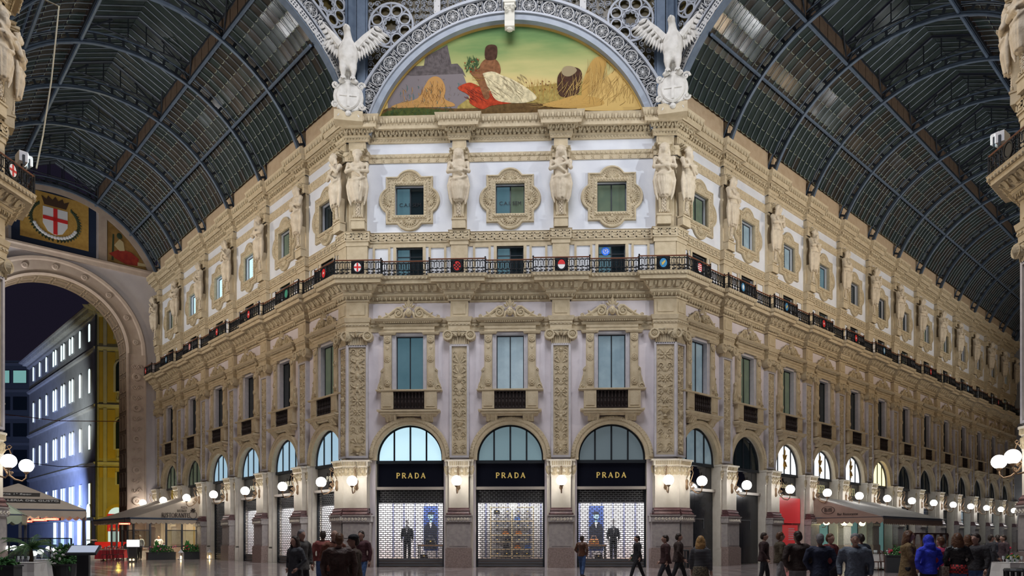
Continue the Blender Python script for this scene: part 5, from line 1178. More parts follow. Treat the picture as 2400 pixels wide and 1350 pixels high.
def poster(wname, u, d, label):
    t = thing('portrait_poster', FRM[wname] @ at(u, d, .42), label, 'poster', None)
    m = MB(); m.box(-.42, .42, -.03, 0, .45, 3.0); part('panel', m.mesh('panel', POSTB), t)
    m = MB(); m.plate([(.16*cos(2*pi*i/14), 2.42+.24*sin(2*pi*i/14)) for i in range(14)], 0, .01); m.box(-.08, .08, 0, .01, 2.0, 2.25); part('printed_face', m.mesh('printed_face', POSTL), t)
    m = MB(); m.plate([(-.38, .5), (.38, .5), (.40, 1.75), (.12, 2.1), (0, 1.7), (-.12, 2.1), (-.40, 1.75)], 0, .012); m.plate([(.19*cos(pi*i/10), 2.5+.2*sin(pi*i/10)) for i in range(11)], .01, .018); part('printed_jacket', m.mesh('printed_jacket', POSTD), t)
    m = MB(); m.plate([(-.1, 2.08), (.1, 2.08), (0, 1.72)], 0, .014); part('printed_collar', m.mesh('printed_collar', SHIRT), t)
def display_table(wname, u, d, label):
    t = thing('display_table', FRM[wname] @ at(u, d, .42), label, 'table', None)
    m = MB(); m.box(-.75, .75, -.3, .3, .7, .76); part('tabletop', m.mesh('tabletop', TABW), t)
    for a in (-.68, .68):
        for b in (-.24, .24): m = MB(); m.box(a-.025, a+.025, b-.025, b+.025, 0, .7); part('leg', m.mesh('leg', DFRAME), t)
names3 = ['left', 'middle', 'right']
for i, u in enumerate(pos['front']):
    shop_sign('front', u, 'black shop sign with gold capitals over the %s front shutter' % names3[i], 'PRADA')
    shutter('front', u, 'open brick-pattern roller shutter over the %s front shop window' % names3[i])
    room('front', u, 2.6, 230)
    if i != 1:
        s = 1 if i == 0 else -1
        t = thing('mannequin', FRM['front'] @ at(u-.35*s if i == 0 else u+.2, -1.2, .42), 'mannequin in dark suit in the %s front shop window' % names3[i], 'mannequin', None)
        for k in MANN: spawn(k, Matrix.Scale(1.18, 4), t)
        poster('front', u+.72*s+(0 if i == 0 else .1), -2.8, 'tall blue portrait poster in the %s front shop window' % names3[i])
        display_table('front', u+.85*s, -2.2, 'low wooden table in the %s front shop window' % names3[i])
        bag('front', u+.8*s, -2.2, 1.18, 1.2, LEATH[0 if i else 1], 'large %s bag on the table in the %s shop window' % ('tan' if i else 'black', names3[i]), None)
        bag('front', u+.6*s, -1.2, .42, .9, LEATH[1], 'black bag on the floor of the %s shop window' % names3[i], None)
    else:
        t = thing('bag_shelf', FRM['front'] @ at(u, -2.6, .42), 'tall wooden shelf of handbags in the middle front shop window', 'shelf')
        WD = mat('pale_shelf_wood', (.42, .33, .2), .5)
        for k in range(8): m = MB(); m.box(-1.2, 1.2, -.2, .2, .1+.4*k, .14+.4*k); part('shelf_board', m.mesh('shelf_board', WD), t)
        for x in (-1.22, 0, 1.22): m = MB(); m.box(x-.03, x+.03, -.2, .2, 0, 3.0); part('upright', m.mesh('upright', WD), t)
        rb = random.Random(4); cn = ['tan', 'black', 'blue', 'red', 'grey']
        for k in range(7):
            for x in (-.8, -.3, .35, .85):
                c = rb.choice((1, 1, 2, 4, 4, 0, 1, 4)); bag('front', u+x+rb.uniform(-.08, .08), -2.55, .42+.14+.4*k, .75, LEATH[c], '%s handbag on the %s shelf up, %s in the middle shop window' % (cn[c], ORD[k], {-.8: 'left end', -.3: 'left of centre', .35: 'right of centre', .85: 'right end'}[x]), 'handbags on the shelf')
        m = MB(); t = thing('globe_lamp', FRM['front'] @ at(u+.1, -1.6, 3.35), 'white hanging globe lamp in the middle shop window', 'lamp'); m.ball((0, 0, 0), .2, 12, 8); part('shade', m.mesh('shade', mat('shop_globe', (1, 1, 1), .3, emit=(1, .95, .85), estr=3)), t); m = MB(); m.tube([(0, 0, .2), (0, 0, .55)], .012, 5); part('cord', m.mesh('cord', DFRAME), t)
for i, u in enumerate(pos['left'][:5]):
    shop_sign('left', u, 'black shop sign, %s from the corner on the left arm' % ORD[i], 'PRADA' if i < 4 else None, mat('pale_gold_letters', (.7, .66, .55), .4, .4, emit=(.8, .75, .6), estr=.25))
for i, u in enumerate(pos['left'][:4]):
    shutter('left', u, 'roller shutter under the %s arch from the corner, left arm' % ORD[i]); room('left', u, 2.4, 150 if i < 3 else 0)
    if i < 3: t = thing('mannequin', FRM['left'] @ at(u+.3, -1.5, .42), 'mannequin behind the %s shutter from the corner, left arm' % ORD[i], 'mannequin', None); [spawn(k, Matrix.Scale(1.15, 4), t) for k in MANN]
# right arm: hoardings, book shop, cafe, closed shops
HOARD = mat('black_hoarding', (.022, .024, .028), .22, col2=(.03, .032, .037), scale=1.5, spec=.5)
def feltr(t): ftext(t, 'la Feltrinelli', .3, (ZS+Z_IMP)/2-.2, .36, -.355, mat('sign_gold_text', (.6, .5, .28), .4, emit=(.6, .5, .28), estr=.2), name='lettering')
for i, u in enumerate(pos['right']):
    fn = feltr if i == 2 else None; tx = 'BIFFI' if i in (3, 4) else None
    if i < 6: shop_sign('right', u, 'black shop sign, %s from the corner on the right arm' % ORD[i], tx, mat('greenish_gold_letters', (.5, .48, .25), .4, .3, emit=(.5, .48, .25), estr=.25), .52, .1, fn)
    else: shop_sign('right', u, 'dark blank shop sign, %s from the corner on the right arm' % ORD[i])
for i in (0, 1):
    t = thing('hoarding', FRM['right'] @ at(pos['right'][i], 0, 0), 'black site hoarding, %s arch from the corner on the right arm' % ORD[i], 'hoarding', 'black hoardings')
    for s in (-1, 1): m = MB(); m.box(-1.84 if s < 0 else .01, -.01 if s < 0 else 1.84, -.42, -.28, .02, ZL); part('panel', m.mesh('panel', HOARD), t)
    m = MB(); m.box(-.9, .9, -.28, -.24, 2.62, 2.68); m.box(-.92, -.86, -.28, -.25, 2.1, 2.68); m.box(.86, .92, -.28, -.25, 2.1, 2.68); part('door_outline', m.mesh('door_outline', SHUT), t)
u = pos['right'][2]
REDP = mat('red_panel', (.62, .03, .035), .35, emit=(.8, .04, .05), estr=.18)
t = thing('red_banner', FRM['right'] @ at(u, 0, 0), 'large plain red panel in the third arch of the right arm', 'banner'); m = MB(); m.box(-1.5, 1.75, -.1, .0, 2.55, ZL); part('upper_panel', m.mesh('upper_panel', REDP), t)
m = MB(); m.box(-1.5, 1.4, -.1, .0, .8, 2.42); part('lower_panel', m.mesh('lower_panel', REDP), t); m = MB()
for k in range(6): m.box(.1, 1.0-.1*(k % 2), .0, .01, 1.45+.14*k, 1.5+.14*k)
part('printed_lines', m.mesh('printed_lines', SHIRT), t)
room('right', u, 2.2, 0)
# gold leaf emblems in the lit fanlights
for i in (2, 3, 4):
    t = thing('leaf_emblem', FRM['right'] @ at(pos['right'][i], -.2, Z_IMP+.85), 'gold three-pointed leaf emblem, %s fanlight of the right arm' % ORD[i], 'emblem', 'gold emblems in fanlights')
    m = MB(); 
    for a, L in ((90, .75), (60, .5), (125, .5), (-90, .6), (-60, .5), (-115, .5)): m.leaf((0, 0), RAD(a), L, .24, 0, .05)
    m.box(-.03, .03, -.1, 0, -.5, .8); part('leaf', m.mesh('leaf', mat('emblem_gold', (.45, .26, .05), .4, .5)), t)
for i in range(3, 6):
    room('right', pos['right'][i], 2.2, 60 if i < 5 else 45, mat('cafe_wall', (.35, .42, .40), .6) if i < 5 else mat('cafe_cream', (.55, .5, .36), .7), (.85, 1, .95))
    t = thing('cafe_door', FRM['right'] @ at(pos['right'][i], 0, 0), 'green framed glass cafe door, %s arch of the right arm' % ORD[i], 'door', 'cafe doors')
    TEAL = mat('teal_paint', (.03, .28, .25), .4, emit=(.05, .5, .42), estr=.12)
    for s in (-1, 1):
        m = MB(); a, b = (-1.8, -.55) if s < 0 else (.2, 1.8)
        for x0, x1, z0, z1 in ((a, a+.1, 0, 3.3), (b-.1, b, 0, 3.3), (a, b, 3.2, 3.3), (a, b, 0, .5)): m.box(x0, x1, -.46, -.38, z0, z1)
        part('door_frame', m.mesh('door_frame', TEAL if s < 0 else DFRAME), t)
        m = MB(); m.box(a+.1, b-.1, -.43, -.41, .5, 3.2); part('pane', m.mesh('pane', mat('clear_dark_glass', (.05, .12, .12), .05, emit=(.2, .42, .4), estr=.22)), t)
    m = MB(); m.box(-.9, .9, -.35, -.28, 3.35, 3.9); part('menu_board', m.mesh('menu_board', WHT), t); m = MB(); m.plate([(-.6, 3.45), (.5, 3.4), (.65, 3.75), (-.4, 3.85)], -.28, -.27); part('printed_sign', m.mesh('printed_sign', REDP), t)
for i in (6,): shutter('right', pos['right'][i], 'roller shutter under the seventh arch of the right arm'); room('right', pos['right'][i], 2, 30, mat('cafe_wall', (.35, .42, .40), .6))
t = thing('blue_shutter', FRM['right'] @ at(pos['right'][7], 0, 0), 'closed blue slatted shutter under the eighth arch of the right arm', 'shutter')
for k in range(24): m = MB(); m.box(-1.8, 1.8, -.42, -.36, .05+ZL*k/24, ZL*(k+.86)/24); part('slat', m.mesh('slat', mat('blue_slat', (.06, .10, .17), .4, .3)), t)
for i in range(8, 13):
    t = thing('glass_shop_door', FRM['right'] @ at(pos['right'][i], 0, 0), 'tall pale glass shop door, %s arch of the right arm' % ORD[i], 'door', 'glass doors far along the right arm')
    m = MB(); [m.box(x-.06, x+.06, -.46, -.36, 0, ZL) for x in (-1.78, -.6, .6, 1.78)]; m.box(-1.78, 1.78, -.46, -.36, 3.3, 3.42); part('door_frame', m.mesh('door_frame', SHUT), t)
    for k in range(3): m = MB(); x = -1.72+1.18*k; m.box(x, x+1.06, -.43, -.4, .05, ZL-.05); part('pane', m.mesh('pane', mat('bluish_door_glass', (.12, .17, .2), .1, emit=(.35, .45, .52), estr=.35) if (i+k) % 2 else WIN_DK), t)
for i in (4, 5): room('left', pos['left'][i], 2.2, 70 if i == 4 else 40, mat('trattoria_wall', (.55, .42, .2), .7), (1, .85, .6))
# ================================================================== wall lamps
def lamp_tree():
    b = MB(); b.lathe((0, .02, 4.42), [(.02, -.3), (.1, -.2), (.07, 0), (.1, .2), (.02, .3)], 8)
    b.tube([(0, .02, 4.75), (0, .2, 5.15), (0, .36, 5.2), (0, .42, 5.02), (0, .3, 4.7), (0, .18, 4.42), (0, .3, 4.2), (0, .55, 3.98), (0, .8, 3.92), (0, .93, 4.05), (0, .95, 4.25)], [.02, .025, .025, .025, .03, .035, .035, .035, .03, .03, .03], 6)
    pts = [(0, .3+.13*(1-.8*i/14)*cos(2*pi*1.6*i/14), 4.42+.13*(1-.8*i/14)*sin(2*pi*1.6*i/14)) for i in range(15)]; b.tube(pts, .025, 5)
    b.ball((0, .3, 4.42), .05, 6, 5)
    pts = [(0, .42+.08*(1-.8*i/10)*cos(2*pi*1.4*i/10), 4.22+.08*(1-.8*i/10)*sin(2*pi*1.4*i/10)) for i in range(11)]; b.tube(pts, .02, 5)
    b.tube([(0, .36, 5.2), (-.05, .44, 5.3), (0, .36, 5.36), (.05, .28, 5.3), (0, .36, 5.2)], .02, 5)
    c = MB(); c.lathe((0, .95, 4.2), [(.02, 0), (.09, .06), (.12, .12), (.05, .13)], 10)
    g = MB(); g.ball((0, .95, 4.56), .27, 20, 14)
    return [T('bracket', b.mesh('bracket', BRASS, True)), T('globe_cup', c.mesh('globe_cup', BRASS)), T('globe', g.mesh('globe', GLOBE, True))]
LAMP_T = lamp_tree(); LP = []
def wall_lamp(wname, u, d, label, power=260, col=(1, .93, .80)):
    M = FRM[wname] @ at(u, d, 0); t = thing('wall_lamp', M, label, 'lamp', 'globe lamps on the pillars')
    for k in LAMP_T: spawn(k, None, t)
    p = M @ Vector((0, -.95, 4.56)); l = bpy.data.lights.new('globe_light', 'POINT'); l.energy = power; l.color = col; l.shadow_soft_size = .29
    o = bpy.data.objects.new('globe_light', l); COL.objects.link(o); o.location = p; o.parent = None
wall_lamp('front', -BF/2, .5, 'globe lamp on the pillar left of the middle front shop'); wall_lamp('front', BF/2, .5, 'globe lamp on the pillar right of the middle front shop')
wall_lamp('front', -8.2, .5, 'globe lamp on the front face of the left corner pillar'); wall_lamp('front', 8.2, .5, 'globe lamp on the front face of the right corner pillar')
wall_lamp('left', -.45, .5, 'globe lamp on the side face of the left corner pillar'); wall_lamp('right', .45, .5, 'globe lamp on the side face of the right corner pillar')
for i, u in enumerate(LR): wall_lamp('left', u, .5, 'globe lamp, %s pillar from the corner on the left arm' % ORD[i], 250, (1, .95, .88))
for i, u in enumerate(RR): wall_lamp('right', u, .5, 'globe lamp, %s pillar from the corner on the right arm' % ORD[i], 250, (.95, .97, 1))
wall_lamp('nearleft', -.75, .12, 'globe lamp on the near left pier, facing the octagon'); wall_lamp('nearleftarm', .45, .12, 'globe lamp on the near left pier, facing the arm')
wall_lamp('nearright', .75, .12, 'globe lamp on the near right pier, facing the octagon'); wall_lamp('nearrightarm', -.45, .12, 'globe lamp on the near right pier, facing the arm')
# floodlight housings on the near balconies
for nm_, x, y, z, rz in (('left', NL.x+.75, NL.y+.55, 16.35, -.5), ('left', NL.x+.95, NL.y+.1, 16.25, -.7), ('right', NR.x-.75, NR.y+.55, 16.4, .5), ('right', NR.x-.9, NR.y+.1, 16.2, .7)):
    t = thing('floodlight', Matrix.Translation((x, y, z)) @ Matrix.Rotation(rz, 4, 'Z'), '%s white floodlight behind the %s near balcony railing' % ('upper' if z > 16.3 else 'lower', nm_), 'floodlight')
    m = MB(); m.box(-.3, .3, -.15, .15, .25, .65); part('housing', m.mesh('housing', SHIRT), t); m = MB(); m.box(-.02, .02, -.03, .03, -1.2, .3); m.box(-.34, -.3, -.04, .04, .1, .5); m.box(.3, .34, -.04, .04, .1, .5); part('stand', m.mesh('stand', DFRAME), t)
    m = MB(); m.box(-.27, .27, -.17, -.15, .28, .62); part('lens', m.mesh('lens', mat('floodlight_lens', (1, 1, 1), .3, emit=(.8, 1, 1), estr=6)), t)
# lettering and emblem on the front windows
for i in (0, 1):
    t = thing('window_lettering', FRM['front'] @ at(pos['front'][i], -.22, 0), 'dark letters across the %s upper front window' % names3[i], 'lettering'); ftext(t, 'C.A.I. SEM', 0, h(476), .2, 0, IRON)
t = thing('round_emblem', FRM['front'] @ at(pos['front'][2]-.32, -.16, h(590)), 'round blue emblem on the balcony window right of centre', 'emblem')
m = MB(); m.plate([(.22*cos(2*pi*i/20), .22*sin(2*pi*i/20)) for i in range(20)], 0, .02); part('disc', m.mesh('disc', mat('emblem_blue', (.02, .12, .65), .3, emit=(.03, .2, .9), estr=.3)), t)
m = MB(); m.arc(0, 0, [(.10, .02), (.10, .03), (.12, .03), (.12, .02)], 0, 2*pi, 16, False); [m.leaf((.14*cos(a), .14*sin(a)), a+pi/2, .08, .04, .02, .01) for a in [RAD(q) for q in (-60, -20, 20, 60, 120, 160, 200, 240)]]; m.ball((0, .02, .02), (.04, .02, .05), 6, 5); part('wreath', m.mesh('wreath', SHIRT), t)
# ================================================================== end walls of the arms
FRM['endL'] = FRM['left'] @ at(-32.4, 0, 0) @ Matrix.Rotation(pi/2, 4, 'Z')
ENDST = mat('pinkish_end_stone', (.40, .31, .25), .8, col2=(.45, .36, .29), scale=2, bump=.15)
UC = -VC; RO = 5.2; ZO = 17.2
e0 = bpy.data.objects.new('wall_end_left', None); COL.objects.link(e0); e0.matrix_local = FRM['endL']; e0['kind'] = 'structure'
arcp = [(UC-RO, 0), (UC-RO, ZO)]+[(UC+RO*cos(pi-pi*i/32), ZO+RO*sin(pi-pi*i/32)) for i in range(1, 32)]+[(UC+RO, ZO), (UC+RO, 0)]
top = [(UC+8.25*cos(a), VZ+8.25*sin(a)) for a in [RAD(5)+RAD(170)*i/40 for i in range(41)]]
part('end_plaster', poly_wall([(-16, 0)]+arcp+[(.3, 0), (.3, VZ)]+top+[(-16, VZ)], [], .4, 'end_plaster', mat('end_plaster_paint', (.46, .42, .43), .9, col2=(.51, .47, .47), scale=1)), e0)
m = MB(); n = len(arcp); m.add([(a, 0, b) for a, b in arcp]+[(a, -2.2, b) for a, b in arcp], [(i, i+1, n+i+1, n+i) for i in range(n-1)]); part('coffered_soffit', m.mesh('coffered_soffit', mat('brown_soffit', (.12, .085, .06), .7, col2=(.2, .15, .1), scale=3)), e0)
for i in range(14):
    a = pi*(i+.5)/14; 
    for dd in (-.55, -1.5):
        m = MB(); m.arc(UC, ZO, [(RO-.07, dd-.38), (RO-.07, dd-.30), (RO+.01, dd-.30), (RO+.01, dd-.38)], a-.09, a+.09, 3); m.arc(UC, ZO, [(RO-.07, dd+.30), (RO-.07, dd+.38), (RO+.01, dd+.38), (RO+.01, dd+.30)], a-.09, a+.09, 3)
        for s in (-1, 1): m.arc(UC, ZO, [(RO-.07, dd-.38), (RO-.07, dd+.38), (RO+.01, dd+.38), (RO+.01, dd-.38)], a+s*.09-.008, a+s*.09+.008, 1)
        part('soffit_coffer', m.mesh('soffit_coffer', mat('tan_coffer', (.26, .19, .13), .8)), e0)
m = MB()
for s in (-1, 1):
    for k in range(10):
        for dd in (-.55, -1.5):
            x = UC+s*RO; z = 1+k*1.62
            for (d0, d1, z0, z1) in ((dd-.38, dd-.3, z, z+1.3), (dd+.3, dd+.38, z, z+1.3), (dd-.38, dd+.38, z, z+.08), (dd-.38, dd+.38, z+1.22, z+1.3)): m.box(x-.05, x+.05, d0, d1, z0, z1)
part('jamb_coffer', m.mesh('jamb_coffer', MATS['tan_coffer']), e0, kind='stuff')
m = MB(); m.arc(UC, ZO, [(RO, 0), (RO, .2), (RO+.15, .26), (RO+.3, .16), (RO+.4, .12), (RO+1.15, .12), (RO+1.25, .2), (RO+1.45, .24), (RO+1.5, 0)], 0, pi, 40)
for s in (-1, 1): x = UC+s*(RO+.75); m.box(x-.75, x+.75, 0, .14, 0, ZO); m.box(x-.75, x-.62, .14, .22, 0, ZO); m.box(x+.62, x+.75, .14, .22, 0, ZO)
part('arch_band', m.mesh('arch_band', ENDST), e0)
for i in range(9):
    a = pi*(i+.5)/9; m = MB(); m.arc(UC+(RO+.78)*cos(a), ZO+(RO+.78)*sin(a), [(.05, .12), (.1, .2), (.2, .2), (.26, .12)], 0, 2*pi, 12, False); m.ball((UC+(RO+.78)*cos(a), .13, ZO+(RO+.78)*sin(a)), .09, 8, 5); part('roundel', m.mesh('roundel', ENDST), e0)
m = MB()
for i in range(18):
    z = 1.2+.88*i; x = UC+RO+.75
    if i % 3 == 1: m.arc(x, z, [(.1, .14), (.18, .24), (.32, .24), (.36, .14)], 0, 2*pi, 12, False); m.ball((x, .15, z), .1, 6, 4)
    else:
        for s in (-1, 1): m.volute((x+s*.2, z), .22, 0, 1.3, .16, .05, s, 10); m.leaf((x, z-.3), pi/2-s*.5, .55, .2, .14, .06)
part('jamb_relief', m.mesh('jamb_relief', ENDST), e0, kind='stuff')
m = MB(); m.profret([(0, 24.0), (.2, 24.0), (.25, 24.25), (.4, 24.35), (.4, 24.5), (0, 24.5)], -15.5, 0); 
for x in (-15.2, -11.15, -4.35, -.25): m.box(x-.3, x+.3, 0, .12, 24.5, VZ+sqrt(max(0, 8.1**2-(x-UC)**2)) if abs(x-UC) < 7 else 25.2)
m.arc(UC, VZ, [(7.55, 0), (7.55, .12), (8.1, .14), (8.1, 0)], RAD(22), RAD(158), 40); part('lunette_frame', m.mesh('lunette_frame', ENDST), e0)
t = thing('city_crest_panel', FRM['endL'] @ at(UC, .02, 24.6), 'painted panel with crowned red-cross shield and wreath on the end wall', 'mural')
NAVY = mat('navy_paint', (.008, .018, .05), .6); OCH = mat('ochre_mosaic', (.42, .24, .05), .6, col2=(.5, .3, .07), scale=6)
m = MB(); m.box(-2.9, 2.9, 0, .06, 0, 4.6); part('navy_border', m.mesh('navy_border', NAVY), t); m = MB(); m.box(-2.35, 2.35, .06, .09, .45, 4.3); part('ochre_ground', m.mesh('ochre_ground', OCH), t)
m = MB(); m.plate([(-.85, 3.2), (.85, 3.2), (.85, 1.9), (.5, 1.3), (0, 1.1), (-.5, 1.3), (-.85, 1.9)], .09, .12); part('white_shield', m.mesh('white_shield', SHIRT), t)
m = MB(); m.box(-.14, .14, .12, .14, 1.15, 3.2); m.box(-.85, .85, .12, .14, 2.2, 2.48); part('red_cross', m.mesh('red_cross', RED), t)
m = MB(); m.plate([(-.75, 3.35), (.75, 3.35), (.95, 4.0), (.6, 3.8), (.5, 4.1), (.2, 3.85), (0, 4.15), (-.2, 3.85), (-.5, 4.1), (-.6, 3.8), (-.95, 4.0)], .09, .13); part('crown', m.mesh('crown', mat('dark_brown_paint', (.06, .03, .015), .6)), t)
m = MB()
for s in (-1, 1):
    for k in range(16): a = -pi/2+s*(.15+k*.14); m.leaf((1.55*cos(a), 2.25+1.4*sin(a)), a+s*1.2, .42, .2, .09, .04); m.leaf((1.55*cos(a), 2.25+1.4*sin(a)), a-s*.4, .34, .18, .09, .04)
part('laurel_wreath', m.mesh('laurel_wreath', mat('dark_green_paint', (.03, .045, .02), .6)), t, kind='stuff')
m = MB()
for k in range(17): a = pi*1.12+pi*.76*k/16; m.ball((1.5*cos(a), .12, 2.2+1.3*sin(a)), (.14, .05, .14), 6, 4)
part('white_flowers', m.mesh('white_flowers', SHIRT), t, kind='stuff')
t = thing('corner_mural', FRM['endL'] @ at(0, .02, 24.6), 'small painted corner panel of red and cream drapery on the end wall', 'mural')
def clipx(x): return VZ+sqrt(7.5**2-(x-UC)**2)-24.6
pts = [(-4.0, 0), (-.9, 0)]+[(x, clipx(x)) for x in (-.95, -1.3, -1.8, -2.4, -3.0, -3.6, -4.0)]
m = MB(); m.plate(pts, 0, .05); part('ochre_ground', m.mesh('ochre_ground', mat('brown_ochre_paint', (.20, .11, .025), .6, col2=(.32, .18, .05), scale=1.5)), t)
m = MB(); m.plate([(-3.9, .7), (-3.0, 1.3), (-2.2, 1.2), (-1.6, .8), (-1.7, .2), (-2.6, .1), (-3.4, .4)], .05, .08); part('red_drapery', m.mesh('red_drapery', mat('dark_red_paint', (.25, .02, .015), .6, col2=(.35, .04, .02), scale=3)), t)
m = MB(); m.plate([(-3.5, 1.5), (-3.1, 2.1), (-2.8, 1.9), (-2.7, 1.2), (-3.1, 1.1)], .05, .085); m.plate([(-1.7, .5), (-1.1, .5), (-1.0, .3), (-1.7, .2)], .05, .085); part('cream_drapery', m.mesh('cream_drapery', mat('cream_drapery_paint', (.5, .4, .22), .6)), t)
m = MB(); m.plate([(-3.7, .2), (-3.62, 2.4), (-3.5, 2.4), (-3.55, .2)], .05, .07); m.ball((-3.1, .07, 2.35), (.22, .04, .26), 8, 6); part('painted_tree', m.mesh('painted_tree', MATS['dark_green_paint']), t)
FRM['endR'] = FRM['right'] @ at(67.6, 0, 0) @ Matrix.Rotation(-pi/2, 4, 'Z')
e1 = bpy.data.objects.new('wall_end_right', None); COL.objects.link(e1); e1.matrix_local = FRM['endR']; e1['kind'] = 'structure'
m = MB(); m.box(-.3, 16, -.4, 0, 0, 29.8); part('sheeted_scaffold', m.mesh('sheeted_scaffold', mat('grey_scaffold_sheet', (.25, .26, .28), .8, col2=(.32, .33, .35), scale=1)), e1)
# ================================================================== helpers to stand things where the picture shows them
CAMP = Vector(cam_o.location); RT = Vector((cos(YAW), sin(YAW), 0)); FW = Vector((-sin(YAW), cos(YAW), 0))
def wp(px, Z, z=0.0): p = CAMP+RT*((px-1200)/1700*Z)+FW*Z; return Vector((p.x, p.y, z))
def zpx(py, Z): return 1.6+(1260-py)*Z/1700
def face(p, yaw=0.): return Matrix.Translation(p) @ Matrix.Rotation(YAW+yaw, 4, 'Z')
# ================================================================== the street beyond the left end arch
YEL = mat('yellow_wall_paint', (.36, .26, .05), .85, col2=(.40, .30, .06), scale=.6); GRY = mat('grey_street_stone', (.34, .34, .32), .8, col2=(.40, .40, .38), scale=.8); OLIVE = mat('olive_street_stone', (.30, .26, .12), .85, col2=(.35, .30, .15), scale=.8)
BWIN = mat('street_window_lit', (.5, .6, .6), .4, emit=(.75, .95, .95), estr=1.0); BROOF = mat('red_roof_tile', (.20, .07, .04), .8)
ZB = 92; CB = wp(228, ZB)       # the building's near corner
bt = thing('corner_palazzo', Matrix.Translation(CB) @ Matrix.Rotation(YAW, 4, 'Z'), 'tall palazzo with yellow and grey walls beyond the left end arch', 'building')
HB = zpx(722, ZB); fz = [zpx(y, ZB) for y in (1215, 1085, 950, 815, 722)]   # floor lines
# right (yellow) face runs right and slightly away, left (grey) face runs back to the left
RA_ = Matrix.Rotation(RAD(12), 4, 'Z'); RB_ = Matrix.Rotation(RAD(-118), 4, 'Z')
def wing(rot, L, win_fn, m, name):
    mb = MB(); mb.box(0, L, -8, 0, 0, HB); part(name, mb.mesh(name, m), bt, rot)
    mb = MB()
    for z in fz[:-1]: mb.profret([(0, z-.3), (.25, z-.2), (.35, z+.1), (.2, z+.2), (0, z+.25)], 0, L)
    mb.profret([(0, HB-1.2), (.3, HB-1.0), (.4, HB-.5), (1.2, HB-.2), (1.3, HB), (0, HB+.1)], 0, L); part('string_course', mb.mesh('string_course', GRY), bt, rot)
    mb = MB(); n = int(L/.55)
    for i in range(n): x = L*(i+.5)/n; mb.box(x-.12, x+.12, .3, 1.0, HB-.75, HB-.3)
    part('eave_bracket', mb.mesh('eave_bracket', GRY), bt, rot, kind='stuff')
    win_fn(rot)
def arched(rot, u, z0, w, hh, m, arch=True, fr=True):
    n = 8; pts = [(u-w, z0), (u+w, z0), (u+w, z0+hh)]+([(u+w*cos(pi*i/n), z0+hh+w*sin(pi*i/n)) for i in range(1, n)] if arch else [])+[(u-w, z0+hh)]
    mb = MB(); s = 1.3; q = [(u+(a-u)*s, z0+(b-z0)*1.06-.1) for a, b in pts]; mb.plate(q, 0, .15); f = part('window', mb.mesh('window', GRY), bt, rot)
    mb = MB(); mb.plate(pts, .1, .2); part('pane', mb.mesh('pane', m), f)
def wl(rot):     # the long left face: five storeys of arched windows, grouped
    Ls = [3.0, 7.6, 11.5, 12.9, 16.2, 17.6, 21, 22.4, 27, 31.5, 36]
    for fi in range(4):
        z = fz[fi]; H = fz[fi+1]-z
        for x in Ls: arched(rot, x, z+H*.28, .42, H*.42, BWIN, fi != 0)
    for x in (4, 9, 14, 19, 24, 29): arched(rot, x, .3, .9, 5.2, BWIN if x % 2 else mat('street_window_dim', (.2, .22, .3), .4, emit=(.4, .45, .6), estr=.6))
RB2 = Matrix.Rotation(RAD(62), 4, 'Z')
mirror = Matrix.Rotation(RAD(-46), 4, 'Z') @ Matrix.Translation((-40, 0, 0))
def flip(fn): return lambda rot: fn(rot)
def wl2(rot):
    Ls = [40-x for x in (3.0, 7.6, 11.5, 12.9, 16.2, 17.6, 21, 22.4, 27, 31.5, 36)]
    for fi in range(4):
        z = fz[fi]; H = fz[fi+1]-z
        for x in Ls: arched(rot, x, z+H*.27, .34, H*.38, BWIN, fi != 0)
    for x in (36.5, 32, 27.5, 23, 18.5): arched(rot, x, .6, .8, 4.6, BWIN)
def wr(rot):
    for fi in range(4):
        z = fz[fi]; H = fz[fi+1]-z
        if fi: arched(rot, 3.15, z+H*.25, .95, H*.42, WIN_DK, fi in (1, 2)); arched(rot, 7.2, z+H*.25, .95, H*.42, WIN_DK, fi in (1, 2))
        else: arched(rot, 3.15, z+H*.62, .8, H*.22, WIN_DK, False)
        for a, b in ((.25, .7), (1.2, 2.1), (4.9, 5.8)):
            mb = MB(); mb.box(a, b, 0, .12, z+.6+(4.6 if fi == 0 else 0), z+H-.5); part('yellow_panel', mb.mesh('yellow_panel', YEL), bt, rot)
        mb = MB(); mb.box(-.1, .2, 0, .2, z, z+H); mb.box(.75, 1.15, 0, .2, z+.2, z+H-.3); part('stone_strip', mb.mesh('stone_strip', GRY), bt, rot)
        if fi in (1, 2):
            mb = MB(); mb.box(2.4, 4.6, 0, .5, z+H*.06, z+H*.1); mb.box(2.4, 4.6, .3, .45, z+H*.22, z+H*.25)
            for k in range(9): mb.lathe((2.5+.25*k, .38, z+H*.1), [(.05, 0), (.09, .3), (.04, H*.12)], 6)
            part('balustrade', mb.mesh('balustrade', GRY), bt, rot)
    n = 10; pts = [(1.35, .2), (3.45, .2), (3.45, 4.4)]+[(2.4+1.05*cos(pi*i/n), 4.4+1.05*sin(pi*i/n)) for i in range(1, n)]+[(1.35, 4.4)]
    mb = MB(); mb.plate([(2.4+(a-2.4)*1.3, .2+(b-.2)*1.08) for a, b in pts], 0, .3); part('shop_arch', mb.mesh('shop_arch', YEL), bt, rot)
    mb = MB(); mb.plate(pts, .2, .34); part('lit_arch_glass', mb.mesh('lit_arch_glass', mat('store_glass_lit', (.3, .4, .4), .3, emit=(.6, .8, .8), estr=.6)), bt, rot)
    mb = MB(); mb.box(1.35, 3.45, .34, .6, 2.4, 4.6); part('red_store_awning', mb.mesh('red_store_awning', REDP), bt, rot)
    ftext(bt, 'FERRARI', 2.4, 2.5, .34, .61, SHIRT, rot)
wing(RA_, 16, wr, OLIVE, 'yellow_wall'); wing(mirror, 40, wl2, GRY, 'grey_wall')
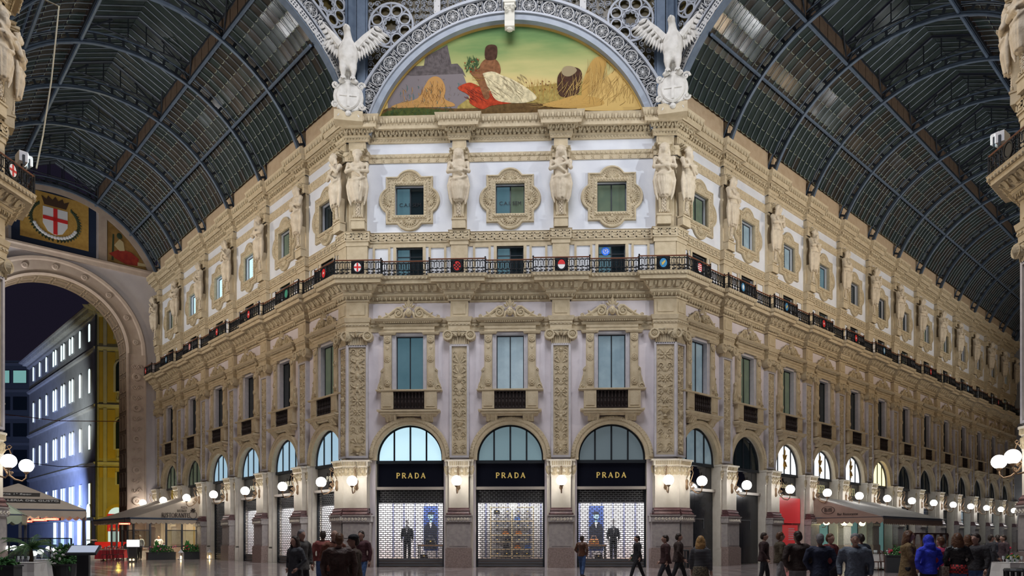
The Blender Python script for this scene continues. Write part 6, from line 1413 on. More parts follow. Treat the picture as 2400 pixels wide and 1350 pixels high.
mb = MB(); mb.prof([(-9, HB+3), (1.3, HB+.05), (-9, HB+.05)], -.6, 16); part('roof', mb.mesh('roof', BROOF), bt, RA_)
mb = MB(); mb.prof([(-9, HB+3), (1.3, HB+.05), (-9, HB+.05)], 0, 41.2); part('roof', mb.mesh('roof', BROOF), bt, mirror)
mb = MB(); mb.tube([(0.1, .4, 0), (0.1, .4, HB-1)], .12, 6); part('drain_pipe', mb.mesh('drain_pipe', DFRAME), bt)
# blue and yellow street lights on that building
lamp('SPOT', 'blue_street_light', tuple(wp(40, 84, 3.0)), tuple(wp(105, 112, 9)), 42000, (.28, .40, 1.0), .5, RAD(80))
lamp('POINT', 'yellow_street_light', tuple(wp(285, 80, 6.0)), (0, 0, 0), 3000, (1.0, .74, .12), .4)
lamp('SPOT', 'grey_wing_fill', tuple(wp(30, 80, 10.0)), tuple(wp(130, 108, 24)), 16000, (.85, .93, 1.0), .5, RAD(60))  # cool spot added to brighten the upper grey wing
o2 = thing('office_block', face(wp(30, 142)), 'dark modern office block far beyond the left end arch', 'building')
HO = zpx(845, 142); mb = MB(); mb.box(-9, 7, -6, 0, 0, HO); part('facade', mb.mesh('facade', mat('dark_office_wall', (.07, .08, .09), .8)), o2)
for k in range(5):
    z = HO-4.5-5.2*k; mb = MB(); mb.box(-9, 7, 0, .3, z+3.4, z+4.0); part('floor_band', mb.mesh('floor_band', mat('office_band', (.12, .13, .14), .7)), o2)
    for x in (-6.5, -3.2, .1, 3.4):
        mb = MB(); mb.box(x, x+2.7, 0, .12, z, z+2.6); f = part('window', mb.mesh('window', DFRAME), o2); mb = MB(); mb.box(x+.1, x+2.6, .12, .16, z+.1, z+2.5); part('pane', mb.mesh('pane', mat('office_lit_teal', (.1, .2, .2), .3, emit=(.25, .55, .5), estr=.5) if k == 0 and x > -4 else WIN_DK), f)
for i, (z0, z1) in enumerate(((zpx(968, 80), zpx(988, 64)), (zpx(1075, 80), zpx(1095, 64)))):
    t = thing('overhead_cable', Matrix.Identity(4), 'thin %s cable strung across the street beyond the arch' % ('orange' if i == 0 else 'grey'), 'cable')
    a, b = wp(-10, 80), wp(318, 64); c_ = (a+b)/2; mb = MB(); pts = [(a.x, -a.y, z0), (c_.x, -c_.y, (z0+z1)/2-.4), (b.x, -b.y, z1)]; mb.tube(pts, .035, 4); part('cable', mb.mesh('cable', mat('orange_cable', (.35, .12, .05), .6) if i == 0 else DFRAME), t)
# ================================================================== awnings and terraces
CANV = mat('beige_canvas', (.50, .42, .33), .85, col2=(.55, .47, .38), scale=2); CANVB = mat('brown_canvas', (.28, .19, .15), .85, col2=(.33, .23, .18), scale=2); CANVG = mat('grey_canvas', (.36, .35, .33), .85, col2=(.41, .40, .37), scale=2); TRIM = mat('blue_grey_trim', (.05, .07, .11), .6); CANVGR = mat('sage_canvas', (.30, .36, .27), .85, col2=(.35, .41, .31), scale=2)
GLS = mat('clear_screen_glass', (.55, .6, .6), .03)
_b = GLS.node_tree.nodes['Principled BSDF']; _b.inputs['Transmission Weight'].default_value = 1.0; _b.inputs['IOR'].default_value = 1.1
def slope(mb, a, b, c, d_=None, th=.05):
    ps = [Vector(p) for p in ((a, b, c, d_) if d_ else (a, b, c))]; n = (ps[1]-ps[0]).cross(ps[2]-ps[0]).normalized()*th
    k = len(ps); vs = [tuple(p) for p in ps]+[tuple(p-n) for p in ps]; mb.add(vs, [tuple(range(k)), tuple(range(k, 2*k))[::-1]]+[(i, (i+1) % k, k+(i+1) % k, k+i) for i in range(k)])
def valance(mb, a, b, z, hgt=.34, n=None):    # scalloped strip hanging along a-b (u, d)
    a, b = Vector(a), Vector(b); L = (b-a).length; n = n or max(3, round(L/.34)); t = (b-a)/L; nr = Vector((-t.y, t.x))*.02; pts = []
    for i in range(n):
        for k in range(6): s = (i+k/6)/n; pts.append((s*L, -hgt*.7-hgt*.3*sin(pi*k/6)))
    pts.append((L, -hgt*.7)); P = [(0, 0)]+pts+[(L, 0)]
    v1 = [(a.x+t.x*s+nr.x, a.y+t.y*s+nr.y, z+q) for s, q in P]; v2 = [(a.x+t.x*s-nr.x, a.y+t.y*s-nr.y, z+q) for s, q in P]; m_ = len(P)
    mb.add(v1+v2, [tuple(range(m_)), tuple(range(m_, 2*m_))[::-1]]+[(i, (i+1) % m_, m_+(i+1) % m_, m_+i) for i in range(m_)])
# --- restaurant pavilion against the left arm
def pav(wname, u0, u1, dw, ztop, zed, endm, sidem, label, end_at):
    """lean-to awning: wall at d=.7, front edge at d=dw; end face at u=end_at carries lettering"""
    t = thing('awning', FRM[wname].copy(), label, 'awning', None); inr = .55*(u1-u0)
    other = u1 if end_at == u0 else u0; s = 1 if other > end_at else -1; rd = end_at+s*2.6
    mb = MB(); slope(mb, (end_at, .7, zed), (end_at, dw, zed), (rd, .7+.0, ztop+.35)); part('end_canvas', mb.mesh('end_canvas', endm), t)
    mb = MB(); slope(mb, (end_at, dw, zed), (other, dw, zed), (other, .7, ztop+.35), (rd, .7, ztop+.35)); part('roof_canvas', mb.mesh('roof_canvas', sidem), t)
    mb = MB(); valance(mb, (end_at, .7), (end_at, dw), zed); valance(mb, (end_at, dw), (other, dw), zed); part('valance', mb.mesh('valance', endm), t)
    mb = MB(); mb.tube([(end_at, .7, zed), (end_at, dw, zed), (other, dw, zed)], .05, 5); mb.tube([(end_at, dw, zed), (rd, .7, ztop+.3)], .035, 5); part('frame_tube', mb.mesh('frame_tube', TRIM), t)
    return t
t = thing('restaurant_awning', FRM['left'].copy(), 'long beige restaurant awning with dark lettering against the left arm wall', 'awning')
U0, U1, DW, ZE = -21.2, -31.5, 5.2, 2.98
mb = MB(); slope(mb, (U0, .5, ZE), (U0, DW, ZE), (U0-.05, .5, 4.75)); part('end_canvas', mb.mesh('end_canvas', CANV), t)
mb = MB(); slope(mb, (U0, DW, ZE), (U1, DW, ZE), (U1, .5, 4.75), (U0-.05, .5, 4.75)); part('roof_canvas', mb.mesh('roof_canvas', CANV), t)
mb = MB(); valance(mb, (U0, .5), (U0, DW), ZE, .4); valance(mb, (U0, DW), (U1, DW), ZE, .4); part('valance', mb.mesh('valance', CANV), t)
mb = MB(); mb.tube([(U0+.02, .5, ZE), (U0+.02, DW+.02, ZE), (U1, DW+.02, ZE)], .07, 5); part('frame_tube', mb.mesh('frame_tube', TRIM), t)
MT = Matrix.Translation((U0+.06, -0, 0)) @ Matrix.Rotation(pi/2, 4, 'Z')    # plane of the end face: viewer's right is towards the wall
DKL = mat('dark_brown_lettering', (.04, .025, .02), .7)
text(t, 'RISTORANTE', -2.2, ZE+.12, .30, 0, DKL, .05, mtx=MT); text(t, 'BISTROT', -1.75, ZE+.52, .16, 0, DKL, .05, mtx=MT); text(t, 'PIZZA', -1.6, ZE+.76, .16, 0, DKL, .05, mtx=MT)
mb = MB()
for k in range(6): mb.leaf((-.95, ZE+1.0-.35), k*pi/3, .2, .1, 0, .02)
mb.arc(-.95, ZE+.32, [(.26, 0), (.26, .02), (.29, .02), (.29, 0)], 0, 2*pi, 18, False); part('logo', mb.mesh('logo', DKL), t, MT)
# glazed screen below the awning
t = thing('glazed_screen', FRM['left'].copy(), 'grey framed glass screen enclosing the restaurant under the awning', 'screen')
FRG = mat('grey_screen_frame', (.10, .11, .13), .4, .4)
for (a, b) in (((U0-.1, .6), (U0-.1, DW-.2)), ((U0-.1, DW-.2), (U1+4.5, DW-.2))):
    a, b = Vector(a), Vector(b); n = 4
    for k in range(n+1):
        p = a+(b-a)*k/n; mb = MB(); mb.box(p.x-.06, p.x+.06, p.y-.06, p.y+.06, 0, ZE); part('post', mb.mesh('post', FRG), t)
        if k < n and k != 2:
            q = a+(b-a)*(k+1)/n; mb = MB(); mb.box(min(p.x, q.x)-.02, max(p.x, q.x)+.02, min(p.y, q.y)-.02, max(p.y, q.y)+.02, .9, .96); mb.box(min(p.x, q.x)-.02, max(p.x, q.x)+.02, min(p.y, q.y)-.02, max(p.y, q.y)+.02, 2.1, 2.16); part('rail', mb.mesh('rail', FRG), t)
            mb = MB(); mb.box(min(p.x, q.x)-.01, max(p.x, q.x)+.01, min(p.y, q.y)-.01, max(p.y, q.y)+.01, .96, 2.1); part('pane', mb.mesh('pane', GLS), t)
for (u_, d_, p_) in ((-23, 2.6, 150), (-27.5, 2.8, 120)):
    o = lamp('AREA', 'terrace_light', (0, 0, 0), (0, 0, -1), p_, (1, .86, .58), 2.0); o.parent = None; o.matrix_world = FRM['left'] @ at(u_, d_, 3.2)
HEAT = mat('red_heater_glow', (.8, .05, .03), .4, emit=(1, .05, .03), estr=9); HEATC = mat('orange_heater_glow', (1, .4, .2), .4, emit=(1, .3, .12), estr=5)
def heater(M, label):
    t = thing('heat_lamp', M, label, 'heater', 'red heat lamps under the awnings'); mb = MB(); mb.box(-.42, .42, -.06, .06, 0, .14); mb.box(-.02, .02, -.02, .02, .1, .5); part('reflector', mb.mesh('reflector', DFRAME), t); mb = MB(); mb.box(-.38, .38, .06, .09, .02, .12); part('glow_tube', mb.mesh('glow_tube', HEAT), t); mb = MB(); mb.box(-.25, .25, .09, .11, .05, .09); part('hot_wire', mb.mesh('hot_wire', HEATC), t)
heater(face(wp(293, 50.5, zpx(1230, 50.5)), 0), 'glowing red heat lamp under the lettered beige awning')
# tables, chairs
CLOTH = mat('white_tablecloth', (.72, .70, .66), .8); REDCL = mat('red_tablecloth', (.45, .02, .03), .7); CHW = mat('dark_red_chair', (.12, .02, .02), .5); CHB = mat('brown_bistro_chair', (.10, .04, .025), .5)
def table_tree(hw, c1, c2):
    mb = MB(); n = 20; vs = []
    for z, k in ((.75, 1.0), (.74, 1.03), (.45, 1.05), (.14, 1.12)):
        for i in range(n):
            a = 2*pi*i/n+pi/4; q = 1/max(abs(cos(a)), abs(sin(a))); r = hw*k*q*(1+(.05*sin(5*a) if z < .5 else 0)); vs.append((r*cos(a), r*sin(a), z))
    mb.add(vs, [(j*n+i, j*n+(i+1) % n, (j+1)*n+(i+1) % n, (j+1)*n+i) for j in range(3) for i in range(n)]+[tuple(range(n))])
    tp = MB(); tp.box(-hw*1.04, hw*1.04, -hw*1.04, hw*1.04, .752, .765)
    lg = MB(); lg.lathe((0, 0, 0), [(.22, 0), (.2, .03), (.03, .06), (.03, .73)], 8)
    st = []
    for i, (a, b) in enumerate(((-.18, .15), (.2, -.15), (.15, .2), (-.2, -.18))):
        g = MB(); g.lathe((a, b, .766), [(.03, 0), (.005, .01), (.006, .08), (.035, .11), (.04, .2), (.03, .21)], 8)
        st.append(T('glass', g.mesh('glass', mat('wine_glass', (.6, .65, .65), .1))))
    return [T('tablecloth', mb.mesh('tablecloth', c1)), T('top_cloth', tp.mesh('top_cloth', c2)), T('leg', lg.mesh('leg', DFRAME))], st
TAB_W = table_tree(.42, CLOTH, CLOTH); TAB_R = table_tree(.42, REDCL, CLOTH)
def chair_tree(m):
    K = []; s = MB(); s.box(-.21, .21, -.21, .21, .43, .47); K.append(T('seat', s.mesh('seat', m)))
    for a in (-.19, .19):
        for b in (-.19, .19): l = MB(); l.tube([(a, b, .44), (a*1.1, b*1.1, 0)], .02, 5); K.append(T('leg', l.mesh('leg', m)))
    b = MB(); b.tube([(-.19, -.2, .45), (-.2, -.25, .9), (0, -.27, .98), (.2, -.25, .9), (.19, -.2, .45)], .02, 5)
    for x in (-.1, 0, .1): b.tube([(x, -.2, .46), (x, -.26, .94)], .012, 4)
    K.append(T('backrest', b.mesh('backrest', m))); return K
CH_R, CH_B = chair_tree(CHW), chair_tree(CHB)
def place(tree, name, p, rot, label, cat, group): 
    t = thing(name, Matrix.Translation(p) @ Matrix.Rotation(rot, 4, 'Z'), label, cat, group); [spawn(k, None, t) for k in tree]; return t
def table_at(p, tree, rot, label, group, short):
    t = place(tree[0], 'dining_table', p, rot, label, 'table', group)
    GP = ((-.18, .15), (.2, -.15), (.15, .2), (-.2, -.18)); od = sorted(range(4), key=lambda k: (Matrix.Rotation(rot, 3, 'Z') @ Vector((GP[k][0], -GP[k][1], 0))).dot(RT))
    for i, g in enumerate(tree[1]):
        thing('wine_glass', Matrix.Translation(p) @ Matrix.Rotation(rot, 4, 'Z'), '%s wine glass from the left on the %s' % (ORD[od.index(i)], short), 'glass', 'wine glasses on the ' + short, g['me'])
for i, (px, Z) in enumerate(((243, 50), (278, 52), (262, 55))):
    table_at(wp(px, Z), TAB_R, .3, '%s red-skirted table at the open end of the awning' % ['left', 'right', 'rear'][i], 'red tables under the awning', ['left', 'right', 'rear'][i]+' red-skirted table')
for i, (px, Z) in enumerate(((247, 48.5), (258, 48.6), (269, 48.7), (282, 50.5))):
    place(CH_R, 'dining_chair', wp(px, Z), .3+pi*(i % 2)*.1, 'dark red dining chair, %s in the row before the red tables' % ORD[i], 'chair', 'red chairs under the awning')
# red racing car on show inside the screen
t = thing('show_car', face(wp(268, 60, 0.5), .2), 'red single-seat racing car on display behind the red tables', 'car')
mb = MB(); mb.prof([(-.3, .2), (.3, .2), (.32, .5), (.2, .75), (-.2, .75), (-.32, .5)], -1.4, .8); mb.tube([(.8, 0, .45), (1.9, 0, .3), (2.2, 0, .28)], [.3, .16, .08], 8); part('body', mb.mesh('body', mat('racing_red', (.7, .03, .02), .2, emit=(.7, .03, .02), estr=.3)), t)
for x in (-1.5, 1.3):
    for d in (-.75, .75):
        mb = MB(); vs = []; n = 14
        for dd in (-.16, .16): vs += [(x+.33*cos(2*pi*i/n), d+dd, .33+.33*sin(2*pi*i/n)) for i in range(n)]
        mb.add(vs, [tuple(range(n)), tuple(range(n, 2*n))[::-1]]+[(i, (i+1) % n, n+(i+1) % n, n+i) for i in range(n)]); part('wheel', mb.mesh('wheel', DFRAME), t)
mb = MB(); mb.box(-1.9, -1.5, -.6, .6, .85, .95); mb.box(1.9, 2.3, -.8, .8, .18, .24); part('wing', mb.mesh('wing', SHIRT), t); mb = MB(); mb.box(-2.3, 2.4, -1, 1, -.5, 0); part('plinth', mb.mesh('plinth', SHIRT), t)
# planters with flowers in front of the screen
LEAFM = mat('plant_leaf_green', (.03, .12, .03), .6, col2=(.06, .18, .04), scale=9); REDFL = mat('red_flower', (.55, .03, .08), .6); PINKFL = mat('pink_flower', (.7, .15, .3), .6); YELFL = mat('yellow_flower', (.7, .5, .08), .6); WHFL = mat('white_flower', (.75, .72, .7), .6); BOXM = mat('dark_planter', (.03, .033, .037), .5); FROND = mat('palm_frond', (.05, .13, .035), .6, col2=(.08, .18, .05), scale=6)
def bush(mb, c, r, n, seed, L=.16):
    rnd = random.Random(seed)
    for i in range(n):
        a, b = rnd.uniform(0, 2*pi), rnd.uniform(-.3, 1.4); k = rnd.uniform(.4, 1); q = (c[0]+r[0]*k*cos(a)*cos(b), c[1]+r[1]*k*sin(a)*cos(b), c[2]+r[2]*k*sin(b))
        mb.leaf((q[0], q[2]), rnd.uniform(0, 2*pi), L*rnd.uniform(.7, 1.4), L*.5, q[1], .03)
def planter(M, L, label, fl, seed, hgt=.55, tall=.5):
    t = thing('flower_planter', M, label, 'planter'); mb = MB(); mb.box(-L/2, L/2, -.2, .2, 0, hgt); mb.box(-L/2-.03, L/2+.03, -.23, .23, hgt-.05, hgt); part('box', mb.mesh('box', BOXM), t)
    mb = MB(); bush(mb, (0, 0, hgt), (L*.5, .22, tall), int(150*L), seed); part('foliage', mb.mesh('foliage', LEAFM), t, kind='stuff'); rnd = random.Random(seed)
    mb = MB()
    for i in range(int(9*L)): a = rnd.uniform(-.5, .5)*L; mb.ball((a, .2, hgt+rnd.uniform(.05, .45)), rnd.uniform(.03, .06), 6, 4)
    part('flower', mb.mesh('flower', fl), t, kind='stuff'); return t
EF = FRM['left'] @ at(U0+.3, 0, 0) @ Matrix.Rotation(pi/2, 4, 'Z')
planter(EF @ at(-1.0, .1, 0), 1.7, 'long dark planter with red flowers before the screen, beside the pillar', REDFL, 1); planter(EF @ at(-3.3, .1, 0), 1.9, 'long dark planter with pink flowers before the screen, left of the lantern', PINKFL, 2)
for i, x in enumerate((-2.05, -4.2)):
    t = thing('conifer_plant', EF @ at(x+.6, .0, .5), 'small pointed green conifer in the %s planter' % ['right', 'left'][i], 'plant'); mb = MB(); rnd = random.Random(i)
    for k in range(90): zz = rnd.uniform(0, .75); r = .26*(1-zz/.85); a = rnd.uniform(0, 2*pi); mb.leaf((r*cos(a), zz), pi/2+rnd.uniform(-.6, .6), .2, .07, r*sin(a), .02)
    part('foliage', mb.mesh('foliage', mat('bright_conifer', (.05, .25, .05), .6)), t, kind='stuff')
def lantern(M, label):
    t = thing('lantern', M, label, 'lantern', None); mb = MB(); [mb.box(a-.015, a+.015, b-.015, b+.015, 0, .5) for a in (-.14, .14) for b in (-.14, .14)]; mb.box(-.16, .16, -.16, .16, 0, .04); part('frame', mb.mesh('frame', SHIRT), t); mb = MB(); mb.lathe((0, 0, .5), [(.22, 0), (.07, .16), (.05, .2), (.02, .26)], 8); part('roof', mb.mesh('roof', SHIRT), t)
    mb = MB(); mb.lathe((0, 0, .04), [(.05, 0), (.05, .22), (.01, .24)], 8); part('candle', mb.mesh('candle', mat('candle_glow', (1, .8, .5), .5, emit=(1, .75, .4), estr=4)), t)
lantern(EF @ at(-2.15, .75, 0), 'white garden lantern on the floor between the flower planters'); lantern(EF @ at(-.1, .75, 0), 'white garden lantern on the floor near the arcade pillar')
def menu_stand(M, label, s=1., glow=True):
    t = thing('menu_stand', M, label, 'stand', None); mb = MB(); mb.box(-.3*s, .3*s, -.22*s, .22*s, 0, .06); part('foot', mb.mesh('foot', BOXM), t); mb = MB(); mb.box(-.16*s, .16*s, -.1, .1, .06, .98*s); part('column', mb.mesh('column', BOXM), t)
    mb = MB(); mb.add([(-.42*s, .32, .96*s), (.42*s, .32, .96*s), (.42*s, -.24, 1.2*s), (-.42*s, -.24, 1.2*s), (-.42*s, .32, .9*s), (.42*s, .32, .9*s), (.42*s, -.24, 1.14*s), (-.42*s, -.24, 1.14*s)], [(0, 1, 2, 3), (4, 7, 6, 5), (0, 4, 5, 1), (1, 5, 6, 2), (2, 6, 7, 3), (3, 7, 4, 0)]); part('lectern_top', mb.mesh('lectern_top', BOXM), t)
    mb = MB(); mb.add([(-.37*s, .27, .99*s), (.37*s, .27, .99*s), (.37*s, -.19, 1.187*s), (-.37*s, -.19, 1.187*s)], [(0, 1, 2, 3)]); part('menu_page', mb.mesh('menu_page', mat('lit_menu_page', (.35, .38, .46), .4, emit=(.7, .8, 1), estr=.3 if glow else .2)), t); return t
menu_stand(face(wp(196, 24.5), .25), 'black lectern menu stand with lit page in the left foreground', 1.12)
t = thing('menu_board', face(wp(312, 47), .2), 'bright white lit menu board on a stand by the awning', 'sign'); mb = MB(); mb.box(-.38, .38, -.03, .03, 1.0, 1.46); part('board', mb.mesh('board', mat('lit_board', (.8, .8, .8), .4, emit=(1, 1, .98), estr=.7)), t)
mb = MB(); mb.box(-.22, .22, -.16, .16, 0, 1.0); part('case', mb.mesh('case', BOXM), t); mb = MB(); [mb.lathe((x, .2, .12), [(.05, 0), (.05, .1), (.01, .11)], 8) for x in (-.12, .08)]; part('candle', mb.mesh('candle', MATS['candle_glow']), t)
# --- left foreground terrace
def tent(M, hw, dep, ze, za, cm, label, vm=None):
    t = thing('terrace_canopy', M, label, 'canopy'); C = [(-hw, 0), (hw, 0), (hw, -dep), (-hw, -dep)]; A = (0, -dep/2, za)
    for k in range(4): mb = MB(); a, b = C[k], C[(k+1) % 4]; slope(mb, (*a, ze), (*b, ze), A); part('canvas_slope', mb.mesh('canvas_slope', cm), t)
    mb = MB(); [valance(mb, C[k], C[(k+1) % 4], ze, .42) for k in range(4)]; part('valance', mb.mesh('valance', vm or cm), t)
    mb = MB(); mb.tube([(*c, ze) for c in C], .05, 5, True); part('frame_tube', mb.mesh('frame_tube', TRIM), t)
    for c in C: mb = MB(); mb.box(c[0]*.97-.05, c[0]*.97+.05, c[1]*.97-.1, c[1]*.97, 0, ze); part('post', mb.mesh('post', FRG), t)
    return t
_k = wp(200, 36.8)+(RT*(-cos(RAD(30)))+FW*(-sin(RAD(30))))*3.0
tc = tent(face(_k, RAD(30)), 3.0, 5.0, zpx(1196, 36.5), zpx(1140, 39), CANV, 'large beige terrace canopy with lettered bands, left foreground')
ax = Vector((0, 2.5, zpx(1140, 39)-zpx(1196, 36.5))); tilt = math.atan2(ax.z, 2.5)
MTT = Matrix.Translation((0, 0, zpx(1196, 36.5))) @ Matrix.Rotation(-(pi/2-tilt), 4, 'X')
mb = MB(); mb.box(-1.6, 1.0, .05, .07, 1.35, 1.75); mb.box(-.9, 1.9, .05, .07, .62, 1.05); part('name_band', mb.mesh('name_band', mat('dark_name_band', (.05, .045, .04), .7)), tc, MTT)
ftext(tc, 'ristorante 1° floor', -.3, 1.45, .18, .085, CLOTH, MTT); ftext(tc, 'GALLERIA DEL GUSTO', .5, .74, .19, .085, CLOTH, MTT)
tent(face(wp(50, 31.5)+(RT*(-cos(RAD(30)))+FW*(-sin(RAD(30))))*1.75, RAD(30)), 1.75, 3.0, zpx(1209, 33), zpx(1146, 34), CANVGR, 'sage green terrace canopy at the far left edge')
for i, (px, py) in enumerate(((28, 1218), (60, 1221), (94, 1218), (122, 1216))): heater(face(wp(px, 37.5, zpx(py+4, 37.5))), '%s heat lamp from the left under the large beige canopy' % ORD[i])
lamp('POINT', 'heater_red_light', tuple(wp(110, 37.0, 2.7)), (0, 0, 0), 60, (1, .06, .04), .2); lamp('AREA', 'terrace_light', tuple(wp(80, 38.5, 3.0)), tuple(wp(80, 38.5, 0)), 60, (1, .82, .6), 2)
t = thing('glass_wind_screen', face(wp(94, 28)), 'dark framed glass wind screen round the foreground terrace', 'screen')
for k in range(4): x = -1.2+.8*k; mb = MB(); mb.box(x-.025, x+.025, -.02, .02, .1, 1.58); part('post', mb.mesh('post', BOXM), t)
mb = MB(); [mb.box(-1.2, 1.2, -.02, .02, z, z+.04) for z in (.8, 1.55)]; part('rail', mb.mesh('rail', BOXM), t)
for k in range(3): x = -1.17+.8*k; mb = MB(); mb.box(x, x+.74, -.008, .008, .84, 1.55); part('pane', mb.mesh('pane', GLS), t)
def palm(M, label):
    t = thing('potted_palm', M, label, 'plant'); mb = MB(); mb.lathe((0, 0, 0), [(.3, 0), (.38, .55), (.4, .6), (.34, .6), (.3, .55)], 12); part('pot', mb.mesh('pot', mat('dark_brown_pot', (.06, .03, .025), .6)), t)
    mb = MB(); mb.tube([(0, 0, .55), (.02, 0, .95), (0, 0, 1.25)], [.09, .07, .05], 7); part('trunk', mb.mesh('trunk', mat('palm_trunk', (.12, .08, .05), .8)), t); rnd = random.Random(6)
    for i in range(17):
        a = 2*pi*i/17+rnd.uniform(-.2, .2); el = rnd.uniform(.2, 1.25); L = rnd.uniform(.75, 1.05); pts = []
        for k in range(7): s = k/6; r = L*s*cos(el*(1-.5*s)); pts.append((r*cos(a), r*sin(a), 1.22+L*s*sin(el)-.62*s*s*(1.3-el*.5)))
        f = MB(); f.tube(pts, [.016-.0015*k for k in range(7)], 4)
        for k in range(1, 7):
            p, q = Vector(pts[k]), Vector(pts[k-1]); dr = (p-q).normalized(); sd = dr.cross(Vector((0, 0, 1))).normalized()
            for j in range(3):
                b = q+(p-q)*(j/3)
                for s in (-1, 1):
                    e = b+sd*s*.26*(1-.5*k/7)+dr*.2-Vector((0, 0, .10)); f.add([tuple(b-dr*.012), tuple(b+dr*.022), tuple(e), tuple((b+e)/2+Vector((0, 0, .01)))], [(0, 1, 2), (0, 1, 3)])
        part('frond', f.mesh('frond', FROND), t)
    return t
palm(face(wp(72, 25.5)), 'potted fan palm behind the glass screen in the left foreground')
def potbush(M, label, s=1., seed=1, fl=None):
    t = thing('potted_shrub', M, label, 'plant'); mb = MB(); mb.lathe((0, 0, 0), [(.32*s, 0), (.40*s, .6*s), (.44*s, .66*s), (.36*s, .66*s), (.3*s, .55*s)], 14); part('pot', mb.mesh('pot', BOXM), t); mb = MB(); bush(mb, (0, 0, .75*s), (.42*s, .42*s, .55*s), 260, seed, .17); part('foliage', mb.mesh('foliage', LEAFM), t, kind='stuff')
    if fl: mb = MB(); rnd = random.Random(seed); [mb.ball((rnd.uniform(-.25, .25), .4*s, .8*s+rnd.uniform(0, .4)), .045, 6, 4) for k in range(9)]; part('flower', mb.mesh('flower', fl), t, kind='stuff')
potbush(face(wp(152, 26)), 'leafy shrub with white flowers in a dark pot by the lectern', 1.0, 3, WHFL); potbush(face(wp(176, 29)), 'dark leafy shrub in a pot behind the lectern stand', .95, 5)
planter(face(wp(8, 22.5)), .9, 'dark slatted planter box at the bottom left edge', LEAFM, 8, .75, .12)
table_at(wp(62, 24.5), TAB_W, .2, 'white-clothed table left of the shrubs in the left foreground', 'terrace tables left', 'white table left of the foreground shrubs'); table_at(wp(112, 27.5), TAB_W, .5, 'white-clothed table behind the glass wind screen', 'terrace tables left', 'white table behind the wind screen')
for i, (px, py, Z) in enumerate(((20, 1285, 29), (33, 1284, 30), (53, 1281, 30), (80, 1297, 28.5), (95, 1293, 29), (114, 1286, 30), (130, 1288, 30))):
    t = thing('table_lamp', face(wp(px, Z, 0)), 'round glowing terrace lamp, %s from the left behind the glass screen' % ORD[i], 'lamp', 'round terrace lamps'); z = zpx(py, Z)
    mb = MB(); mb.ball((0, 0, z), (.115, .115, .105), 14, 9); part('shade', mb.mesh('shade', mat('terrace_lamp_glow', (1, 1, 1), .4, emit=(1, .97, .92), estr=1.6), True), t); mb = MB(); mb.lathe((0, 0, 0), [(.12, 0), (.12, .02), (.012, .04), (.012, z-.08)], 8); part('stem', mb.mesh('stem', BOXM), t)
# --- cafe awning on the right arm
UA, UB, DR, ZR = 15.4, 26.6, 4.9, 2.92
t = thing('cafe_awning', FRM['right'].copy(), 'long grey and brown cafe awning with oval badge along the right arm', 'awning')
mb = MB(); slope(mb, (UA, .5, ZR), (UA, DR, ZR), (UA+.05, .5, 4.25)); part('end_canvas', mb.mesh('end_canvas', CANVB), t)
for k in range(8):
    a, b = UA+(UB-UA)*k/8, UA+(UB-UA)*(k+1)/8; mb = MB(); slope(mb, (a+.02, DR, ZR), (b-.02, DR, ZR), (b-.02, .5, 4.25), (a+.02, .5, 4.25)); part('roof_canvas', mb.mesh('roof_canvas', CANVG), t)
mb = MB(); mb.box(UA, UB, DR-.02, DR+.02, ZR-.16, ZR+.02); part('edge_board', mb.mesh('edge_board', CANVG), t)
mb = MB(); valance(mb, (UA, .5), (UA, DR), ZR, .42); valance(mb, (UA, DR+.03), (UB, DR+.03), ZR-.14, .34); part('valance', mb.mesh('valance', mat('tan_canvas', (.34, .23, .17), .85)), t)
mb = MB(); mb.tube([(UA-.02, .5, ZR), (UA-.02, DR+.02, ZR), (UB, DR+.02, ZR)], .04, 5); part('frame_tube', mb.mesh('frame_tube', TRIM), t)
ME = Matrix.Translation((UA-.06, 0, 0)) @ Matrix.Rotation(-pi/2, 4, 'Z')
mb = MB(); n = 28; mb.arc(1.5, ZR+.5, [(.40, 0), (.40, .02), (.43, .02), (.43, 0)], 0, 2*pi, n, False, .6); part('badge_ring', mb.mesh('badge_ring', DKL), t, ME); ftext(t, 'Biffi', 1.5, ZR+.38, .26, .01, DKL, ME); ftext(t, 'Bar Ristorante', 2.75, ZR+.14, .16, .01, DKL, ME)
for i, u_ in enumerate((15.6, 18.4, 21.5)):
    tt = thing('yellow_wall_lamp', FRM['right'] @ at(u_+.5, .75, 0), 'small yellow shaded lamp under the cafe awning, %s from the left' % ORD[i], 'lamp', 'yellow lamps under the cafe awning')
    mb = MB(); mb.lathe((0, .3, 2.45), [(.1, 0), (.2, .1), (.22, .3), (.15, .36)], 10); part('shade', mb.mesh('shade', mat('yellow_lamp_glow', (1, .9, .5), .4, emit=(1, .88, .45), estr=4)), tt); mb = MB(); mb.tube([(0, 0, 2.3), (0, .2, 2.3), (0, .3, 2.46)], .025, 5); part('bracket', mb.mesh('bracket', BRASS), tt)
o = lamp('AREA', 'terrace_light', (0, 0, 0), (0, 0, -1), 110, (.95, 1, .85), 3); o.matrix_world = FRM['right'] @ at(20, 2.5, 2.8)
t = thing('wooden_screen', FRM['right'] @ at(21.2, 5.2, 0), 'row of tall dark brown wooden frames beside the cafe tables', 'screen')
for k in range(6):
    x = -1.2+1.35*k; mb = MB(); mb.box(x-.05, x+.05, -.05, .05, 0, 1.85); mb.plate([(x-.05, 1.4), (x-.3, 1.82), (x+.3, 1.82), (x+.05, 1.4)], -.03, .03); part('post', mb.mesh('post', CHB), t)
mb = MB(); mb.box(-1.25, 5.6, -.05, .05, 1.82, 1.92); part('top_rail', mb.mesh('top_rail', CHB), t)
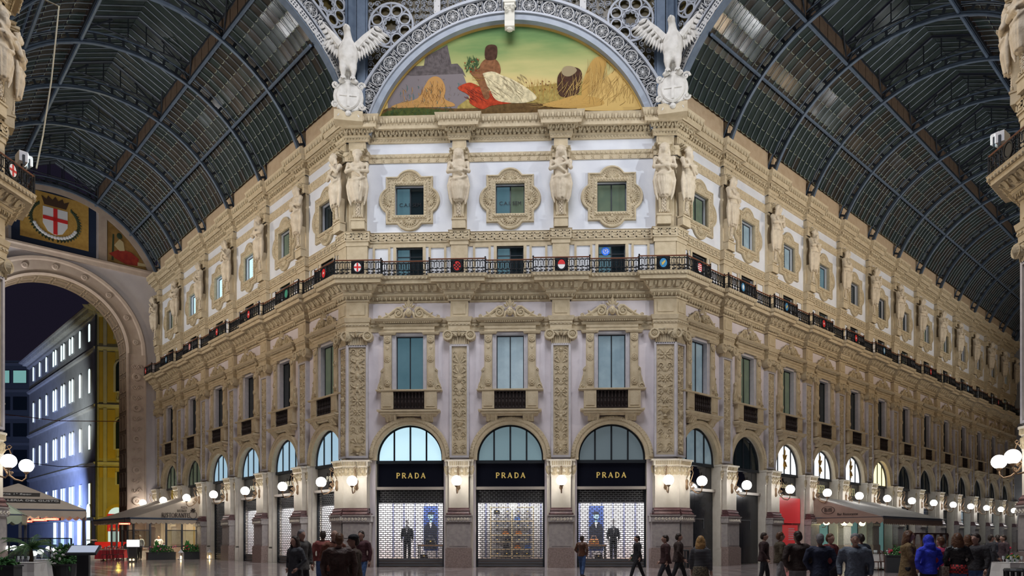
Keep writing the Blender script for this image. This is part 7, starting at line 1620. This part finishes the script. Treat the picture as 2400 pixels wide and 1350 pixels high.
for i, (px, Z) in enumerate(((2043, 36), (2066, 36), (2093, 35.5), (2110, 38), (2180, 38), (2205, 36))): table_at(wp(px, Z), TAB_W, .4*i, 'white-clothed cafe table, %s from the left under the awning edge' % ORD[i], 'cafe tables right', '%s white cafe table' % ORD[i])
for i, (px, Z) in enumerate(((2030, 37), (2052, 34.5), (2078, 34.5), (2088, 34.2), (2104, 36.8), (2196, 35))): place(CH_B, 'bistro_chair', wp(px, Z), .8*i, 'brown bentwood bistro chair, %s from the left at the cafe tables' % ORD[i], 'chair', 'bistro chairs')
table_at(wp(2374, 24.5), TAB_W, .1, 'white-clothed table with flower pots by the near right pier', 'white tables far right', 'white table with flower pots')
for i, px in enumerate((2362, 2372, 2384)):
    tt = thing('flower_pot', face(wp(px, 24.5, .767)), 'small white pot with yellow flowers, %s on the far right table' % ORD[i], 'plant', 'pots on the far right table'); mb = MB(); mb.lathe((0, 0, 0), [(.045, 0), (.06, .11), (.05, .11)], 10); part('pot', mb.mesh('pot', SHIRT), tt); mb = MB(); bush(mb, (0, 0, .13), (.08, .08, .12), 30, i, .07); part('foliage', mb.mesh('foliage', LEAFM), tt, kind='stuff'); mb = MB(); [mb.ball((-.05+.03*k, .06, .17+.02*(k % 3)), .02, 5, 4) for k in range(4)]; part('flower', mb.mesh('flower', YELFL), tt, kind='stuff')
for i, (px, Z) in enumerate(((2110, 33), (2213, 33), (2330, 31))): planter(face(wp(px, Z), -.3), 1.2, 'planter with red flowers, %s from the left near the cafe tables' % ORD[i], REDFL, 20+i, .8, .35)
t = thing('litter_bin', face(wp(2388, 17.5)), 'dark slatted litter bin at the bottom right edge', 'bin')
for k in range(14): a = 2*pi*k/14; mb = MB(); mb.tube([(.27*cos(a), .27*sin(a), .04), (.29*cos(a), .29*sin(a), .8)], .03, 5); part('slat', mb.mesh('slat', BOXM), t)
mb = MB(); mb.lathe((0, 0, .78), [(.31, 0), (.33, .03), (.3, .08), (.2, .08), (.2, .03)], 16); part('rim', mb.mesh('rim', BOXM), t)
t = thing('litter_bin', face(wp(1602, 37.6)), 'dark slatted litter bin at the right corner pillar', 'bin')
for k in range(12): a = 2*pi*k/12; mb = MB(); mb.tube([(.25*cos(a), .25*sin(a), .04), (.27*cos(a), .27*sin(a), .9)], .035, 5); part('slat', mb.mesh('slat', BOXM), t)
mb = MB(); mb.lathe((0, 0, .9), [(.3, 0), (.3, .05), (.24, .08)], 14); part('rim', mb.mesh('rim', BOXM), t)
# hanging cable in the left vault
t = thing('hanging_cable', Matrix.Identity(4), 'thin pale cable hanging down from the left glass vault', 'cable')
a = wp(100, 27.8, 27.0)
pts = [wp(85, 28.5, zpx(395, 28.5)), wp(100, 30, zpx(320, 30)), wp(120, 30, zpx(190, 30)), wp(130, 30, zpx(95, 30)), wp(138, 30, zpx(15, 30)), wp(95, 31, zpx(-5, 31)), wp(60, 32, zpx(-40, 32))]
mb = MB(); mb.tube([(p.x, -p.y, p.z) for p in pts], .03, 5); part('cable', mb.mesh('cable', mat('pale_cable', (.45, .42, .32), .6)), t)
# ================================================================== people
def fmat(name, c, r=.8, c2=None, sc=30): return mat(name, c, r, col2=c2 or tuple(k*1.6 for k in c), scale=sc if c2 else 9, bump=.5, bscale=16)
HAIRS = {'dark': fmat('dark_hair', (.03, .018, .012), .5), 'brown': fmat('brown_hair', (.10, .045, .02), .5, (.16, .07, .03), 20), 'blond': fmat('blond_hair', (.35, .2, .07), .5), 'grey': fmat('grey_hair', (.18, .17, .17), .6), 'black': fmat('black_hair', (.012, .01, .01), .5)}
SHOE = fmat('dark_shoe', (.02, .015, .012), .4); EYE = fmat('eye_dark', (.02, .015, .012), .3)
def person(px, Z, yaw, H, top, bottom, hair, label, hem=.92, fem=False, long_hair=False, cap=None, skirt=None, step=.18, arm='down', bag_c=None, bag_side=1, hood=False, bald=False, bulk=1., scarf=None, seated=False, p3=None, apron=None):
    """one figure, feet on the floor, looking along its local +d axis; body is one continuous surface, clothes and hair are its children"""
    k = H/1.72; P = p3 if p3 is not None else wp(px, Z)
    t = thing('person', Matrix.Translation(P) @ Matrix.Rotation(YAW+yaw+pi, 4, 'Z'), label, 'person')
    def J(u, d, z): return (u*k, d*k, z*k)
    sh = (.175 if fem else .205)*bulk; hp = .095
    ft = {}; 
    for s in (-1, 1):
        f = step*s; ft[s] = (J(s*hp, 0, .90), J(s*hp*1.05, f*.55+.03, .49), J(s*hp, f, .085))
    if arm == 'down': hands = {s: (J(s*sh, 0, 1.40), J(s*(sh+.07), -.03+.04*s*step*4, 1.12), J(s*(sh+.06), .08-.05*s*step*4, .86)) for s in (-1, 1)}
    elif arm == 'fold': hands = {s: (J(s*sh, 0, 1.40), J(s*(sh+.06), .06, 1.13), J(-s*.06, .22, 1.16+.03*s)) for s in (-1, 1)}
    elif arm == 'pocket': hands = {s: (J(s*sh, 0, 1.40), J(s*(sh+.10), -.05, 1.13), J(s*(sh-.02), .10, .93)) for s in (-1, 1)}
    else: hands = {1: (J(sh, 0, 1.40), J(sh+.05, .1, 1.15), J(sh*.4, .22, 1.44)), -1: (J(-sh, 0, 1.40), J(-sh-.06, -.02, 1.12), J(-sh-.03, .1, .9))}
    r = lambda *a: [x*k for x in a]
    b = MB()
    b.tube([J(0, 0, .92), J(0, .01, 1.1), J(0, 0, 1.28), J(0, 0, 1.42)], r(.135*bulk, .12*bulk, .145*bulk, .10), 10)
    b.tube([J(-sh*.8, 0, 1.40), J(sh*.8, 0, 1.40)], r(.07, .07), 8); b.tube([J(0, 0, 1.42), J(0, .02, 1.54)], r(.058, .052), 8)
    b.ball(J(0, .035, 1.615), tuple(r(.076, .098, .118)), 12, 10); b.ball(J(0, .07, 1.545), tuple(r(.05, .05, .045)), 8, 6)
    b.tube([J(0, .13, 1.63), J(0, .152, 1.59)], r(.012, .019), 6)
    for s in (-1, 1):
        b.ball(J(s*.078, .02, 1.61), tuple(r(.014, .024, .034)), 6, 5)
        b.tube(list(ft[s]), r(.088, .062, .042), 8); b.tube([ft[s][2], J(s*hp, step*s-.02, .05), J(s*hp*1.1, step*s+.16, .035)], r(.045, .042, .03), 6)
        b.tube(list(hands[s]), r(.056, .043, .03), 8)
    body = fuse(b, 'body', SKIN, .022*k, 1)
    # hands with separate fingers, joined to the same skin
    hb = MB()
    for s in (-1, 1):
        w, e = Vector(hands[s][2]), Vector(hands[s][1]); dr = (w-e).normalized(); up = Vector((0, 1, .2)) if abs(dr.y) < .8 else Vector((0, .2, 1)); sd = dr.cross(up).normalized(); nr = sd.cross(dr)
        c = w+dr*.045*k; hb.tube([tuple(w-dr*.01), tuple(c), tuple(w+dr*.09*k)], r(.026, .038, .034), 7)
        for q, L in zip((-1.5, -.5, .5, 1.5), (.062, .078, .082, .068)):
            a = w+dr*.085*k+sd*q*.018*k; hb.tube([tuple(a), tuple(a+dr*L*.55*k+nr*.006*k), tuple(a+dr*L*.95*k+nr*.028*k)], r(.0095, .0085, .007), 5)
        a = w+dr*.03*k+nr*.02*k; hb.tube([tuple(a), tuple(a+nr*.035*k+dr*.03*k), tuple(a+nr*.04*k+dr*.06*k)], r(.012, .01, .008), 5)
    hm = hb.mesh('hand', SKIN, True); bm = bmesh.new(); bm.from_mesh(body); bm.from_mesh(hm); bm.to_mesh(body); bm.free(); bpy.data.meshes.remove(hm)
    for p in body.polygons: p.use_smooth = True
    part('body', body, t)
    # coat or shirt
    c = MB(); wz = hem
    c.tube([J(0, 0, 1.45), J(0, 0, 1.36), J(0, .01, 1.15), J(0, .0, .98), J(0, 0, wz)], r(.11, .175*bulk, .155*bulk, .17*bulk, (.19 if wz > .8 else .22)*bulk), 12)
    c.tube([J(-sh, 0, 1.385), J(sh, 0, 1.385)], r(.088, .088), 8)
    for s in (-1, 1): h0, h1, h2 = hands[s]; c.tube([h0, h1, tuple(Vector(h1)+(Vector(h2)-Vector(h1))*.93)], r(.078*bulk, .066*bulk, .05), 8)
    if scarf or hood: c.tube([J(0, .02, 1.44), J(0, .03, 1.50)], r(.10, .085), 8)
    if hood: c.ball(J(0, 0, 1.62), tuple(r(.125, .125, .15)), 10, 8); c.ball(J(0, -.05, 1.5), tuple(r(.14, .12, .1)), 8, 6)
    part('coat', fuse(c, 'coat', top, .03*k, 2), t)
    cl = MB(); cl.arc(0, 0, [(.062*k, .0), (.07*k, .0), (.078*k, .0)], 0, 2*pi, 12, False)
    if scarf: m = MB(); m.tube([J(.09*cos(a), .02+.085*sin(a), 1.475) for a in [2*pi*i/10 for i in range(10)]], .04*k, 6, True); m.tube([J(.03, .12, 1.46), J(.05, .17, 1.25)], r(.035, .03), 6); part('scarf', m.mesh('scarf', scarf, True), t)
    if apron: m = MB(); m.plate([J(-.07, 0, 1.42)[::2], J(.07, 0, 1.42)[::2], J(.09, 0, 1.0)[::2], J(-.09, 0, 1.0)[::2]], .15*k, .19*k); part('shirt_front', m.mesh('shirt_front', apron), t)
    # trousers or skirt
    tr = MB(); tr.tube([J(0, 0, 1.0), J(0, 0, .88)], r(.15*bulk, .155*bulk), 10)
    for s in (-1, 1): a, q, e = ft[s]; tr.tube([a, q, e], r(.105, .08, .065), 8)
    part('trousers', fuse(tr, 'trousers', bottom, .03*k, 1), t)
    if skirt: m = MB(); m.lathe(J(0, 0, .52), [(x*k, z*k) for x, z in ((.23, 0), (.22, .2), (.19, .42), (.15, .5))], 14); part('skirt', m.mesh('skirt', skirt, True), t)
    for s in (-1, 1): m = MB(); m.ball(J(s*hp*1.08, step*s+.06, .045), tuple(r(.052, .14, .045)), 8, 6); part('shoe', m.mesh('shoe', SHOE, True), t)
    m = MB(); [m.ball(J(s*.030, .122, 1.632), tuple(r(.009, .008, .005)), 6, 4) for s in (-1, 1)]; part('eyes', m.mesh('eyes', EYE), t)
    m = MB(); m.ball(J(0, .125, 1.555), tuple(r(.024, .01, .007)), 6, 4); part('mouth', m.mesh('mouth', fmat('lips', (.35, .12, .10), .5)), t)
    if not (bald or hood):
        m = MB(); m.ball(J(0, .005, 1.665), tuple(r(.09, .108, .092)), 12, 8); m.ball(J(0, -.045, 1.61), tuple(r(.086, .075, .10)), 10, 8)
        if long_hair:
            for q in range(9): a = pi*.95+pi*1.1*q/8; m.tube([J(.08*cos(a), .02+.09*sin(a)*.9, 1.66), J(.10*cos(a), .0+.10*sin(a), 1.5), J(.105*cos(a)+.01*(-1)**q, -.01+.11*sin(a), 1.32)], r(.035, .04, .022), 6)
        part('hair', fuse(m, 'hair', HAIRS[hair], .02*k, 1), t)
    if cap: m = MB(); m.ball(J(0, .01, 1.69), tuple(r(.098, .115, .075)), 12, 8); m.plate([(a*k, b_*k) for a, b_ in ((-.09, 1.665), (.09, 1.665), (.09, 1.68), (-.09, 1.68))], .08*k, .20*k); part('cap', m.mesh('cap', cap, True), t)
    if bag_c:
        m = MB(); x = bag_side*(sh+.10); m.box(x*k-.06, x*k+.06, -.12, .14, .72*k, .98*k); m.tube([J(x, 0, .98), J(x*.8, .02, 1.2), J(-x*.2, .05, 1.45)], .014, 5); thing('shoulder_bag', t.matrix_local.copy(), 'shoulder bag hanging at the side of '+bag_side_label.pop(0), 'bag', None, m.mesh('shoulder_bag', bag_c))
    return t
bag_side_label = ['the walking figure by the right shop window', 'the curly-haired woman', 'the woman in the grey coat']
B_ = lambda n, c, r=.8, c2=None: fmat(n, c, r, c2)
JEANS = B_('blue_jeans', (.05, .10, .22)); DKT = B_('dark_trousers', (.025, .025, .03)); GREYT = B_('grey_trousers', (.20, .19, .19)); BLKC = B_('black_cloth', (.015, .015, .017)); LEA = B_('brown_leather', (.09, .035, .018), .4, (.13, .055, .025)); BLEA = B_('black_leather', (.015, .014, .014), .35)
PLAID = mat('red_plaid', (.45, .03, .03), .8); _nt = PLAID.node_tree; _c = _nt.nodes.new('ShaderNodeTexChecker'); _c.inputs['Scale'].default_value = 22; _c.inputs['Color1'].default_value = (.5, .03, .03, 1); _c.inputs['Color2'].default_value = (.03, .01, .01, 1); _t = _nt.nodes.new('ShaderNodeTexCoord'); _nt.links.new(_t.outputs['Object'], _c.inputs['Vector']); _nt.links.new(_c.outputs['Color'], _nt.nodes['Principled BSDF'].inputs['Base Color'])
STRP = mat('striped_knit', (.1, .1, .1), .9); _nt = STRP.node_tree; _c = _nt.nodes.new('ShaderNodeTexWave'); _c.bands_direction = 'Z'; _c.inputs['Scale'].default_value = 9; _t = _nt.nodes.new('ShaderNodeTexCoord'); _r = _nt.nodes.new('ShaderNodeValToRGB'); _r.color_ramp.elements[0].color = (.02, .02, .022, 1); _r.color_ramp.elements[1].color = (.30, .30, .32, 1); _r.color_ramp.elements[0].position = .6; _nt.links.new(_t.outputs['Object'], _c.inputs['Vector']); _nt.links.new(_c.outputs['Fac'], _r.inputs['Fac']); _nt.links.new(_r.outputs['Color'], _nt.nodes['Principled BSDF'].inputs['Base Color'])
TWEED = B_('tweed', (.22, .17, .10), .9, (.06, .05, .04))
# left group
person(692, 17, pi-.5, 1.62, B_('charcoal_coat', (.05, .052, .058)), BLKC, 'dark', 'woman with long dark hair in a long charcoal coat, front of the left group', .55, True, True, step=.1, arm='pocket')
person(706, 18.6, pi+.9, 1.78, B_('dark_grey_coat', (.07, .065, .06)), DKT, 'grey', 'grey-haired man in dark coat just behind the charcoal-coated woman', .75, step=.1)
person(757, 21, .3, 1.77, B_('dusty_red_jacket', (.22, .06, .05)), JEANS, 'dark', 'slim person in dusty red jacket at the left shop shutter', .9, step=.2)
person(795, 13.6, .15, 1.66, B_('dark_brown_jacket', (.045, .022, .014), .6, (.07, .03, .02)), JEANS, 'brown', 'broad man in dark brown jacket and jeans seen from behind', .82, bulk=1.12, step=.05)
person(783, 17, pi+.6, 1.76, B_('rust_brown_coat', (.16, .055, .03)), DKT, 'dark', 'bald man in rust brown coat behind the broad man', .8, bald=True, step=.1)
person(830, 14.2, pi*.5+.35, 1.63, B_('olive_brown_jacket', (.05, .032, .02)), BLKC, 'dark', 'man in black cap and olive brown jacket facing left', .82, cap=BLKC, step=.08)
person(847, 21.5, pi-.2, 1.78, B_('plum_coat', (.08, .03, .035)), JEANS, 'dark', 'man in plum coat at the left corner pillar', .85, step=.2)
# middle
person(1364, 29.6, -.7, 1.66, LEA, JEANS, 'dark', 'man in brown leather jacket and jeans standing before the right shop window', .86, step=.1, arm='pocket')
person(1494, 27.8, pi*.5+.2, 1.66, BLKC, BLKC, 'black', 'slim walking figure all in black before the right shop window', .7, step=.32, bag_c=B_('dark_green_bag', (.01, .06, .03)), bag_side=-1)
person(1560, 23, pi*.5, 1.66, B_('dark_maroon_coat', (.04, .015, .014)), DKT, 'dark', 'hunched figure in dark maroon coat at the right corner pillar', .8, step=.3)
person(1590, 24.5, -pi*.5, 1.72, B_('black_brown_coat', (.035, .02, .016)), BLKC, 'dark', 'figure in black-brown coat walking right by the corner pillar', .78, step=.3)
person(1642, 17.2, -.5, 1.62, STRP, DKT, 'blond', 'blond woman in striped knit top and tweed skirt seen from behind', .9, True, True, skirt=TWEED, step=.12)
# right group
person(1790, 24, -pi*.6, 1.74, B_('black_red_coat', (.03, .012, .012)), DKT, 'dark', 'man in black coat against the second black hoarding', .8, step=.15)
person(1828, 21, -pi*.5, 1.74, B_('brown_green_jacket', (.06, .045, .025)), GREYT, 'brown', 'person in brown green jacket by the second right pillar', .85, step=.2)
person(1870, 16.2, .1, 1.72, B_('dark_chocolate_jacket', (.035, .022, .018)), GREYT, 'dark', 'man in dark chocolate jacket and grey trousers before the red panel', .86, bulk=1.12, step=.1, arm='pocket')
person(1922, 15.6, -.3, 1.66, B_('navy_coat', (.014, .018, .04)), BLKC, 'grey', 'man in navy coat left of the cafe awning tables', .78, bulk=1.05, step=.1, arm='pocket')
person(1945, 18.5, pi+.4, 1.68, B_('maroon_jumper', (.13, .02, .02)), DKT, 'brown', 'person in maroon jumper behind the navy-coated man', .9, step=.1)
person(2004, 14.5, pi-.4, 1.66, B_('slate_blue_coat', (.10, .12, .15)), GREYT, 'grey', 'broad man in slate blue coat facing the camera', .82, bulk=1.12, step=.08)
person(2018, 20, .2, 1.68, B_('dark_slate_jacket', (.03, .04, .055)), DKT, 'dark', 'man in dark slate jacket half hidden behind the slate blue coat', .85, step=.1)
person(2128, 17, -pi*.5-.5, 1.74, B_('olive_coat', (.20, .13, .05), .85, (.24, .16, .07)), BLKC, 'brown', 'woman in olive coat with long brown hair and folded arms', .62, True, True, step=.06, arm='fold')
person(2176, 16.4, .1, 1.63, B_('bright_blue_jacket', (.03, .05, .55)), BLKC, 'dark', 'person in bright blue hooded jacket seen from behind', .82, hood=True, bulk=1.05, step=.1, arm='pocket')
person(2205, 18.2, .2, 1.6, B_('magenta_red_jacket', (.32, .03, .08)), DKT, 'brown', 'person in magenta red jacket behind the blue jacket', .85, step=.1)
t = person(2244, 16.2, -.2, 1.68, BLEA, JEANS, 'brown', 'curly-haired woman in black leather jacket, plaid shirt and jeans', .98, True, True, step=.1, arm='pocket', bag_c=B_('cream_print_bag', (.4, .33, .25), .8, (.15, .1, .08)), bag_side=1)
m = MB(); m.lathe((0, 0, .80), [(.205, 0), (.20, .1), (.18, .2)], 14); part('plaid_shirt_tail', m.mesh('plaid_shirt_tail', PLAID, True), t)
person(2268, 17.6, -.3, 1.64, B_('taupe_jacket', (.16, .12, .10)), B_('wine_trousers', (.14, .02, .03)), 'brown', 'woman in taupe jacket with long hair right of the leather jacket', .85, True, True, step=.1)
person(2288, 17.4, pi*.5+.4, 1.67, B_('grey_black_jacket', (.03, .028, .03)), JEANS, 'dark', 'dark-haired man in grey-black jacket facing left at the right', .84, bulk=1.1, step=.08)
person(2275, 20.5, pi*.9, 1.68, B_('brown_black_coat', (.04, .03, .03)), DKT, 'black', 'man half hidden between the taupe and grey-black jackets', .84, step=.08)
for i, (px, Z, c) in enumerate(((2322, 27, (.03, .03, .035)), (2338, 28, (.02, .02, .03)), (2352, 27.5, (.05, .03, .035)))):
    person(px, Z, pi*.5*(i-1), 1.68, B_('far_coat_%s' % 'abc'[i], c), DKT, 'dark', '%s of the three far figures in dark coats at the right' % ['leftmost', 'middle', 'rightmost'][i], .75, step=.25)
# waiters and a guest at the restaurant
person(0, 0, pi, 1.76, SHIRT, BLKC, 'grey', 'waiter in white shirt and dark waistcoat behind the menu board', .95, step=.05, p3=wp(328, 53.5), apron=BLKC)
person(0, 0, pi+.4, 1.74, SHIRT, BLKC, 'dark', 'waiter in white shirt inside the glass screen', .95, step=.05, p3=wp(372, 55.5))
person(0, 0, pi-.6, 1.25, B_('guest_blue_shirt', (.03, .07, .22)), DKT, 'grey', 'guest in blue shirt at a table inside the glass screen', .7, step=.05, p3=wp(384, 54.5))
# floor: polished marble slabs with darker and rosy inlays
mb = MB(); mb.box(-80, 80, -120, 45, -.3, 0)
FLOORM = mat('polished_marble_floor', (.40, .36, .36), .10, spec=.6)
_nt = FLOORM.node_tree; _b = _nt.nodes['Principled BSDF']; _t = _nt.nodes.new('ShaderNodeTexCoord'); _m = _nt.nodes.new('ShaderNodeMapping'); _m.inputs['Rotation'].default_value = (0, 0, pi/4)
_k = _nt.nodes.new('ShaderNodeTexBrick'); _k.inputs['Scale'].default_value = .35; _k.inputs['Color1'].default_value = (.50, .46, .45, 1); _k.inputs['Color2'].default_value = (.36, .29, .28, 1); _k.inputs['Mortar'].default_value = (.12, .10, .10, 1); _k.inputs['Mortar Size'].default_value = .03
_n = _nt.nodes.new('ShaderNodeTexNoise'); _n.inputs['Scale'].default_value = .6; _n.inputs['Detail'].default_value = 5; _r = _nt.nodes.new('ShaderNodeMapRange'); _r.inputs[3].default_value = .05; _r.inputs[4].default_value = .20
for a, b in ((_t.outputs['Object'], _m.inputs['Vector']), (_m.outputs[0], _k.inputs['Vector']), (_k.outputs['Color'], _b.inputs['Base Color']), (_t.outputs['Object'], _n.inputs['Vector']), (_n.outputs['Fac'], _r.inputs[0]), (_r.outputs[0], _b.inputs['Roughness'])): _nt.links.new(a, b)
fl = bpy.data.objects.new('floor', mb.mesh('floor', FLOORM)); COL.objects.link(fl); fl['kind'] = 'structure'
